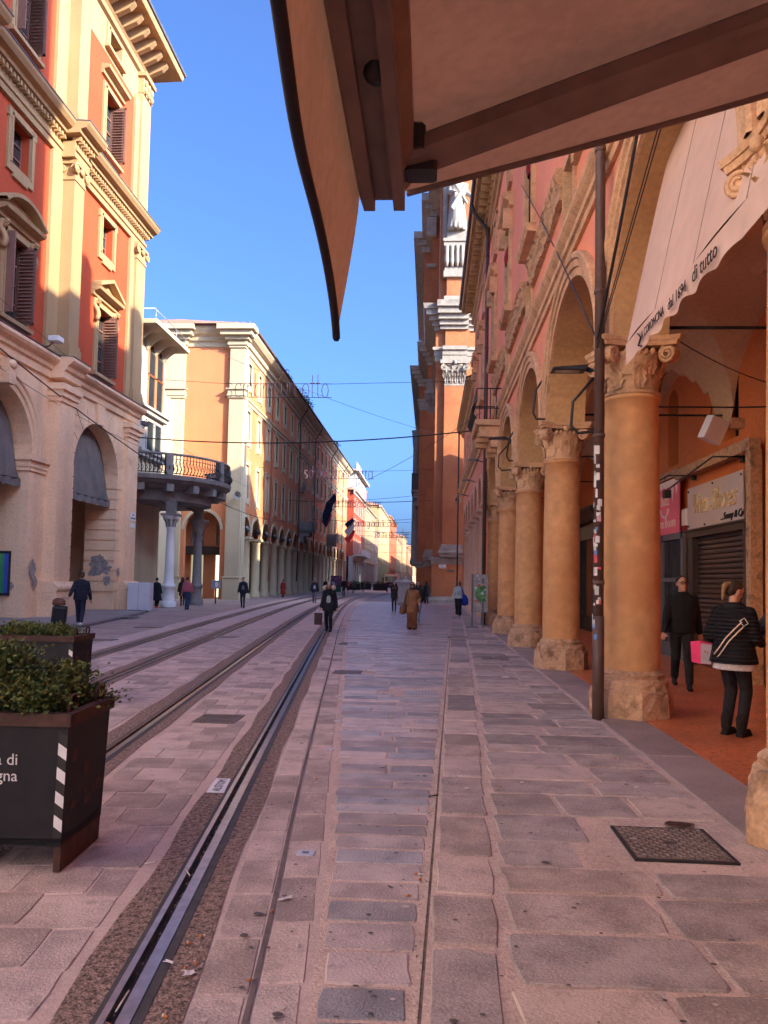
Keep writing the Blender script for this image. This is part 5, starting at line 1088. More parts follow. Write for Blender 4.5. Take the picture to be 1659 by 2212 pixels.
# balconies and flags
for k, u in enumerate((91.8, 116.1)):
    t = thing('stone_balcony', ['nearer carved stone balcony with flag poles on the orange house', 'farther carved stone balcony with flag poles on the orange house'][k], 'balcony', (X4, u, 7.3), group='stone balconies of the orange house')
    mb = MB(T4); mb.box(u-1.5,u+1.5,0,1.5,7.4,7.65); mb.box(u-1.6,u+1.6,0,1.6,7.65,7.75); mb.build('slab', m_grey, t)
    for s_ in (-1.1,1.1): mb = MB(T4); mb.plate([(u+s_-.2,6.1),(u+s_+.2,6.1),(u+s_+.2,7.4),(u+s_-.2,7.4)],0,.5); mb.plate([(u+s_-.2,6.8),(u+s_+.2,6.8),(u+s_+.2,7.4),(u+s_-.2,7.4)],.5,1.2); mb.build('corbel', m_grey, t)
    for i in range(9): mb = MB(T4); mb.lathe([(.06,7.75),(.11,7.95),(.06,8.3),(.09,8.45)], u-1.3+i*.325, 1.4, 8); mb.build('baluster', m_grey, t)
    mb = MB(T4); mb.box(u-1.5,u+1.5,1.28,1.52,8.45,8.6); mb.box(u-1.5,u-1.3,0,1.5,7.75,8.5); mb.box(u+1.3,u+1.5,0,1.5,7.75,8.5); mb.build('handrail', m_grey, t)
    mb = MB(T4)
    mb.box(u-.9,u+.9,0,.2,12.2,12.6); mb.box(u-.7,u+.7,0,.35,12.6,12.75); mb.ell((u,.2,13.0),(.5,.2,.5)); mb.build('carved_hood', m_grey, t)
cols = [(.012,.018,.05),(.5,.03,.04),(.6,.58,.56)]
def flag(label, y, z, dx, W, H, cs, seed):
    t = thing('flag', label, 'flag', (X4+1.5, y, z), group='flags on the orange house')
    mb = MB(); mb.tube([(X4+1.4,y,z-1.2),(X4+1.4+dx,y-.3,z+1.5)], .03, 6); mb.build('pole', m_frame, t)
    n = len(cs)
    for i, c in enumerate(cs):
        mb = MB(); mb.grid(lambda u, v: (X4+1.4+dx*(1-.45*v)+.25*sin(u*5+v*2+seed), y-.3-.2+.3*sin((u+i)/n*6+seed)+(u+i)/n*W*.25, z+1.5-(1-.0)*((u+i)/n*W*.9)-v*H*(.55+.45*(u+i)/n)*.9), 5, 8); mb.build('cloth', M('flag_cloth', c, var=.2, scale=3, trans=.2), t)
flag('large navy blue flag drooping from the nearer balcony', 91.6, 10.6, 2.6, 2.2, 2.4, [cols[0]], 0)
flag('red and white flag hanging behind the navy flag', 93.0, 9.6, 2.2, 1.6, 1.8, [cols[2], cols[1]], 1)
flag('red, white and blue flags drooping from the farther balcony', 116, 10.0, 2.6, 2.6, 2.4, [cols[0], cols[2], cols[1]], 2)
horn('pale horn loudspeaker on the corner pier of the orange house', -15.4, 60.4, 8.3, r=.33)
# roof greenery
m_leaf = M('roof_leaves', (.035,.06,.015), rough=.7, var=.4, fine=6)
def leafcloud(mb, c, r, n, s, rnd, shell=.55):
    for _ in range(n):
        while True:
            p = Vector((rnd.uniform(-1,1), rnd.uniform(-1,1), rnd.uniform(-1,1)))
            if shell < p.length < 1: break
        q = Vector((c[0]+p.x*r[0], c[1]+p.y*r[1], c[2]+p.z*r[2])); a = Vector((rnd.uniform(-1,1), rnd.uniform(-1,1), rnd.uniform(-.6,1))).normalized(); b = a.orthogonal().normalized()*s*.5; a = a*s
        mb.add([tuple(q-b*.6), tuple(q+a*.5-b), tuple(q+a), tuple(q+a*.5+b)], [(0,1,2,3)])
for k, (y, l) in enumerate(((78, 3.0),(86.5,4.0),(92,3.2),(118,2.2))):
    rnd = random.Random(k); mb = MB(); z = 22.3
    for j in range(7): leafcloud(mb, (X4+.7-rnd.random()*1.2, y+rnd.uniform(-l,l), z+rnd.uniform(.1,.7)), (.8,.9,.55), 110, .16, rnd, .3)
    t = thing('roof_shrub', ['roof garden shrubs nearest the corner of the orange house', 'bushy roof garden shrubs, second clump along the eaves', 'tall roof garden shrubs, third clump along the eaves', 'small far clump of roof shrubs on the orange house'][k], 'shrub', (X4, y, 22.2), group='shrubs on the orange house roof')
    mb.build('foliage', m_leaf, t)
    mb = MB()
    for j in range(5): yy = y+rnd.uniform(-l,l)*.8; mb.tube([(X4+.2,yy,22.2),(X4+.4,yy+.1,22.9)], .03, 4)
    mb.build('stems', m_eave, t, kind='stuff')
# ================================================================== FAR HOUSES ON THE LEFT
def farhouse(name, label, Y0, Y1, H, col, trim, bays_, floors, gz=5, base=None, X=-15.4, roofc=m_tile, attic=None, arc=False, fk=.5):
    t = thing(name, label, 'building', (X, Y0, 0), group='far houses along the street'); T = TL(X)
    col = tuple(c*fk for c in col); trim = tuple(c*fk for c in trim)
    mw = M(name+'_wall', col, var=.08, scale=.3, streak=.4); mt = M(name+'_trim', trim, var=.08)
    wo = []; bw = (Y1-Y0)/bays_
    cs = [Y0+bw*(i+.5) for i in range(bays_)]; fh = (H-gz-1)/floors
    for f_ in range(floors):
        z0 = gz+fh*f_+.9; wo += [(c-.6, c+.6, z0, z0+min(2.4, fh-1.3)) for c in cs]
    mb = MB(T); mb.wall(Y0, Y1, gz, H, wo, rev=.3); mb.add([(Y0,0,gz),(Y0,-12,gz),(Y0,-12,H),(Y0,0,H)],[(0,1,2,3)]); mb.build('wall', mw, t)
    mb = MB(T); mb.wall(Y0, Y1, -.1, gz, [(c-bw*.3, c+bw*.3, -.1, gz-.8, bw*.28 if arc else 0) for c in cs], rev=.6); mb.add([(Y0,0,-.1),(Y0,-12,-.1),(Y0,-12,gz),(Y0,0,gz)],[(0,1,2,3)]); mb.build('ground_floor', M(name+'_base', tuple(c*fk for c in base) if base else trim, var=.1), t)
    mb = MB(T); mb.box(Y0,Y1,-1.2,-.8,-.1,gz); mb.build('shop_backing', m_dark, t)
    mb = MB(T); mb.sweep([(-.02,gz-.25),(.2,gz-.2),(.3,gz),(-.02,gz+.1)], Y0-.1, Y1); mb.build('string_course', mt, t)
    mb = MB(T); mb.sweep([(-.02,H-.7),(.15,H-.65),(.2,H-.35),(.6,H-.15),(.7,H+.1),(-.02,H+.15)], Y0-.4, Y1+.2); mb.build('eaves_cornice', mt, t)
    mb = MB(); mb.add([(X+.75,Y0-.4,H+.16),(X+.75,Y1,H+.16),(X-6,Y1,H+2.2),(X-6,Y0+3,H+2.2),(X-12,Y0-.4,H+.1)], [(0,1,2,3),(0,3,4)]); mb.build('roof', roofc, t)
    T0 = TL(0); o = None
    for (a, b, z0, z1) in wo:
        c = (a+b)/2; 
        key = round(z1-z0, 3)
        if o is None:
            hh = z1-z0; mb = MB(T0); mb.box(-.78,-.6,-.28,.07,-.15,hh+.2); mb.box(.6,.78,-.28,.07,-.15,hh+.2); mb.box(-.6,.6,-.28,.07,hh,hh+.2); mb.box(-.85,.85,0,.16,-.25,-.1); mb.box(-.85,.85,0,.2,hh+.2,hh+.32)
            o = mb.build('window', mt, t, (X, c, z0)); mb = MB(T0); mb.box(-.6,.6,-.27,-.22,0,hh); mb.build('pane', m_woodg if R.random() < .4 else m_glass, o)
        else: inst(o, t, (X, c, z0))
    return t
oh = farhouse('bounce_house', 'long pale yellow unseen house added behind the viewer to bounce warm light', -46, 11, 21, (.76,.62,.44), (.76,.64,.48), 12, 3, 6, fk=1)  # unseen, added pale and sunlit to bounce warm light into the shade
del oh['group']
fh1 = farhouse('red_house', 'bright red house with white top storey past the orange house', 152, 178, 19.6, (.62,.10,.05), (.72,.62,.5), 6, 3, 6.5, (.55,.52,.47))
mb = MB(); mb.box(-27,-15.2,152.5,177.5,19.8,23.4); mb.build('white_storey', m_wht, fh1); mb = MB(); mb.box(-27.5,-14.4,151.6,178.3,23.4,23.9); mb.build('cornice', m_wht, fh1)
for i in range(5): mb = MB(TL(-15.2)); mb.box(154.5+i*4.8,156+i*4.8,0,.05,20.6,22.6); mb.build('window', m_glass, fh1)
mb = MB(TF(152.5)); mb.box(-20,-18.6,0,.05,20.6,22.6); mb.build('window', m_glass, fh1)
for i in range(12): mb = MB(); mb.box(-15-.05,-15+.05,152.5+i*.9,152.6+i*.9,23.9,25.2); mb.build('baluster', m_wht, fh1)
mb = MB(); mb.box(-15.1,-14.9,152,163,25.2,25.35); mb.build('handrail', m_wht, fh1)
mb = MB(); mb.box(-15.4,-13.6,154,176,6.6,6.9); mb.box(-13.75,-13.6,154,176,6.9,7.9); mb.build('balcony', m_wht, fh1)
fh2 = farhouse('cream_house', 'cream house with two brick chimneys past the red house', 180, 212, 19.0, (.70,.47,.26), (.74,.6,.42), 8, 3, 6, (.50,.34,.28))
for y in (186, 194): mb = MB(); mb.box(-18,-16.6,y,y+1.6,19,24); mb.box(-18.2,-16.4,y-.2,y+1.8,24,24.4); mb.build('chimney', m_orange, fh2)
farhouse('pink_house', 'narrow pink house wedged between two cream houses', 213, 226, 15.5, (.62,.36,.30), (.7,.55,.45), 3, 2, 6)
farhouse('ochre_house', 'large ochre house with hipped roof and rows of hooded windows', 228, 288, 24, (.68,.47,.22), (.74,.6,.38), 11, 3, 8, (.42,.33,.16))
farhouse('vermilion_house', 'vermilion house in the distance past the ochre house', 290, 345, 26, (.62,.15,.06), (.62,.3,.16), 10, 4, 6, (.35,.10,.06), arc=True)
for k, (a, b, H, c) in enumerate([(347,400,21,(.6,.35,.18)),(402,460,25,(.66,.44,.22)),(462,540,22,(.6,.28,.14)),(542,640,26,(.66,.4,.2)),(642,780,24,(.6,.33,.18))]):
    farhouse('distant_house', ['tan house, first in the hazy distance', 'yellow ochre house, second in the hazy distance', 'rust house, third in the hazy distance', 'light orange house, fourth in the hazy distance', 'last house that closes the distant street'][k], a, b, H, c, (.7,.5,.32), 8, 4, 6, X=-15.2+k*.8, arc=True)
for k, (a, b, H) in enumerate([(118,160,18),(161,215,20),(216,290,17),(291,380,20),(381,560,19)]):  # row hidden by the church, added to shade the far left fronts
    t = thing('shade_row_house', ['first', 'second', 'third', 'fourth', 'last'][k]+' plain unseen house added beyond the church to shade the far street', 'building', (2, a, 0), group='houses beyond the church')
    mb = MB(TR(1.0)); mb.wall(a, b, 0, H, [(a+3+i*4, a+4.3+i*4, 8+j*4.2, 10.4+j*4.2) for i in range(int((b-a-4)/4)) for j in range(2)], rev=.3); mb.add([(a,0,0),(a,-12,0),(a,-12,H),(a,0,H)], [(0,1,2,3)]); mb.build('wall', m_pink2, t)
    mb = MB(); mb.add([(.4,a,H),(.4,b,H),(7,b,H+2),(7,a,H+2),(13,a,H),(13,b,H)], [(0,1,2,3),(3,2,5,4)]); mb.build('roof', m_tile, t)
    mb = MB(); mb.box(1.3,1.6,a+.1,b-.1,0,H-.2); mb.build('backing', m_glass, t)
eh = thing('end_house', 'pale house closing the far end of the street', 'building', (0, 900, 0)); mb = MB(); mb.box(-60,60,900,910,0,26); mb.build('wall', m_orange, eh)
mb = MB(TF(900))
for i in range(20): mb.box(-20+i*2,-18.8+i*2,0,.1,6,9); mb.box(-20+i*2,-18.8+i*2,0,.1,13,16)
mb.build('windows', m_glass, eh, kind='stuff')
# ================================================================== AWNING OVERHEAD (the camera stands under it)
m_awn = M('brown_awning_fabric', (.40,.235,.165), var=.12, scale=2, fine=30, trans=.25, bump=.1, bscale=200)
m_awnprof = M('awning_profile', (.17,.11,.09), rough=.5, var=.15, scale=5)
m_hem = M('awning_hem', (.02,.015,.02), rough=.8)
aw = thing('awning', 'brown folding-arm awning overhead hiding the upper right of the view', 'awning', (0, 1, 2.8))
YE = 2.02; XB = -.118
def fab(u, v):                                         # u: front bar -> wall, v: along the street
    x = XB+.03+(2.31-XB-.03)*u; y = YE+.22-4.2*v
    return (x, y, 2.90+.31*(x-XB)-.05*sin(pi*u)+.008*sin(v*30+u*4)+.02*sin(v*11)*u)
mb = MB(); mb.grid(fab, 14, 40); mb.build('canopy', m_awn, aw)
mb = MB(); mb.tube([fab(i/14, 0) for i in range(15)], .012, 6); mb.build('side_hem', m_awnprof, aw)
mb = MB()
P = [(-.075,2.745),(-.045,2.745),(-.045,2.775),(.005,2.775),(.005,2.745),(.035,2.745),(.035,2.80),(.06,2.83),(.06,2.90),(-.06,2.92),(-.09,2.86),(-.09,2.79)]
n = len(P); mb.add([(XB+x, YE, z) for x, z in P]+[(XB+x, -2, z) for x, z in P], [(i,(i+1)%n,n+(i+1)%n,n+i) for i in range(n)]+[tuple(range(n)), tuple(range(n,2*n))]); mb.build('front_bar', m_awnprof, aw)
mb = MB(); mb.box(XB+.035,XB+.12,YE-.11,YE-.04,2.80,2.87,.01); mb.box(XB+.0,XB+.09,YE-.16,YE-.06,2.83,2.9,.01); mb.build('arm_knuckle', m_iron, aw)
mb = MB(); mb.ell((XB-.005,YE-.52,2.79),(.035,.05,.03)); mb.build('bolt', m_iron, aw)
def arm(p, q, w, h):
    p, q = Vector(p), Vector(q); t = (q-p).normalized(); s_ = t.cross(Vector((0,0,1))).normalized(); u = s_.cross(t); mb = MB(); c = .012
    prof = [(-w+c,-h),(w-c,-h),(w,-h+c),(w,h-c),(w-c,h),(-w+c,h),(-w,h-c),(-w,-h+c)]
    mb.add([tuple(p+s_*a+u*b) for a, b in prof]+[tuple(q+s_*a+u*b) for a, b in prof], [(i,(i+1)%8,8+(i+1)%8,8+i) for i in range(8)]+[tuple(range(8)), tuple(range(8,16))]); return mb
arm((XB+.0,1.94,2.825),(1.25,1.66,3.17),.055,.028).build('arm', m_awnprof, aw); arm((1.22,1.68,3.165),(2.28,1.0,3.42),.055,.028).build('arm', m_awnprof, aw)
mb = MB(); mb.tube([(2.28,-2,3.62),(2.28,YE+.3,3.62)], .09, 10); mb.build('roller', m_awnprof, aw)
def val(u, v):                                         # valance hangs from the bar, its end corner swings out
    y = YE+.02-4*u; k = max(0, 1-u*4/1.3); d = .335+.02*sin(y*7)
    return (XB-.088-.010*v-.072*k*k*v*v-.012*sin(y*5+v)*v, y+.10*k*k*v*v*v, 2.86-d*v-.07*k*k*v*v*v)
mb = MB(); mb.grid(val, 90, 10); mb.build('valance', m_awn, aw)
mb = MB(); mb.tube([val(i/90, 1) for i in range(91)], .011, 6); mb.build('valance_hem', m_hem, aw)
for vv in (.24, .43): mb = MB(); mb.tube([(lambda q: (q[0], q[1], q[2]-.002))(fab(i/20, vv)) for i in range(21)], .004, 4); mb.build('seam', m_awnprof, aw)
rnd = random.Random(2); mb = MB(); 
mb.tube([(XB-.088,YE-.02-i*.02,2.875+.006*sin(i*1.9)) for i in range(200)], .006, 5); mb.build('rope_edge', m_hem, aw)
# ------------------------------------------------------------------ white drop awning with lettering in the nearest arch
wa = thing('arch_blind', 'pale pink lettered canvas blind hanging in the nearest portico arch', 'awning', (2.3, 7, 5))
m_blind = M('pale_canvas', (.80,.58,.48), var=.06, scale=1.2, fine=5, trans=.25, streak=.4)
m_print = M('print_black', (.03,.022,.02))
def bl(u, v): y = 8.87-4.5*u; return (2.82-.60*(1-v)**.92-.02*sin(u*3.1*4)*(1-v), y, 4.52+2.75*v)
mb = MB(); mb.grid(bl, 24, 14); mb.build('canvas', m_blind, wa)
def vl(u, v): y = 8.85-4.5*u; return (2.205-.015*sin(u*60)*v, y, 4.51-.24*v-.022*sin(u*52)*v)
mb = MB(); mb.grid(vl, 80, 4); mb.build('valance', m_blind, wa)
mb = MB(); mb.tube([bl(i/24, .0) for i in range(25)], .006, 5); mb.build('seam', m_print, wa)
for y in (7.75, 6.63, 5.5): mb = MB(); mb.tube([(bl((8.87-y)/4.5, i/10)[0]-.004, y, bl(0, i/10)[2]) for i in range(11)], .004, 4); mb.build('seam', M('seam_thread', (.45,.33,.28)), wa)
TV = lambda uc, zc: (lambda x, e, y: (2.178-e, uc-x, zc+y))
lettering('lettering', 'LA CORONCINA', .13, TV(7.75, 4.37), m_print, wa, ext=.002, sx=.85); lettering('lettering', 'dal 1694', .15, TV(6.95, 4.36), m_print, wa, ext=.002); lettering('lettering', 'di tutto', .19, TV(6.25, 4.37), m_print, wa, ext=.002)
mb = MB(); mb.tube([(2.178,8.25,4.44),(2.178,8.12,4.36),(2.178,8.22,4.3),(2.178,8.1,4.26)], .01, 4); mb.build('ornament', m_print, wa)
mb = MB(); mb.tube([(2.9,3.6,7.0),(2.9,9.0,7.0)], .05, 8); mb.build('roller', m_iron, wa)
# ================================================================== PLANTERS
m_plant = M('planter_charcoal', (.015,.014,.017), rough=.6, var=.2, scale=2)
m_corten = M('planter_rust_trim', (.07,.034,.025), rough=.7, var=.3, scale=6)
m_leafA = M('shrub_leaf', (.105,.135,.03), rough=.6, var=.4, fine=9, rand=.2, c2=(.21,.18,.03), c2s=3, c2t=(.5,.65))
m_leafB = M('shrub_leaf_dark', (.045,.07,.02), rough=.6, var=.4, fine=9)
m_twig = M('twig', (.06,.04,.025))
MB0 = MB
def planter(label, cx, cy, rz, w, d, h, text, seed):
    TP = lambda x, y, z: (x*(1+.055*z), y*(1+.10*z), z)
    def MB(T=None): return MB0(TP)
    t = thing('planter', label, 'planter', (cx, cy, 0), rz, group='dark planters on the tram street', world=False); rnd = random.Random(seed)
    mb = MB(); mb.box(-w/2,w/2,-d/2,-d/2+.03,.16,h-.06); mb.box(-w/2,w/2,d/2-.03,d/2,.16,h-.06); mb.box(-w/2,-w/2+.03,-d/2,d/2,.16,h-.06); mb.box(w/2-.03,w/2,-d/2+.03,d/2-.03,.16,h-.06); mb.box(-w/2,w/2,-d/2,d/2,.15,.2); mb.build('box', m_plant, t)
    mb = MB(); e = .02
    mb.box(-w/2-e,w/2+e,-d/2-e,-d/2+.04,h-.075,h); mb.box(-w/2-e,w/2+e,d/2-.04,d/2+e,h-.075,h); mb.box(-w/2-e,-w/2+.04,-d/2,d/2,h-.074,h-.001); mb.box(w/2-.04,w/2+e,-d/2,d/2,h-.074,h-.001); mb.build('rim', m_corten, t)
    for sx in (-1, 1): mb = MB(); mb.box(sx*(w/2-.02)-.02,sx*(w/2-.02)+.02,-d/2+.01,d/2-.01,.0,.17); mb.build('foot', m_corten, t)
    for sx in (-1, 1):
        for sy in (-1, 1): mb = MB(); x, y = sx*(w/2-.03), sy*(d/2-.12); mb.tube([(x,y-.05,h-.02),(x,y-.05,h+.07),(x,y-.03,h+.09),(x,y+.03,h+.09),(x,y+.05,h+.07),(x,y+.05,h-.02)], .011, 6); mb.build('lifting_handle', m_corten, t)
    for i in range(9):
        mb = MB(); z0 = .2+(h-.3)*i/9; z1 = .2+(h-.3)*(i+1)/9; mb.add([(w/2-.048,-d/2-.003,z0),(w/2+.002,-d/2-.003,z0-.035 if i else z0),(w/2+.002,-d/2-.003,z1-.035),(w/2-.048,-d/2-.003,z1)], [(0,1,2,3)]); mb.build('reflector_stripe', m_white if i%2 else m_iron, t)
    for k in range(9): z = rnd.uniform(.3,h-.2); y = rnd.uniform(-d*.35,d*.3); mb = MB(); mb.box(w/2,w/2+.002,y,y+rnd.uniform(.02,.09),z,z+rnd.uniform(.02,.09)); mb.build('sticker_remains', m_corten, t)
    mb = MB(); mb.box(-w/2+.03,w/2-.03,-d/2+.03,d/2-.03,h-.12,h-.08); mb.build('soil', m_groove, t)
    if text:
        a = textmesh('Città di', .095, lambda x, e, y: (.455+x, -d/2*(1+.1*(.655+y))-.006-e, .655+y), ext=.001, align='RIGHT'); a.materials.clear(); a.materials.append(m_white); obj('lettering', a, t)
        a = textmesh('Bologna', .095, lambda x, e, y: (.455+x, -d/2*(1+.1*(.56+y))-.006-e, .56+y), ext=.001, align='RIGHT'); a.materials.clear(); a.materials.append(m_white); obj('lettering', a, t)
    return t
def shrub(label, cx, cy, rz, w, d, h, H, n, s, seed):
    t = thing('shrub', label, 'shrub', (cx, cy, h-.1), rz, group='shrubs in the dark planters', world=False); rnd = random.Random(seed)
    ma, md, tw_ = MB(), MB(), MB(); cl = []
    for k in range(34):
        x, y = rnd.uniform(-.5,.5)*w*.96, rnd.uniform(-.5,.5)*d*.98; top = H*(1-.55*abs(2*x/w)**2.5-.35*abs(2*y/d)**3)*rnd.uniform(.72,1.08)
        cl.append((x, y, top)); tw_.tube([(x*.7,y*.7,0),(x*.9,y*.9,top*.5),(x,y,top)], .006, 4)
        for j in range(9):
            a = rnd.uniform(0,2*pi); l = rnd.uniform(.05,.16); zz = top*rnd.uniform(.3,1); tw_.tube([(x,y,zz),(x+cos(a)*l,y+sin(a)*l,zz+rnd.uniform(.0,.09))], .003, 3)
    for i in range(n):
        x, y, top = cl[rnd.randrange(len(cl))]; r = rnd.gauss(0,.09); a = rnd.uniform(0,2*pi); zz = top*(1-abs(rnd.gauss(0,.30))); px, py = x+cos(a)*r*1.15, y+sin(a)*r*1.15
        pz = max(.06, zz+rnd.uniform(-.05,.06)); dv = Vector((rnd.uniform(-1,1)+(px)*1.2, rnd.uniform(-1,1)+py*1.2, rnd.uniform(-.3,1.1))).normalized(); b = dv.orthogonal().normalized(); b.rotate(Matrix.Rotation(rnd.uniform(0,pi),3,dv)); L = s*rnd.uniform(.7,1.35); wv = b*L*.32; q = Vector((px,py,pz)); c = q+dv*L*.5+b.cross(dv)*L*.12
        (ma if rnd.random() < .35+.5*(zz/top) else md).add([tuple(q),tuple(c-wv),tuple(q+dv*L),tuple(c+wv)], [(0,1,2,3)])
    ma.build('foliage', m_leafA, t); md.build('inner_foliage', m_leafB, t); tw_.build('twigs', m_twig, t, kind='stuff')
# near planter: its far right foot is at (-2.16, 4.46..5.0)
planter('large charcoal planter with white lettering at the left edge of the photo', -2.87, 4.76, .05, 1.42, .62, .93, True, 1)
shrub('thick green shrub overflowing the near lettered planter', -2.87, 4.78, .05, 1.30, .60, .93, .46, 26000, .028, 2)
planter('second charcoal planter behind the near one, with low shrub', -5.47, 10.3, .05, 1.42, .62, .93, False, 3)
shrub('low green shrub in the second planter', -5.47, 10.3, .05, 1.3, .6, .93, .22, 5500, .035, 4)
# ================================================================== STREET FURNITURE
nb = thing('notice_board', 'grey notice board with posters and stickers beside the black drainpipe', 'notice board', (1.68, 29.4, .05))
for x in (1.62, 2.02):
    mb = MB(); mb.box(x-.035,x+.035,29.37,29.43,.05,2.06 if x < 1.7 else 1.9); mb.build('post', m_steel, nb)
mb = MB(); mb.box(1.4,1.85,29.2,29.6,.05,.09); mb.build('foot_plate', m_steel, nb)
mb = MB(); mb.box(1.66,2.2,29.38,29.42,.62,2.05); mb.build('panel', M('board_grey', (.36,.33,.31), var=.25, scale=6), nb)
mb = MB(); mb.box(1.74,2.12,29.36,29.378,1.02,1.62); mb.build('poster', M('green_poster', (.12,.30,.12), var=.6, scale=5, fine=9), nb)
rs = random.Random(8)
for k in range(12): mb = MB(); x, z = rs.uniform(1.68,2.1), rs.uniform(.7,2.0); mb.box(x,x+rs.uniform(.05,.14),29.352,29.356,z,z+rs.uniform(.04,.10)); mb.build('sticker', m_stick[k%6], nb)
ub = thing('utility_cabinet', 'white graffitied utility cabinet beside the red palace corner', 'cabinet', (-14.05, 36.7, .0))
mb = MB(); mb.box(-14.6,-13.5,36.5,37.0,.08,1.42,.015); mb.build('body', M('cabinet_white', (.62,.62,.64), rough=.5, var=.06), ub); mb = MB(); mb.box(-14.55,-13.55,36.48,36.52,.0,.1); mb.build('base', m_steel, ub)
mb = MB(); mb.box(-14.07,-14.06,36.495,36.5,.12,1.38); mb.build('door_gap', m_iron, ub)
for k in range(5): mb = MB(); mb.box(-13.49,-13.487,36.55+.06*k,36.6+.06*k,.5+.15*k,.6+.15*k); mb.build('sticker', m_stick[k], ub)
pmt = thing('parking_meter', 'grey ticket box on a post in front of the fashion shop arch', 'meter', (-14.2, 50.5, 0))
mb = MB(); mb.tube([(-14.2,50.5,0),(-14.2,50.5,1.05)], .06, 8); mb.build('post', m_steel, pmt); mb = MB(); mb.box(-14.48,-13.92,50.3,50.7,1.0,1.55,.03); mb.build('box', M('meter_grey', (.3,.3,.3), rough=.5), pmt); mb = MB(); mb.box(-14.2,-14.0,50.29,50.3,1.1,1.42); mb.build('poster', m_white, pmt)
m_bol = M('bollard_stone', (.42,.39,.36), var=.1)
for k, (x, y) in enumerate(((-1.75,56.2),(-2.9,73))):
    t = thing('stone_bollard', ['pale square stone bollard with pyramid cap near the church', 'second stone bollard behind the first near the church'][k], 'bollard', (x, y, 0), group='stone bollards by the church')
    mb = MB(); mb.box(x-.6,x+.6,y-.6,y+.6,0,.22,.03); mb.build('base', m_marble, t); mb = MB(); mb.box(x-.48,x+.48,y-.48,y+.48,.2,1.55,.02); mb.build('block', m_bol, t)
    mb = MB(); mb.add([(x-.55,y-.55,1.55),(x+.55,y-.55,1.55),(x+.55,y+.55,1.55),(x-.55,y+.55,1.55),(x-.55,y-.55,1.67),(x+.55,y-.55,1.67),(x+.55,y+.55,1.67),(x-.55,y+.55,1.67),(x,y,1.95)], [(0,1,5,4),(1,2,6,5),(2,3,7,6),(3,0,4,7),(4,5,8),(5,6,8),(6,7,8),(7,4,8)]); mb.ell((x,y,1.95),(.14,.14,.16)); mb.build('cap', m_bol, t)
# covers set in the paving
m_iron2 = M('cast_iron', (.19,.145,.125), rough=.55, metal=.35, var=.3, scale=8, fine=40)
mc = thing('manhole_cover', 'square studded iron manhole cover in the pavement by the nearest column', 'manhole', (1.62, 5.28, .05))
mb = MB(); mb.box(1.30,1.94,4.96,5.62,.02,.052); mb.build('frame', m_iron, mc); mb = MB(); mb.box(1.325,1.915,4.985,5.595,.02,.054); mb.build('plate', m_iron2, mc)
st_ = MB()
for i in range(16):
    for j in range(16):
        x, y = 1.345+i*.0365, 5.005+j*.038; a = pi/4 if (i+j)%2 else -pi/4; c, s_ = cos(a)*.014, sin(a)*.014; w_ = .005
        if 7 <= i <= 8 and 7 <= j <= 8: continue
        st_.add([(x-c-s_*.35,y-s_+c*.35,.054),(x+c-s_*.35,y+s_+c*.35,.054),(x+c+s_*.35,y+s_-c*.35,.054),(x-c+s_*.35,y-s_-c*.35,.054),(x-c*.7,y-s_*.7,.060),(x+c*.7,y+s_*.7,.060)], [(0,1,5,4),(1,2,5),(2,3,4,5),(3,0,4)])
st_.build('studs', m_iron2, mc, kind='stuff')
mb = MB(); mb.box(1.58,1.66,5.28,5.30,.0545,.0555); mb.build('lifting_slot', m_iron, mc)
def grate(label, x0, x1, y0, y1, mat=m_iron2, bars=14, z=0.0):
    t = thing('drain_grate', label, 'grate', ((x0+x1)/2, (y0+y1)/2, z), group='grates and covers set in the street')
    mb = MB(); mb.box(x0,x1,y0,y1,z-.05,z-.012); mb.build('pit', m_dark, t)
    mb = MB(); e = .025; mb.box(x0,x1,y0,y0+e,z-.03,z+.003); mb.box(x0,x1,y1-e,y1,z-.03,z+.003); mb.box(x0,x0+e,y0+e,y1-e,z-.03,z+.003); mb.box(x1-e,x1,y0+e,y1-e,z-.03,z+.003); mb.build('frame', mat, t)
    for i in range(bars): mb = MB(); xx = x0+e+(x1-x0-2*e)*(i+.5)/bars; mb.box(xx-.009,xx+.009,y0+e,y1-e,z-.03,z+.002); mb.build('bar', mat, t)
    mb = MB(); mb.box(x0+e,x1-e,(y0+y1)/2-.015,(y0+y1)/2+.015,z-.03,z+.0015); mb.build('cross_bar', mat, t)
grate('iron grate between the two near tram rails', -2.85, -2.33, 9.22, 9.8)
grate('wide iron grate at the edge of the stone carriageway', -1.8, -1.27, 14.35, 14.95, bars=18)
grate('farther iron grate at the edge of the stone carriageway', -2.45, -1.98, 20.8, 21.6)
grate('pale steel grate in the middle of the stone carriageway', -.35, .18, 11.9, 12.4, m_alu, 10)
for k, (x, y, w_, d_) in enumerate(((-3.2,33,.6,.4),(-.3,31.2,.8,.35),(-.9,38,.9,.4),(-8.9,20.5,.8,.5),(-9.6,26,.9,.5),(.9,24,.6,.6),(1.5,17.5,.6,.6),(-12.4,31,.9,.6),(-6.0,22.5,.7,.6))):
    t = thing('inspection_cover', ['far iron cover beside the curving rail', 'dark slot cover in the far carriageway', 'farthest slot cover before the church', 'iron cover left of the far rail, nearer one', 'iron cover left of the far rail, farther one', 'iron cover in the far right pavement', 'iron cover in the right pavement by the second column', 'iron cover on the left pavement by the palace', 'iron cover between the two tracks'][k], 'cover', (x, y, 0), group='flat iron covers in the street')
    z = .052 if (x > .5) else (.073 if x < -12 else .004); mb = MB(); mb.box(x-w_/2,x+w_/2,y-d_/2,y+d_/2,z-.03,z); mb.build('plate', m_iron2, t)
pl = thing('rail_plate', 'bright steel maker plate against the near tram rail', 'plate', (-1.73, 6.47, 0))
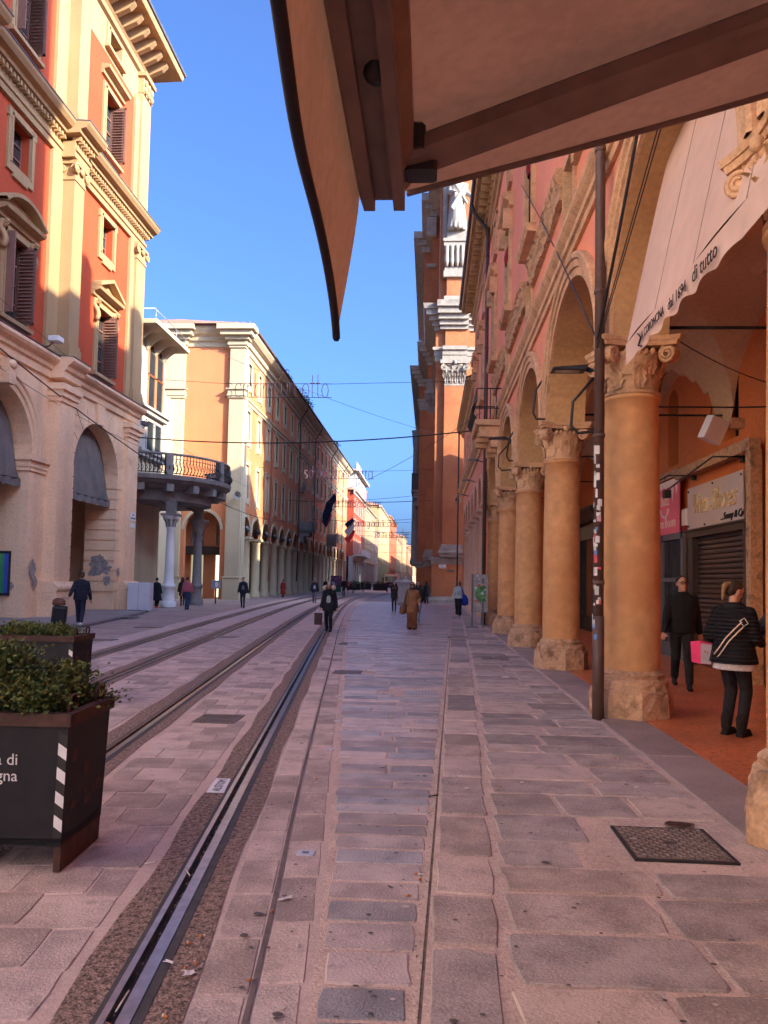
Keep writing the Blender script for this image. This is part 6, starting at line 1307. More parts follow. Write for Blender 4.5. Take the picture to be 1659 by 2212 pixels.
mb = MB(); mb.add([(-1.79,6.25,.004),(-1.64,6.25,.004),(-1.70,6.7,.004),(-1.83,6.7,.004)], [(0,1,2,3)]); mb.build('plate', M('bright_plate', (.72,.70,.70), rough=.35, metal=.3), pl)
me = textmesh('ALSTOM', .10, lambda x, e, y: (-1.735-y*1.0-.09*x, 6.475+x*.95, .006+e), ext=.001); me.materials.clear(); me.materials.append(m_steel); obj('letters', me, pl)
for k, (x, y, s_) in enumerate(((-.765,4.98,.055),(-1.0,8.0,.04),(-1.12,9.6,.04),(-1.35,11.6,.04),(-1.65,15.5,.05))):
    t = thing('survey_marker', ['small steel square marker in the slabs, nearest', 'small pale marker in the slabs, second along', 'small pale marker in the slabs, third along', 'small pale marker in the slabs, fourth along', 'small pale marker in the slabs, farthest'][k], 'marker', (x, y, 0), group='small markers along the slabs')
    mb = MB(); mb.box(x-s_,x+s_,y-s_*.8,y+s_*.8,-.01,.004); mb.build('plate', M('marker_steel', (.55,.53,.53), rough=.4, metal=.4), t)
    if k == 0: mb = MB(); mb.box(x-.022,x+.022,y-.018,y+.018,.004,.006); mb.build('inner_square', m_steel, t)
# ================================================================== WIRES AND LIGHTED WORDS
def wire(label, a, b, sag, r=.012, mat=m_iron, n=24, grp='overhead wires across the street'):
    mb = MB(); mb.tube([(a[0]+(b[0]-a[0])*t, a[1]+(b[1]-a[1])*t, a[2]+(b[2]-a[2])*t-4*sag*t*(1-t)) for t in [i/n for i in range(n+1)]], r, 5); o = mb.build('overhead_wire', mat); return tag(o, label, 'wire', grp)
ST = {  # single-stroke letters on a 1-high body, x-height .6
 'a': [[(.5,.3),(.45,.5),(.25,.6),(.06,.45),(.02,.25),(.12,.04),(.3,.0),(.45,.12),(.5,.3)],[(.5,.6),(.5,.1),(.56,0)]], 'b': [[(.04,1),(.04,.05)],[(.04,.3),(.1,.52),(.28,.6),(.46,.48),(.5,.3),(.44,.1),(.26,0),(.1,.08),(.04,.3)]],
 'c': [[(.46,.5),(.3,.6),(.1,.5),(.02,.3),(.1,.08),(.3,0),(.46,.1)]], 'd': [[(.5,1),(.5,0)],[(.5,.3),(.42,.54),(.24,.6),(.06,.46),(.02,.28),(.1,.06),(.28,0),(.44,.1),(.5,.3)]],
 'e': [[(.04,.32),(.48,.34),(.42,.54),(.26,.6),(.08,.5),(.02,.28),(.12,.06),(.3,0),(.48,.1)]], 'h': [[(.04,1),(.04,0)],[(.04,.35),(.18,.58),(.36,.58),(.44,.4),(.44,0)]], 'i': [[(.08,.6),(.08,0)]], 'l': [[(.06,1),(.06,.1),(.14,0)]],
 'm': [[(.04,.6),(.04,0)],[(.04,.4),(.16,.6),(.3,.56),(.34,.4),(.34,0)],[(.34,.4),(.46,.6),(.6,.56),(.64,.4),(.64,0)]], 'n': [[(.04,.6),(.04,0)],[(.04,.35),(.18,.58),(.36,.58),(.44,.4),(.44,0)]],
 'o': [[(.26,.6),(.08,.5),(.02,.3),(.08,.1),(.26,0),(.44,.1),(.5,.3),(.44,.5),(.26,.6)]], 'p': [[(.04,.6),(.04,-.35)],[(.04,.3),(.1,.52),(.28,.6),(.46,.48),(.5,.3),(.44,.1),(.26,0),(.1,.08),(.04,.3)]],
 'r': [[(.04,.6),(.04,0)],[(.04,.35),(.16,.56),(.34,.58)]], 's': [[(.42,.52),(.26,.6),(.08,.52),(.1,.36),(.34,.26),(.42,.12),(.24,0),(.04,.08)]], 't': [[(.14,.95),(.14,.1),(.24,0),(.34,.04)],[(0,.6),(.3,.6)]],
 'u': [[(.04,.6),(.04,.18),(.16,0),(.34,.04),(.46,.25)],[(.46,.6),(.46,0)]], 'q': [[(.5,.6),(.5,-.35)],[(.5,.3),(.42,.54),(.24,.6),(.06,.46),(.02,.28),(.1,.06),(.28,0),(.44,.1),(.5,.3)]], 'g': [[(.5,.6),(.5,-.2),(.3,-.35),(.08,-.25)],[(.5,.3),(.42,.54),(.24,.6),(.06,.46),(.02,.28),(.1,.06),(.28,0),(.44,.1),(.5,.3)]],
 'Q': [[(.4,1),(.1,.8),(.02,.5),(.1,.15),(.4,0),(.7,.15),(.78,.5),(.7,.8),(.4,1)],[(.5,.2),(.8,-.1)]]}
m_rope = M('unlit_rope_light', (.27,.17,.20), rough=.5); m_rope2 = M('unlit_rope_light_grey', (.20,.165,.17), rough=.5)
def words(label, text, x0, x1, Y, z, ends, mat=m_rope, hook=True):
    adv = lambda c: .32 if c == ' ' else .2 if c in 'il' else .4 if c in 'rt' else .82 if c in 'm' else .9 if c == 'Q' else .6
    tot = sum(adv(c) for c in text); s_ = (x1-x0)/tot; t = thing('light_words', label, 'sign', ((x0+x1)/2, Y, z), group='unlit rope-light words hung over the street'); u = 0
    for c in text:
        if c != ' ':
            mb = MB()
            for pl_ in ST[c]: mb.tube([(x0+(u+p[0])*s_, Y, z+p[1]*s_*1.75) for p in pl_], .021*max(1, Y/55), 5)
            mb.build('letter', mat, t)
        u += adv(c)
    for zz in (z+.02, z+.58*s_*1.75): mb = MB(); mb.tube([(x0-.1,Y+.03,zz),(x1+.1,Y+.03,zz)], .016*max(1, Y/60), 4); mb.build('support_rail', m_iron, t)
    mb = MB(); zz = z+1.0*s_; mb.tube([(ends[0],Y,zz+.25),(x0,Y+.03,zz)], .012*max(1,Y/60), 4); mb.tube([(x1,Y+.03,zz),(ends[1],Y,zz+.2)], .012*max(1,Y/60), 4); mb.build('hanging_cable', m_iron, t, kind='stuff')
words('nearest rope-light words reading sembra un otto', 'sembra un otto', -11.0, -5.45, 40, 11.35, (-15.4, 2.3))
words('second rope-light words reading sdraiato per terra', 'sdraiato per terra', -11.4, -5.2, 68, 10.75, (-15.6, .2))
words('third rope-light words reading per terra come me', 'per terra come me', -12.2, -6.1, 94, 10.7, (-15.6, -1.3))
words('fourth rope-light words reading Quando guardo le stelle', 'Quando guardo le stelle', -13.3, -5.4, 126, 10.6, (-15.6, -1.3), m_rope2)
words('fifth rope-light words, farther down the street', 'tu mi dici che', -11.5, -4.4, 158, 10.6, (-15.6, -1), m_rope2)
words('sixth rope-light words, tiny in the distance', 'ti amo', -9.5, -4.4, 195, 11, (-15.6, -1), m_rope2) if False else None
wire('thick dark tram span cable level across the street', (-15.35,38.5,7.9+1.0), (2.4,33,8.35), .45, .03)
wire('thick cable running down from the red palace towards the orange house', (-15.0,20,10.4), (-14.2,92,9.3), 3.0, .028)
wire('thin cable low between the orange house and the church', (-15.6,75,9.6), (.1,62,8.3), .3, .016)
wire('thin cable high from the palace roof towards the church', (-17,44,17.0), (1.2,62,13.5), .6, .014)
wire('thin slanting wire rising to the low house', (-15.6,78,9.4), (2.4,36,9.8), 1.2, .014)
wire('span wire past the second words', (-15.6,84,10.4), (-.4,78,10.6), .3, .02)
wire('span wire past the flags', (-15.6,100,9.6), (-1.3,96,9.6), .3, .022)
wire('span wire before the red house', (-15.6,132,9.6), (-1.3,128,9.8), .4, .026)
wire('span wire past the red house', (-15.6,165,9.6), (0,160,9.8), .4, .03)
wire('far span wire in the distance', (-15.6,210,9.6), (2,205,9.8), .4, .04)
wire('thin wire under the long string course of the red palace', (-15.1,22,9.3), (-15.0,38.7,8.4), .3, .01)
wire('long thin wire down the front of the red palace', (-14.9,22,11.6), (-14.6,62,9.0), .8, .010)
wire('cable slanting from the drainpipe to the palace string course', (2.12,10.02,4.95), (2.2,19.5,12.0), -.1, .012, grp='cables on the palace front')
wire('black cable from the drainpipe up across the pale blind', (2.12,10.02,4.9), (2.25,7.2,8.2), .15, .02, grp='cables on the palace front')
wire('thin lower wire in front of the pale blind', (2.12,10.02,4.8), (1.95,4.3,6.9), .05, .007, grp='cables on the palace front')
wire('thin upper wire in front of the pale blind', (2.12,10.02,4.86), (1.95,4.3,7.05), .05, .007, grp='cables on the palace front')
wire('slack wire under the portico vault', (2.9,10.2,5.2), (5.9,12.5,4.9), .15, .008, grp='cables on the palace front')
# lamps under the arches of the orange house
for k in range(6):
    y = BC4[k]; t = thing('arch_spotlight', ['spotlights on the bar of the first arch of the orange house','spotlights on the bar of the second arch','spotlights on the bar of the third arch','spotlights on the bar of the fourth arch','spotlights on the bar of the fifth arch','spotlights on the bar of the sixth arch'][k], 'spotlight', (X4, y, 5.4), group='spotlights in the arches of the orange house')
    mb = MB(T4); mb.box(y-1.2,y+1.2,-.1,-.02,5.62,5.7); mb.build('bar', m_iron, t)
    for j in (0, 1): mb = MB(T4); mb.ell((y-.2+.5*j,.12,5.95-.1*j),(.2,.22,.2)); mb.build('lamp_head', m_steel if k != 1 else m_iron, t)
# ================================================================== PEOPLE
CM = {}
def cloth(c, rough=.9, quilt=False):
    k = (tuple(c), rough, quilt)
    if k not in CM and quilt:
        m = CM[k] = M('quilted_cloth', c, rough=.6, var=.2, scale=5, fine=30); nt = m.node_tree; g_ = nt.nodes.new('ShaderNodeNewGeometry'); w_ = nt.nodes.new('ShaderNodeTexWave'); w_.bands_direction = 'Z'; w_.inputs['Scale'].default_value = 7; w_.inputs['Distortion'].default_value = 1.5; b_ = nt.nodes.new('ShaderNodeBump'); b_.inputs['Strength'].default_value = .9; b_.inputs['Distance'].default_value = .03
        nt.links.new(g_.outputs['Position'], w_.inputs[0]); nt.links.new(w_.outputs['Fac'], b_.inputs['Height']); nt.links.new(b_.outputs[0], nt.nodes['Principled BSDF'].inputs['Normal'])
    if k not in CM: CM[k] = M('cloth', c, rough=rough, var=.22, scale=5, fine=30, bump=.9, bscale=11, bdist=.03)
    return CM[k]
m_skin = M('skin', (.50,.27,.18), rough=.55, var=.06, scale=10)
m_eye = M('eye_dark', (.02,.015,.012), rough=.3); m_lip = M('lips', (.36,.13,.10), rough=.5)
REM = []
def ik(a, b, l1, l2, hint):
    a, b = Vector(a), Vector(b); d = b-a; L = min(d.length, (l1+l2)*.999); d.normalize(); b = a+d*L
    x = (l1*l1-l2*l2+L*L)/(2*L); h = sqrt(max(0, l1*l1-x*x)); hv = Vector(hint); hv = hv-d*hv.dot(d); hv.normalize(); return a+d*x+hv*h, b
def hand(mb, w, dirv, side, curl=.35, s=1.0, hold=False):
    """palm with five bent fingers; dirv points from wrist to finger tips"""
    d = Vector(dirv).normalized(); x = d.cross(Vector((0,1,0)) if abs(d.y) < .8 else Vector((0,0,1))).normalized(); n = x.cross(d)*side; w = Vector(w)
    c = w+d*.05*s; mb.cap(w, w+d*.03*s, .026*s, .030*s, 8); 
    for k in range(4): q = (k-1.5)*.019*s; mb.cap(w+d*.02*s+x*q*.8, w+d*.085*s+x*q, .0125*s, .011*s, 6)
    for k, (fl, q) in enumerate(((.070,-1.5),(.080,-.5),(.074,.5),(.058,1.5))):
        b = w+d*.088*s+x*q*.020*s; a1 = curl*(1+.15*k); d1 = d*cos(a1)+n*sin(a1); p1 = b+d1*fl*.5*s; d2 = d*cos(a1*2.4)+n*sin(a1*2.4); p2 = p1+d2*fl*.34*s; d3 = d*cos(a1*3.4)+n*sin(a1*3.4)
        mb.cap(b, p1, .0095*s, .0088*s, 6); mb.cap(p1, p2, .0088*s, .008*s, 6); mb.cap(p2, p2+d3*fl*.2*s, .008*s, .0068*s, 6)
    t0 = w+d*.03*s-x*.028*s; d1 = (d*.6-x*.6+n*.5).normalized(); p1 = t0+d1*.045*s; d2 = (d*.85-x*.1+n*.6).normalized(); mb.cap(t0, p1, .013*s, .010*s, 6); mb.cap(p1, p1+d2*.028*s, .010*s, .008*s, 6)
def person(label, x, y, face, H=1.72, z=0.0, hair=(.03,.02,.015), hairlen=.0, top=(.02,.02,.022), hem=.82, flare=.0, wide=.0, quilt=False, legs=(.02,.02,.025), legw=.075, shoe=(.015,.012,.012), stride=.12, back=0, lh=None, rh=None, head=0.0, nod=0.0, glasses=None, hood=None, scarf=None, group='people in the street', vox=None, skirt=False, inner=None, cat='person', all_mat=None, name='person', robe=False, lean=0.0, boots=False, hat=None):
    s = H/1.72; vox = vox or (.013 if y < 15 else .018 if y < 35 else .03); hand_s = 1.0
    B = MB(); G = {}
    def part(n, m):
        if n not in G: G[n] = (MB(), m)
        return G[n][0]
    Mt = lambda c, q=False: all_mat or cloth(c, .9, q)
    # joints (x right, y forward)
    hipz = .90
    legs_ = []
    for sd, off in ((-1, stride), (1, -stride)):
        an = Vector((sd*.085, off*1.6, .085+max(0, -off)*.22)); kn, an = ik((sd*.085,0,hipz), an, .425, .425, (0,1,0)); legs_.append((sd, kn, an, off))
    T = part('trousers', Mt(legs)); S = part('shoes', Mt(shoe))
    T.loft([(0,0,.80,.10,.09),(0,0,.85,.155,.11),(0,-.01,.93,.165,.115),(0,0,1.02,.15,.105),(0,0,1.06,.14,.10)])
    for sd, kn, an, off in legs_:
        hp = Vector((sd*.085,0,.88)); B.cap(hp, kn, .07, .045); B.cap(kn, an, .045, .035)
        T.cap(hp, kn, legw*1.18, legw*.86); T.cap(kn, an+Vector((0,0,.03)), legw*.86, max(.045, legw*.72)); 
        if legw > .1: T.cap(an+Vector((0,0,.12)), an+Vector((0,0,.0)), legw*.85, legw*.9)
        dy = .16; tl = max(0, -off)*.5
        S.cap(an+Vector((0,-.035,-.045)), an+Vector((0,dy,-.045-tl*.3)), .040, .034, fx=1.0); S.cap(an+Vector((0,-.01,.0)), an+Vector((0,.05,-.03)), .045, .04)
        if boots: S.cap(an+Vector((0,-.01,.0)), an+Vector((0,-.01,.11)), .055, .058)
        S.box(an.x-.042,an.x+.042,an.y-.075,an.y+.185,an.z-.085,an.z-.062)
    # torso
    tw = 1+wide
    B.loft([(0,0,.86,.13,.10),(0,0,1.0,.13,.095),(0,lean*.4,1.2,.15,.10),(0,lean*.8,1.36,.165,.09),(0,lean,1.43,.12,.07),(0,lean,1.47,.06,.055)])
    J = part('coat', Mt(top, quilt)); rows = []
    for zz, rx, ry, ly in ((hem,.172+flare,.125+flare,0),(hem+.01,.185+flare,.135+flare,0),((hem+1.06)/2,.180+flare*.55,.130+flare*.5,0),(1.06,.172,.122,.2),(1.22,.192,.130,.5),(1.33,.196,.122,.8),(1.385,.172,.105,.9),(1.425,.135,.09,.95),(1.46,.09,.078,1),(1.48,.072,.072,1)): rows.append((0, lean*ly, zz, rx*tw, ry*tw))
    if robe: rows = [(0,0,.0,.25,.21),(0,0,.02,.27,.22),(.03,.04,.5,.22,.20),(0,0,.95,.20,.17)]+rows[4:]
    if hem < 1.0 or robe or True: rows.sort(key=lambda r: r[2])
    J.loft(rows, 16)
    if robe:
        for i in range(13): a = 2*pi*i/13; J.cap((cos(a)*.25,sin(a)*.21,.05),(cos(a+.5)*.19,sin(a+.5)*.16,.95+.2*sin(i*2.3)),.045,.03)
        J.cap((-.2,.1,1.3),(.25,.2,.55),.09,.05); J.cap((.15,.1,1.35),(-.2,.22,.75),.07,.04)
    for sd, hp in ((-1, lh), (1, rh)):
        sh = Vector((sd*(.165+.055*wide), lean*.85, 1.365)); tgt = Vector(hp) if hp else Vector((sd*(.27+.05*wide), (stride*.9 if sd > 0 else -stride*.9)+.03, .83)); el, wr = ik(sh, tgt, .285, .255, (sd*.35,-1,-.15))
        B.cap(sh, el, .045, .037); B.cap(el, wr, .037, .027); dv = (wr-el).normalized(); hand(B, wr, dv, sd, .32)
        J.cap(sh, el, .066*(1+wide*.6), .058*(1+wide*.6)); J.cap(el, wr-dv*.015, .058*(1+wide*.6), .046*(1+wide*.6))
    # head
    hc = Vector((0, lean+.02+nod*.05, 1.605-nod*.02)); rot = Matrix.Rotation(head, 3, 'Z') @ Matrix.Rotation(-nod, 3, 'X')
    W = lambda v: tuple(hc+rot @ Vector(v)); hb = MB(lambda a, b, c: W((a, b, c)))
    hb.ell((0,-.005,.02),(.076,.094,.098),14,10); hb.ell((0,.03,-.045),(.056,.062,.075),12,8); hb.ell((0,.095,-.018),(.014,.022,.03),8,6); hb.ell((0,.075,-.09),(.028,.03,.025),8,6)
    for sd in (-1, 1): hb.ell((sd*.077,-.005,-.01),(.012,.024,.034),8,6)
    B.v += [] ; o_ = len(B.v); B.v += hb.v; B.f += [tuple(i+o_ for i in f_) for f_ in hb.f]; B.sm += hb.sm; B.mi += hb.mi
    B.cap((0,lean,1.43),(0,lean+.005,1.54),.055,.05)
    if hair is not None:
        Hm = part('hair', all_mat or cloth(hair, .6)); hh = MB(lambda a, b, c: W((a, b, c)))
        hh.ell((0,-.026,.045),(.083,.092,.086),14,10); hh.ell((0,-.052,-.005),(.079,.064,.080),12,8)
        if hairlen > 0:
            hh.loft([(0,-.045,-.05-hairlen,.06,.03),(0,-.05,-.04-hairlen*.7,.085,.045),(0,-.045,-.03,.088,.065),(0,-.03,.05,.08,.07)])
            for sd in (-1, 1): hh.cap((sd*.075,-.01,.03),(sd*.082,.01,-.06-hairlen*.75),.03,.022)
        if hairlen < 0:      # ponytail
            Pt = part('ponytail', cloth((.30,.185,.095), .6)); hp_ = MB(lambda a, b, c: W((a, b, c))); hp_.cap((0,-.085,.06),(0,-.145,.01),.03,.036); hp_.cap((0,-.148,.0),(.01,-.128,-.11),.034,.022); hp_.cap((.01,-.128,-.11),(.015,-.115,-.17),.022,.008)
            Pt.v += hp_.v; Pt.f += hp_.f; Pt.sm += hp_.sm; Pt.mi += hp_.mi
        o_ = len(Hm.v); Hm.v += hh.v; Hm.f += [tuple(i+o_ for i in f_) for f_ in hh.f]; Hm.sm += hh.sm; Hm.mi += hh.mi
    if hood:
        Hd = part('fur_hood', cloth(hood, 1.0, True)); 
        for i in range(15): a = pi*1.15*(i/14)-pi*.075; Hd.ell((cos(a)*.17, lean-.02-.13*sin(a)*.7+.07, 1.52+.05*sin(a)), (.075,.075,.07), 8, 6)
    if scarf:
        Sc = part('scarf', cloth(scarf)); 
        for i in range(14): a = 2*pi*i/14; Sc.ell((cos(a)*.09, lean+sin(a)*.085+.01, 1.475), (.05,.045,.05), 8, 6)
    if inner: I = part('shirt', cloth(inner)); I.loft([(0,.085+lean*.6,.98,.10,.065),(0,.09+lean*.7,1.2,.105,.065),(0,.07+lean,1.38,.07,.05),(0,.06+lean,1.43,.05,.04)], 10)
    if hat: Ht = part('cap', cloth(hat)); Ht.ell((0,lean,1.66),(.095,.11,.075),12,8)
    if skirt: K_ = part('shirt_tail', cloth(skirt)); K_.loft([(0,0,hem-.07,.195+flare,.14+flare),(0,0,hem+.08,.18+flare,.13+flare)], 16)
    def mk(n, mb, m, parent=None, v=vox):
        me = mb.mesh(n, m)
        if parent is None: o = obj(n, me, None, (x, y, z), face)
        else: o = obj(n, me, parent)
        REM.append((o, v/s if s > 0 else v)); return o
    body = mk(name, B, all_mat or m_skin); body.scale = (s, s, s)
    tag(body, label, cat, group)
    for n, (mb, m) in G.items(): mk(n, mb, m, body, vox if n != 'shoes' else min(vox, .016))
    if all_mat is None and y < 60:
        for sd in (-1, 1): mb = MB(); p = W((sd*.03,.083,.012)); mb.ell(p, (.012,.008,.007), 8, 6); mb.build('eye', m_eye, body); mb = MB(); mb.ell(W((sd*.03,.084,.034)), (.019,.008,.005), 8, 5); mb.build('eyebrow', cloth(hair) if hair else m_eye, body)
        mb = MB(); mb.ell(W((0,.088,-.062)), (.022,.009,.007), 8, 5); mb.build('lips', m_lip, body)
    if glasses:
        g_ = MB()
        for sd in (-1, 1): g_.tube([W((sd*.034+cos(2*pi*i/14)*.026, .099, .012+sin(2*pi*i/14)*.02)) for i in range(15)], .0045, 5); g_.tube([W((sd*.06,.098,.016)), W((sd*.08,.0,.014))], .004, 4)
        g_.tube([W((-.01,.10,.014)), W((.01,.10,.014))], .004, 4)
        if glasses == 'sun':
            for sd in (-1, 1): g_.ell(W((sd*.034,.097,.010)), (.027,.006,.02), 10, 6)
        g_.build('glasses', m_eye, body)
    return body
PI_ = pi
# --- under the portico
person('man in black jumper and glasses walking out from behind the near column', 4.22, 13.2, pi*.93, 1.86, .056, top=(.012,.012,.013), hem=.84, wide=.12, legs=(.018,.017,.018), legw=.085, stride=.17, glasses='clear', head=.35, hair=(.02,.013,.01))
person('woman in black quilted jacket with ponytail, seen from behind', 3.50, 9.12, -.8, 1.77, .056, hair=(.035,.02,.013), hairlen=-1, top=(.012,.011,.014), hem=.80, flare=.035, wide=.22, quilt=True, legs=(.016,.014,.018), legw=.082, stride=.0, lh=(-.24,.20,1.0), rh=(.20,.24,1.02), head=-.5, nod=.45, skirt=(.55,.5,.5), boots=True)
person('man in dark jacket holding a phone, half hidden by the nearest column', 4.28, 9.62, pi*.52, 1.76, .056, top=(.03,.028,.035), hem=.80, wide=.15, legs=(.03,.032,.045), stride=.02, lh=(-.12,.50,1.05), rh=(.10,.44,1.02), nod=.35, vox=.009)
bg_ = thing('strap', 'cream crossbody strap with buckle over the black quilted jacket', 'strap', (3.5, 9.1, 1.3))
def onback(u, v): return None
mb = MB(); P = [(3.5+a, 9.12-b, c) for a, b, c in ((.16,.08,1.46),(.10,.145,1.42),(.02,.19,1.36),(-.07,.205,1.28),(-.16,.175,1.17),(-.21,.12,1.06),(-.235,.04,.98))]
mb.tube(P, .008, 5); mb.tube([(p[0]+.035,p[1]-.004,p[2]-.035) for p in P], .008, 5); mb.build('strap', m_signcream, bg_)
mb = MB(); q = P[2]; mb.tube([(q[0]-.03,q[1]-.012,q[2]+.01),(q[0]+.02,q[1]-.012,q[2]+.045),(q[0]+.06,q[1]-.016,q[2]-.015),(q[0]+.01,q[1]-.016,q[2]-.05),(q[0]-.03,q[1]-.012,q[2]+.01)], .006, 5); mb.build('buckle', m_white, bg_)
pb = thing('gift_bag', 'pink and white patterned paper bag at the side of the woman in black', 'bag', (3.2, 9.3, .9))
mb = MB(); mb.add([(3.10,9.34,.86),(3.17,9.25,.85),(3.17,9.25,1.12),(3.09,9.35,1.10)], [(0,1,2,3)]); mb.add([(3.17,9.25,.85),(3.30,9.27,.84),(3.31,9.27,1.09),(3.17,9.25,1.12)], [(0,1,2,3)]); mb.add([(3.3,9.27,.84),(3.1,9.34,.86),(3.09,9.35,1.10),(3.31,9.27,1.09)], [(0,1,2,3)]); mb.m = 0; mb.build('lining', M('hot_pink', (.75,.05,.16)), pb)
mb = MB(); mb.add([(3.172,9.247,.855),(3.298,9.266,.845),(3.305,9.266,1.07),(3.172,9.247,1.09)], [(0,1,2,3)]); mb.build('printed_side', M('dotted_paper', (.62,.55,.6), var=.1, c2=(.75,.15,.2), c2s=22, c2t=(.56,.6)), pb)
ph = thing('phone', 'dark phone in the hand beside the nearest column', 'phone', (3.76, 9.55, 1.1)); mb = MB(); mb.box(3.70,3.80,9.50,9.57,1.10,1.112); mb.build('body', m_iron, ph)
# --- in the street, nearest first
person('woman in black coat with fur hood walking towards the viewer', -3.38, 25.9, pi-.05, 1.66, hair=(.10,.05,.03), hairlen=.16, top=(.014,.014,.018), hem=.72, flare=.04, wide=.12, legs=(.013,.012,.016), legw=.085, stride=.06, hood=(.62,.46,.33), inner=(.45,.43,.42))
sb = thing('shopping_bag', 'dark paper shopping bag carried by the woman with fur hood', 'bag', (-3.72, 25.85, .3)); mb = MB(); mb.box(-3.86,-3.60,25.78,25.92,.22,.62); mb.build('bag', M('dark_red_bag', (.05,.02,.02), rough=.4), sb); mb = MB(); mb.tube([(-3.80,25.85,.62),(-3.76,25.85,.80),(-3.70,25.85,.80),(-3.66,25.85,.62)], .008, 4); mb.build('handle', m_white, sb)
person('woman in tan coat and brown trousers walking towards the viewer', -.62, 27.9, pi+.05, 1.72, hair=(.06,.025,.015), hairlen=.18, top=(.30,.135,.06), hem=.62, flare=.05, wide=.14, legs=(.20,.075,.035), legw=.125, stride=.04, lh=(-.25,.1,.98), scarf=(.07,.035,.025), glasses='sun')
tb = thing('shoulder_bag', 'brown leather shoulder bag hanging on the woman in the tan coat', 'bag', (-.95, 27.7, .7)); mb = MB(); mb.loft([(-.95,27.75,.55,.06,.05),(-.95,27.75,.6,.13,.08),(-.94,27.75,.82,.12,.07),(-.92,27.75,.9,.06,.05)], 12); mb.build('pouch', M('tan_leather', (.16,.06,.025), rough=.5), tb); mb = MB(); mb.tube([(-.93,27.72,.88),(-.84,27.74,1.2),(-.78,27.8,1.47)], .014, 5); mb.build('strap', m_iron, tb)
person('person in dark jacket and pale jeans walking behind the woman in tan', -.47, 32.6, pi-.3, 1.74, top=(.02,.02,.024), hem=.84, wide=.1, legs=(.22,.27,.36), legw=.09, stride=.14, hair=(.02,.015,.012), shoe=(.5,.5,.5))
person('woman in dark jacket holding up a phone with both hands', -1.98, 43.2, pi, 1.68, hair=(.10,.045,.03), top=(.035,.032,.03), hem=.80, wide=.1, legs=(.025,.025,.03), legw=.07, stride=.10, lh=(-.07,.28,1.42), rh=(.07,.28,1.42))
person('woman in pale mint jacket and black trousers with sunglasses', 1.49, 39.7, pi-.15, 1.74, hair=(.015,.012,.012), hairlen=.14, top=(.40,.50,.46), hem=.84, flare=.02, wide=.16, legs=(.013,.013,.02), legw=.115, stride=.12, glasses='sun', head=-.4, inner=(.25,.3,.4), z=.05)
bb = thing('blue_tote', 'bright blue tote bag on the woman in the mint jacket', 'bag', (1.78, 39.6, .8)); mb = MB(); mb.loft([(1.80,39.65,.55,.08,.05),(1.80,39.65,.62,.19,.09),(1.78,39.65,.9,.2,.09),(1.74,39.65,1.1,.11,.06)], 12); mb.build('bag', M('blue_canvas', (.015,.05,.35), var=.2), bb); mb = MB(); mb.tube([(1.74,39.62,1.08),(1.66,39.6,1.35),(1.60,39.62,1.5)], .03, 5); mb.build('strap', M('blue_strap', (.015,.05,.35)), bb)
person('person in dark hooded coat by the church corner', -.25, 60.3, .5, 1.78, hair=(.012,.012,.014), hairlen=.2, top=(.016,.018,.026), hem=.55, flare=.06, wide=.15, legs=(.03,.03,.035), stride=.05)
person('man in quilted navy jacket bent forward, pulling a suitcase away', -11.45, 24.7, .25, 1.78, .075, top=(.016,.018,.03), hem=.82, wide=.2, quilt=True, legs=(.02,.022,.04), legw=.085, stride=.15, lean=.14, lh=(-.32,-.25,.85), hair=(.06,.035,.02), shoe=(.6,.6,.6))
sc_ = thing('suitcase', 'black wheeled suitcase with brown bag on top at the left planter', 'suitcase', (-11.95, 24.2, .07))
o = MB(); o.box(-.22,.22,-.13,.13,.06,.68,.04); case = o.build('shell', M('suitcase_black', (.025,.022,.022), rough=.5), sc_, (-11.92,24.2,.07)); case.rotation_euler = (.25,.1,.3)
for sx in (-1, 1): w_ = MB(); w_.tube([(-11.92+sx*.18-.02,24.25,.11),(-11.92+sx*.18+.02,24.25,.11)], .04, 10); w_.build('wheel', m_iron, sc_)
mb = MB(); mb.tube([(-11.98,24.3,.75),(-11.9,24.38,1.0),(-11.75,24.42,.98)], .012, 5); mb.build('handle', m_steel, sc_)
hb_ = thing('travel_bag', 'brown leather bag resting on the black suitcase', 'bag', (-11.9, 24.15, .78)); mb = MB(); mb.loft([(-11.9,24.15,.76,.20,.11),(-11.9,24.15,.80,.23,.13),(-11.9,24.15,.93,.2,.11),(-11.9,24.15,.99,.1,.06)], 12); mb.build('bag', M('tan_leather2', (.17,.06,.03), rough=.5), hb_)
person('man in dark navy suit jacket walking towards the viewer on the far side', -10.86, 44.4, pi+.1, 1.80, top=(.018,.018,.024), hem=.80, wide=.1, legs=(.025,.027,.035), stride=.1, inner=(.15,.17,.22))
person('man in pink checked shirt and blue jeans walking away', -12.9, 40.4, 0.05, 1.74, top=(.38,.10,.12), hem=.93, wide=.16, legs=(.03,.05,.11), legw=.09, stride=.06, hair=(.05,.03,.02))
person('person in long black coat and orange shoes walking away by the white cabinet', -15.1, 41.9, -.1, 1.66, top=(.008,.008,.012), hem=.42, flare=.10, wide=.16, legs=(.012,.012,.016), legw=.1, shoe=(.5,.08,.02), stride=.06, hat=(.01,.01,.012))
person('person half hidden behind the marble balcony column', -14.95, 45.9, .2, 1.72, top=(.03,.025,.02), hem=.6, flare=.04, legs=(.03,.03,.03), hairlen=.2, stride=.08)
person('man in dark blazer, white shirt and grey trousers on the tram tracks', -8.39, 55.9, pi+.05, 1.80, top=(.02,.022,.035), hem=.72, wide=.12, legs=(.17,.16,.165), legw=.085, stride=.07, inner=(.55,.56,.62), shoe=(.15,.04,.02), hair=(.12,.08,.05))
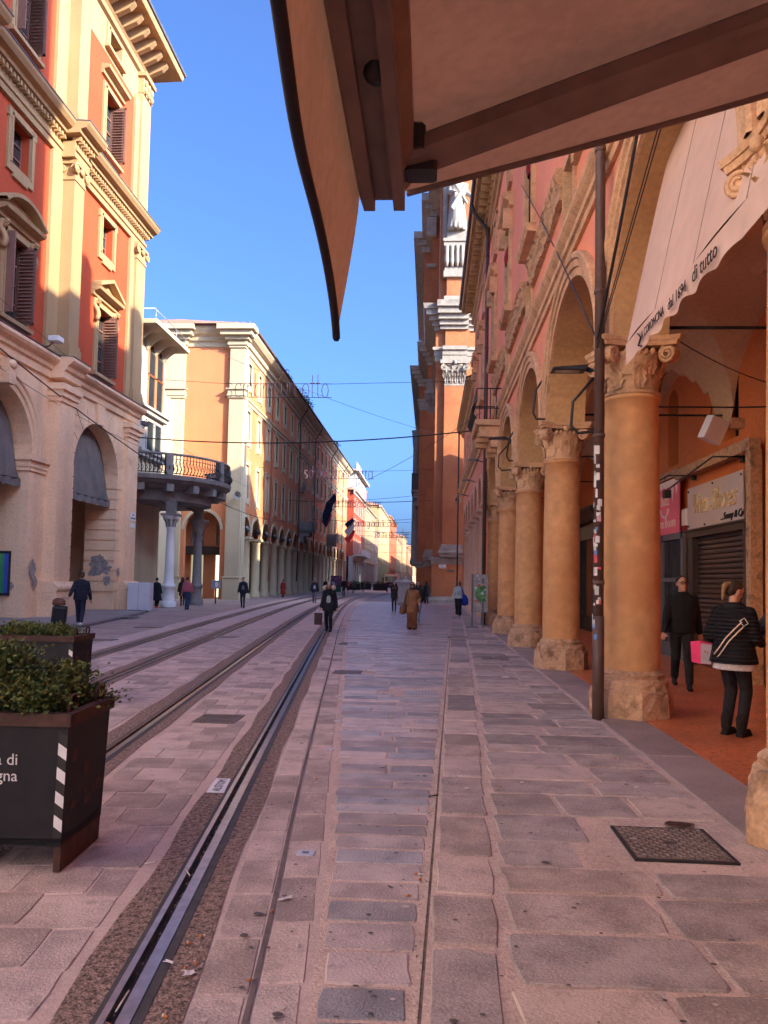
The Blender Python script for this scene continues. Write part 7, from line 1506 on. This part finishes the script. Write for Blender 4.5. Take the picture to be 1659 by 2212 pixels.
person('woman in long red dress by the orange house columns', -13.8, 71.9, -.4, 1.66, top=(.25,.022,.018), hem=.3, flare=.06, wide=.1, legs=(.2,.03,.02), stride=.03, hat=(.22,.02,.018))
person('rider in black standing on a kick scooter', -9.1, 81.4, pi, 1.78, .12, top=(.015,.015,.018), hem=.85, wide=.12, legs=(.02,.02,.024), stride=.03, hat=(.012,.012,.014))
ks = thing('kick_scooter', 'black kick scooter under the rider on the tracks', 'scooter', (-9.1, 81.4, 0)); mb = MB(); mb.box(-9.18,-9.02,81.0,81.9,.09,.13); mb.build('deck', m_iron, ks)
for yy in (80.9, 81.95): mb = MB(); mb.tube([(-9.13,yy,.1),(-9.07,yy,.1)], .1, 12); mb.build('wheel', m_iron, ks)
mb = MB(); mb.tube([(-9.1,80.95,.12),(-9.1,81.05,1.1)], .02, 5); mb.tube([(-9.35,81.05,1.1),(-8.85,81.05,1.1)], .018, 5); mb.build('handlebar', m_iron, ks)
for k, (x, y, f_, lb, tp, lg) in enumerate([(-11.6,92,0,'man in pale top behind the scooter rider',(.4,.38,.36),(.05,.05,.07)),(-13.2,97,pi,'person in dark coat against the far columns',(.03,.03,.03),(.03,.03,.03)),(-10.3,104,0,'man in olive jacket walking away in the distance',(.10,.10,.07),(.03,.03,.03)),(-10.4,121,0,'person in black between the distant planters',(.02,.02,.025),(.03,.03,.04)),(-8.6,128,0,'person with red cap near the distant truck',(.08,.06,.06),(.03,.03,.03)),(-6.2,112,pi,'person in plum coat in front of the distant truck',(.10,.02,.05),(.05,.03,.03)),(-2.3,69,pi,'man in dark coat and maroon hat between the bollards',(.03,.03,.035),(.03,.03,.03)),(-2.9,90,pi,'person in black deep behind the bollards',(.02,.02,.025),(.03,.03,.03)),(-.95,66,0,'person in black coat close to the church wall',(.02,.02,.022),(.03,.03,.03)),(-12.6,118,pi,'person in maroon near the distant house',(.25,.04,.04),(.03,.03,.04)),(-4.6,96,0,'person in grey walking far up the carriageway',(.12,.12,.13),(.04,.04,.05))]):
    person(lb, x, y, f_+.2*sin(k*2.1), 1.72+.06*sin(k*1.7), top=tp, legs=lg, hem=.75, wide=.12, stride=.08*(1 if k % 2 else -1), hat=(.2,.02,.03) if k in (4, 6) else None, vox=.035)
# --- statue on the church
person('white marble robed bishop statue high on the church front', 1.75, 61.25, pi+.35, 4.9, 30.2, all_mat=m_marble, hair=(.5,.5,.5), hairlen=.05, robe=True, wide=.35, stride=.0, lh=(-.32,.25,.95), rh=(.2,.25,1.0), name='statue', cat='statue', group='statues on the church', vox=.05, hat=None)
st2 = thing('statue_mitre', 'pointed marble mitre on the head of the bishop statue', 'statue', (1.75, 61.2, 35)); mb = MB(); mb.loft([(1.75,61.2,34.9,.25,.28),(1.75,61.2,35.2,.28,.26),(1.75,61.2,35.6,.05,.2)], 10); mb.build('mitre', m_marble, st2)
# ------------------------------------------------------------------ distant truck, planters and stalls
tr = thing('truck', 'distant cream tipper truck with orange lights coming up the street', 'truck', (-7.0, 138, 0))
m_tr = M('truck_cream', (.55,.47,.36), rough=.45)
mb = MB(); mb.box(-8.15,-5.85,138,140.2,.6,2.85,.12); mb.build('cab', m_tr, tr); mb = MB(); mb.box(-8.0,-6.0,137.97,138.01,1.65,2.5); mb.build('windscreen', m_glass, tr); mb = MB(); mb.box(-8.2,-5.8,140.4,146,.9,2.9); mb.build('load_body', m_signcream, tr)
mb = MB(); mb.box(-8.2,-5.8,137.85,138.1,.45,.95); mb.build('bumper', m_iron, tr); mb = MB(); mb.box(-7.9,-6.1,137.95,138.0,1.05,1.5); mb.build('grille', m_iron, tr)
for sx in (-1, 1):
    mb = MB(); mb.box(-7+sx*.95-.16,-7+sx*.95+.16,137.82,137.86,.65,.85); mb.build('headlight', M('headlight', (.8,.75,.6), emit=((1,.85,.6), 2.0)), tr)
    for yy in (139, 144): mb = MB(); mb.tube([(-7+sx*1.15,yy,.5),(-7+sx*.85,yy,.5)], .5, 14); mb.build('wheel', m_iron, tr)
    mb = MB(); mb.box(-7+sx*1.4-.12,-7+sx*1.4+.12,138,138.1,1.6,2.3); mb.build('mirror', m_iron, tr)
mb = MB(); mb.box(-7.9,-6.1,138.4,138.8,2.85,3.05); mb.build('light_bar', M('orange_beacon', (.6,.12,.03)), tr)
for k, (x, y) in enumerate(((-11.2,133),(-8.15,126),(-12.5,127))):
    t = thing('planter', ['distant dark planter on the left of the truck', 'distant dark planter in front of the truck', 'distant dark planter by the far columns'][k], 'planter', (x, y, 0), group='dark planters far up the street')
    mb = MB(); mb.box(x-1.1,x+1.1,y-.5,y+.5,.1,1.15); mb.build('box', m_plant, t); mb = MB(); leafcloud(mb, (x,y,1.25), (1.05,.45,.3), 160, .2, random.Random(k), .1); mb.build('foliage', m_leafB, t)
sk = thing('street_stall', 'small market stand with dark awning by the far columns', 'stall', (-13.2, 108, 0)); mb = MB(); mb.box(-13.9,-12.5,107.5,108.5,0,.9); mb.build('table', M('stall_green', (.03,.12,.07)), sk); mb = MB(); mb.box(-14,-12.4,108.4,108.5,.9,2.3); mb.build('backdrop', M('stall_backdrop', (.25,.10,.16), var=.6, scale=3), sk)
# ================================================================== LITTER
m_filter = M('cigarette_filter', (.55,.19,.05)); m_cpaper = M('cigarette_paper', (.68,.62,.56)); m_paper = M('scrap_paper', (.66,.58,.60))
rl = random.Random(21)
BUTT = [(-1.08,3.78),(-1.12,3.7),(-1.03,3.52),(-1.06,3.47),(-.75,3.40),(-1.02,3.09),(-1.235,3.05),(-.6,3.73),(-.8,4.09),(-.09,4.37),(-.05,4.69),(-.03,4.61),(-.06,5.98),(.33,6.45),(-.97,6.8),(.81,6.71),(.62,6.55),(1.85,7.76),(1.76,6.68)]
WHERE = ['by the near rail, uppermost', 'by the near rail, second from the top', 'above the crumpled paper', 'left of the crumpled paper', 'on the dark joint line', 'below the crumpled paper', 'in the rail groove at the bottom', 'white, on the slabs beside the joint', 'on the joint line, upper', 'in the kerb gutter, lowest', 'in the kerb gutter, long one', 'in the kerb gutter beside the long one', 'on the carriageway edge, upper', 'white, on the kerb slab', 'on the slabs left of the carriageway', 'white, on the pavement slabs', 'small, on the pavement near the kerb', 'tiny, near the portico edge', 'tiny white, above the manhole cover']
for k, (x, y) in enumerate(BUTT):
    z = .05 if x > kerb(y)+.02 else (-.02 if k == 6 else .0); z += .008
    t = thing('cigarette_butt', 'cigarette butt '+WHERE[k], 'cigarette butt', (x, y, z), rl.uniform(0, pi), group='cigarette butts on the ground', world=False)
    w = k in (7, 13, 15, 18)
    mb = MB(); mb.tube([(-.014,0,0),(.006,0,0)], .0058, 8); mb.build('filter', m_cpaper if w else m_filter, t); mb = MB(); mb.tube([(.006,0,0),(.016 if k != 10 else .04,0,-.001)], .0055, 8); mb.build('paper', m_cpaper, t)
def scrap(label, x, y, s, z, seed, w=1.0):
    r = random.Random(seed); t = thing('paper_scrap', label, 'paper', (x, y, z), r.uniform(0, 3), group='paper scraps on the ground', world=False); mb = MB()
    mb.grid(lambda u, v: ((u-.5)*s*w*(1+.3*sin(v*7+seed)), (v-.5)*s*(1+.25*sin(u*5+seed)), .006+.35*s*abs(sin(u*4+seed)*cos(v*5))*.5), 7, 7, False); mb.build('sheet', m_paper, t)
scrap('crumpled white paper beside the near rail', -1.03, 3.43, .055, .0, 1); scrap('small white wrapper on the rail edge', -1.15, 3.51, .02, .005, 2, 2.2); scrap('folded white paper slip on the slabs', -.76, 4.26, .03, .0, 3, 2.6)
scrap('tiny white scrap at the carriageway edge', -.8, 6.3, .025, .0, 4); scrap('white scrap on the kerb stones', .29, 6.84, .035, .05, 5); scrap('pale paper square far on the pavement', 1.37, 14.0, .11, .05, 6)
for k, (a, b, lb) in enumerate((((-1.235,3.26),(-1.225,3.1),'thin wooden stick in the rail groove'), ((-1.43,4.61),(-1.37,4.51),'pale stick lying across the rail groove'), ((-1.70,4.67),(-1.63,4.71),'white straw on the slabs near the planter'), ((.02,6.36),(.12,6.42),'dark twig at the kerb edge'))):
    mb = MB(); mb.tube([(a[0],a[1],.008),(b[0],b[1],.010)], .004 if k != 3 else .006, 5); tag(mb.build('stick', m_cpaper if k != 3 else m_iron), lb, 'stick', 'sticks on the ground')
# bits in the groove and along the kerb: uncountable
mb = MB()
for i in range(260):
    y = rl.uniform(2.6, 12); x = rail1(y)-.022+rl.uniform(-.018,.018); s_ = rl.uniform(.003,.009); mb.add([(x-s_,y-s_,-.037),(x+s_,y-s_*.5,-.036),(x+s_*.3,y+s_,-.032),(x-s_*.5,y+s_*.6,-.026)], [(0,1,2),(0,2,3),(1,2,3)])
for i in range(160):
    y = rl.uniform(3, 14); x = kerb(y)-.03+rl.gauss(0,.02); s_ = rl.uniform(.003,.008); mb.add([(x-s_,y-s_,.001),(x+s_,y-s_*.5,.002),(x+s_*.3,y+s_,.003),(x-s_*.5,y+s_*.6,.007)], [(0,1,2),(0,2,3),(1,2,3)])
mb.build('grit', M('grit', (.26,.2,.16), var=.7, scale=40), None, kind='stuff', label='loose grit in the rail groove and gutter', category='grit')
# gum and drip spots trodden into the pavement
m_gum = M('gum_spot', (.10,.08,.075), rough=.6); m_gum2 = M('pale_drip', (.52,.43,.40), rough=.7)
mg, mp_ = MB(), MB()
for i in range(420):
    y = 2.2+10*rl.random()**1.5; side = rl.random(); x = rl.uniform(kerb(y)+.05, 2.1) if side < .55 else rl.uniform(bandL(y)+.05, kerb(y)-.08) if side < .75 else rl.uniform(rail1(y)+.3, bandL(y)-.05); z = .0545 if side < .55 else .0052
    r_ = rl.uniform(.006,.018)*(1 if rl.random() < .9 else 2.0); n = 9; a = rl.uniform(.6,1)
    (mg if rl.random() < .75 else mp_).add([(x+cos(2*pi*k/n)*r_*rl.uniform(.7,1), y+sin(2*pi*k/n)*r_*a*rl.uniform(.7,1), z+i*2e-6) for k in range(n)], [tuple(range(n))])
mg.build('gum_spots', m_gum, None, kind='stuff', label='dark gum spots trodden into the paving', category='stain')
mp_.build('drip_spots', m_gum2, None, kind='stuff', label='pale drips and splashes on the paving', category='stain')
# damp patch beside the cover
n = 22; P = [(1.80+cos(2*pi*i/n)*.13*(.7+.3*rl.random()), 5.70+sin(2*pi*i/n)*.07*(.6+.4*rl.random()), .0575) for i in range(n)]
mb = MB(); mb.add(P, [tuple(range(n))]); tag(mb.build('damp_stain', M('damp_stain', (.05,.035,.03), rough=.25)), 'dark damp stain beside the manhole cover', 'stain')
# ------------------------------------------------------------------ bodies and garments become single smooth surfaces
for o, v in REM:
    m = o.modifiers.new('r', 'REMESH'); m.mode = 'VOXEL'; m.voxel_size = v; m.use_smooth_shade = True
    q = o.modifiers.new('s', 'SMOOTH'); q.factor = .5; q.iterations = 3
dg = bpy.context.evaluated_depsgraph_get()
for o, v in REM:
    me = bpy.data.meshes.new_from_object(o.evaluated_get(dg)); me.materials.clear(); me.materials.append(o.data.materials[0]); o.modifiers.clear(); o.data = me
    me.polygons.foreach_set('use_smooth', [True]*len(me.polygons))
for o in list(bpy.data.objects):
    if '_world' in o: del o['_world']
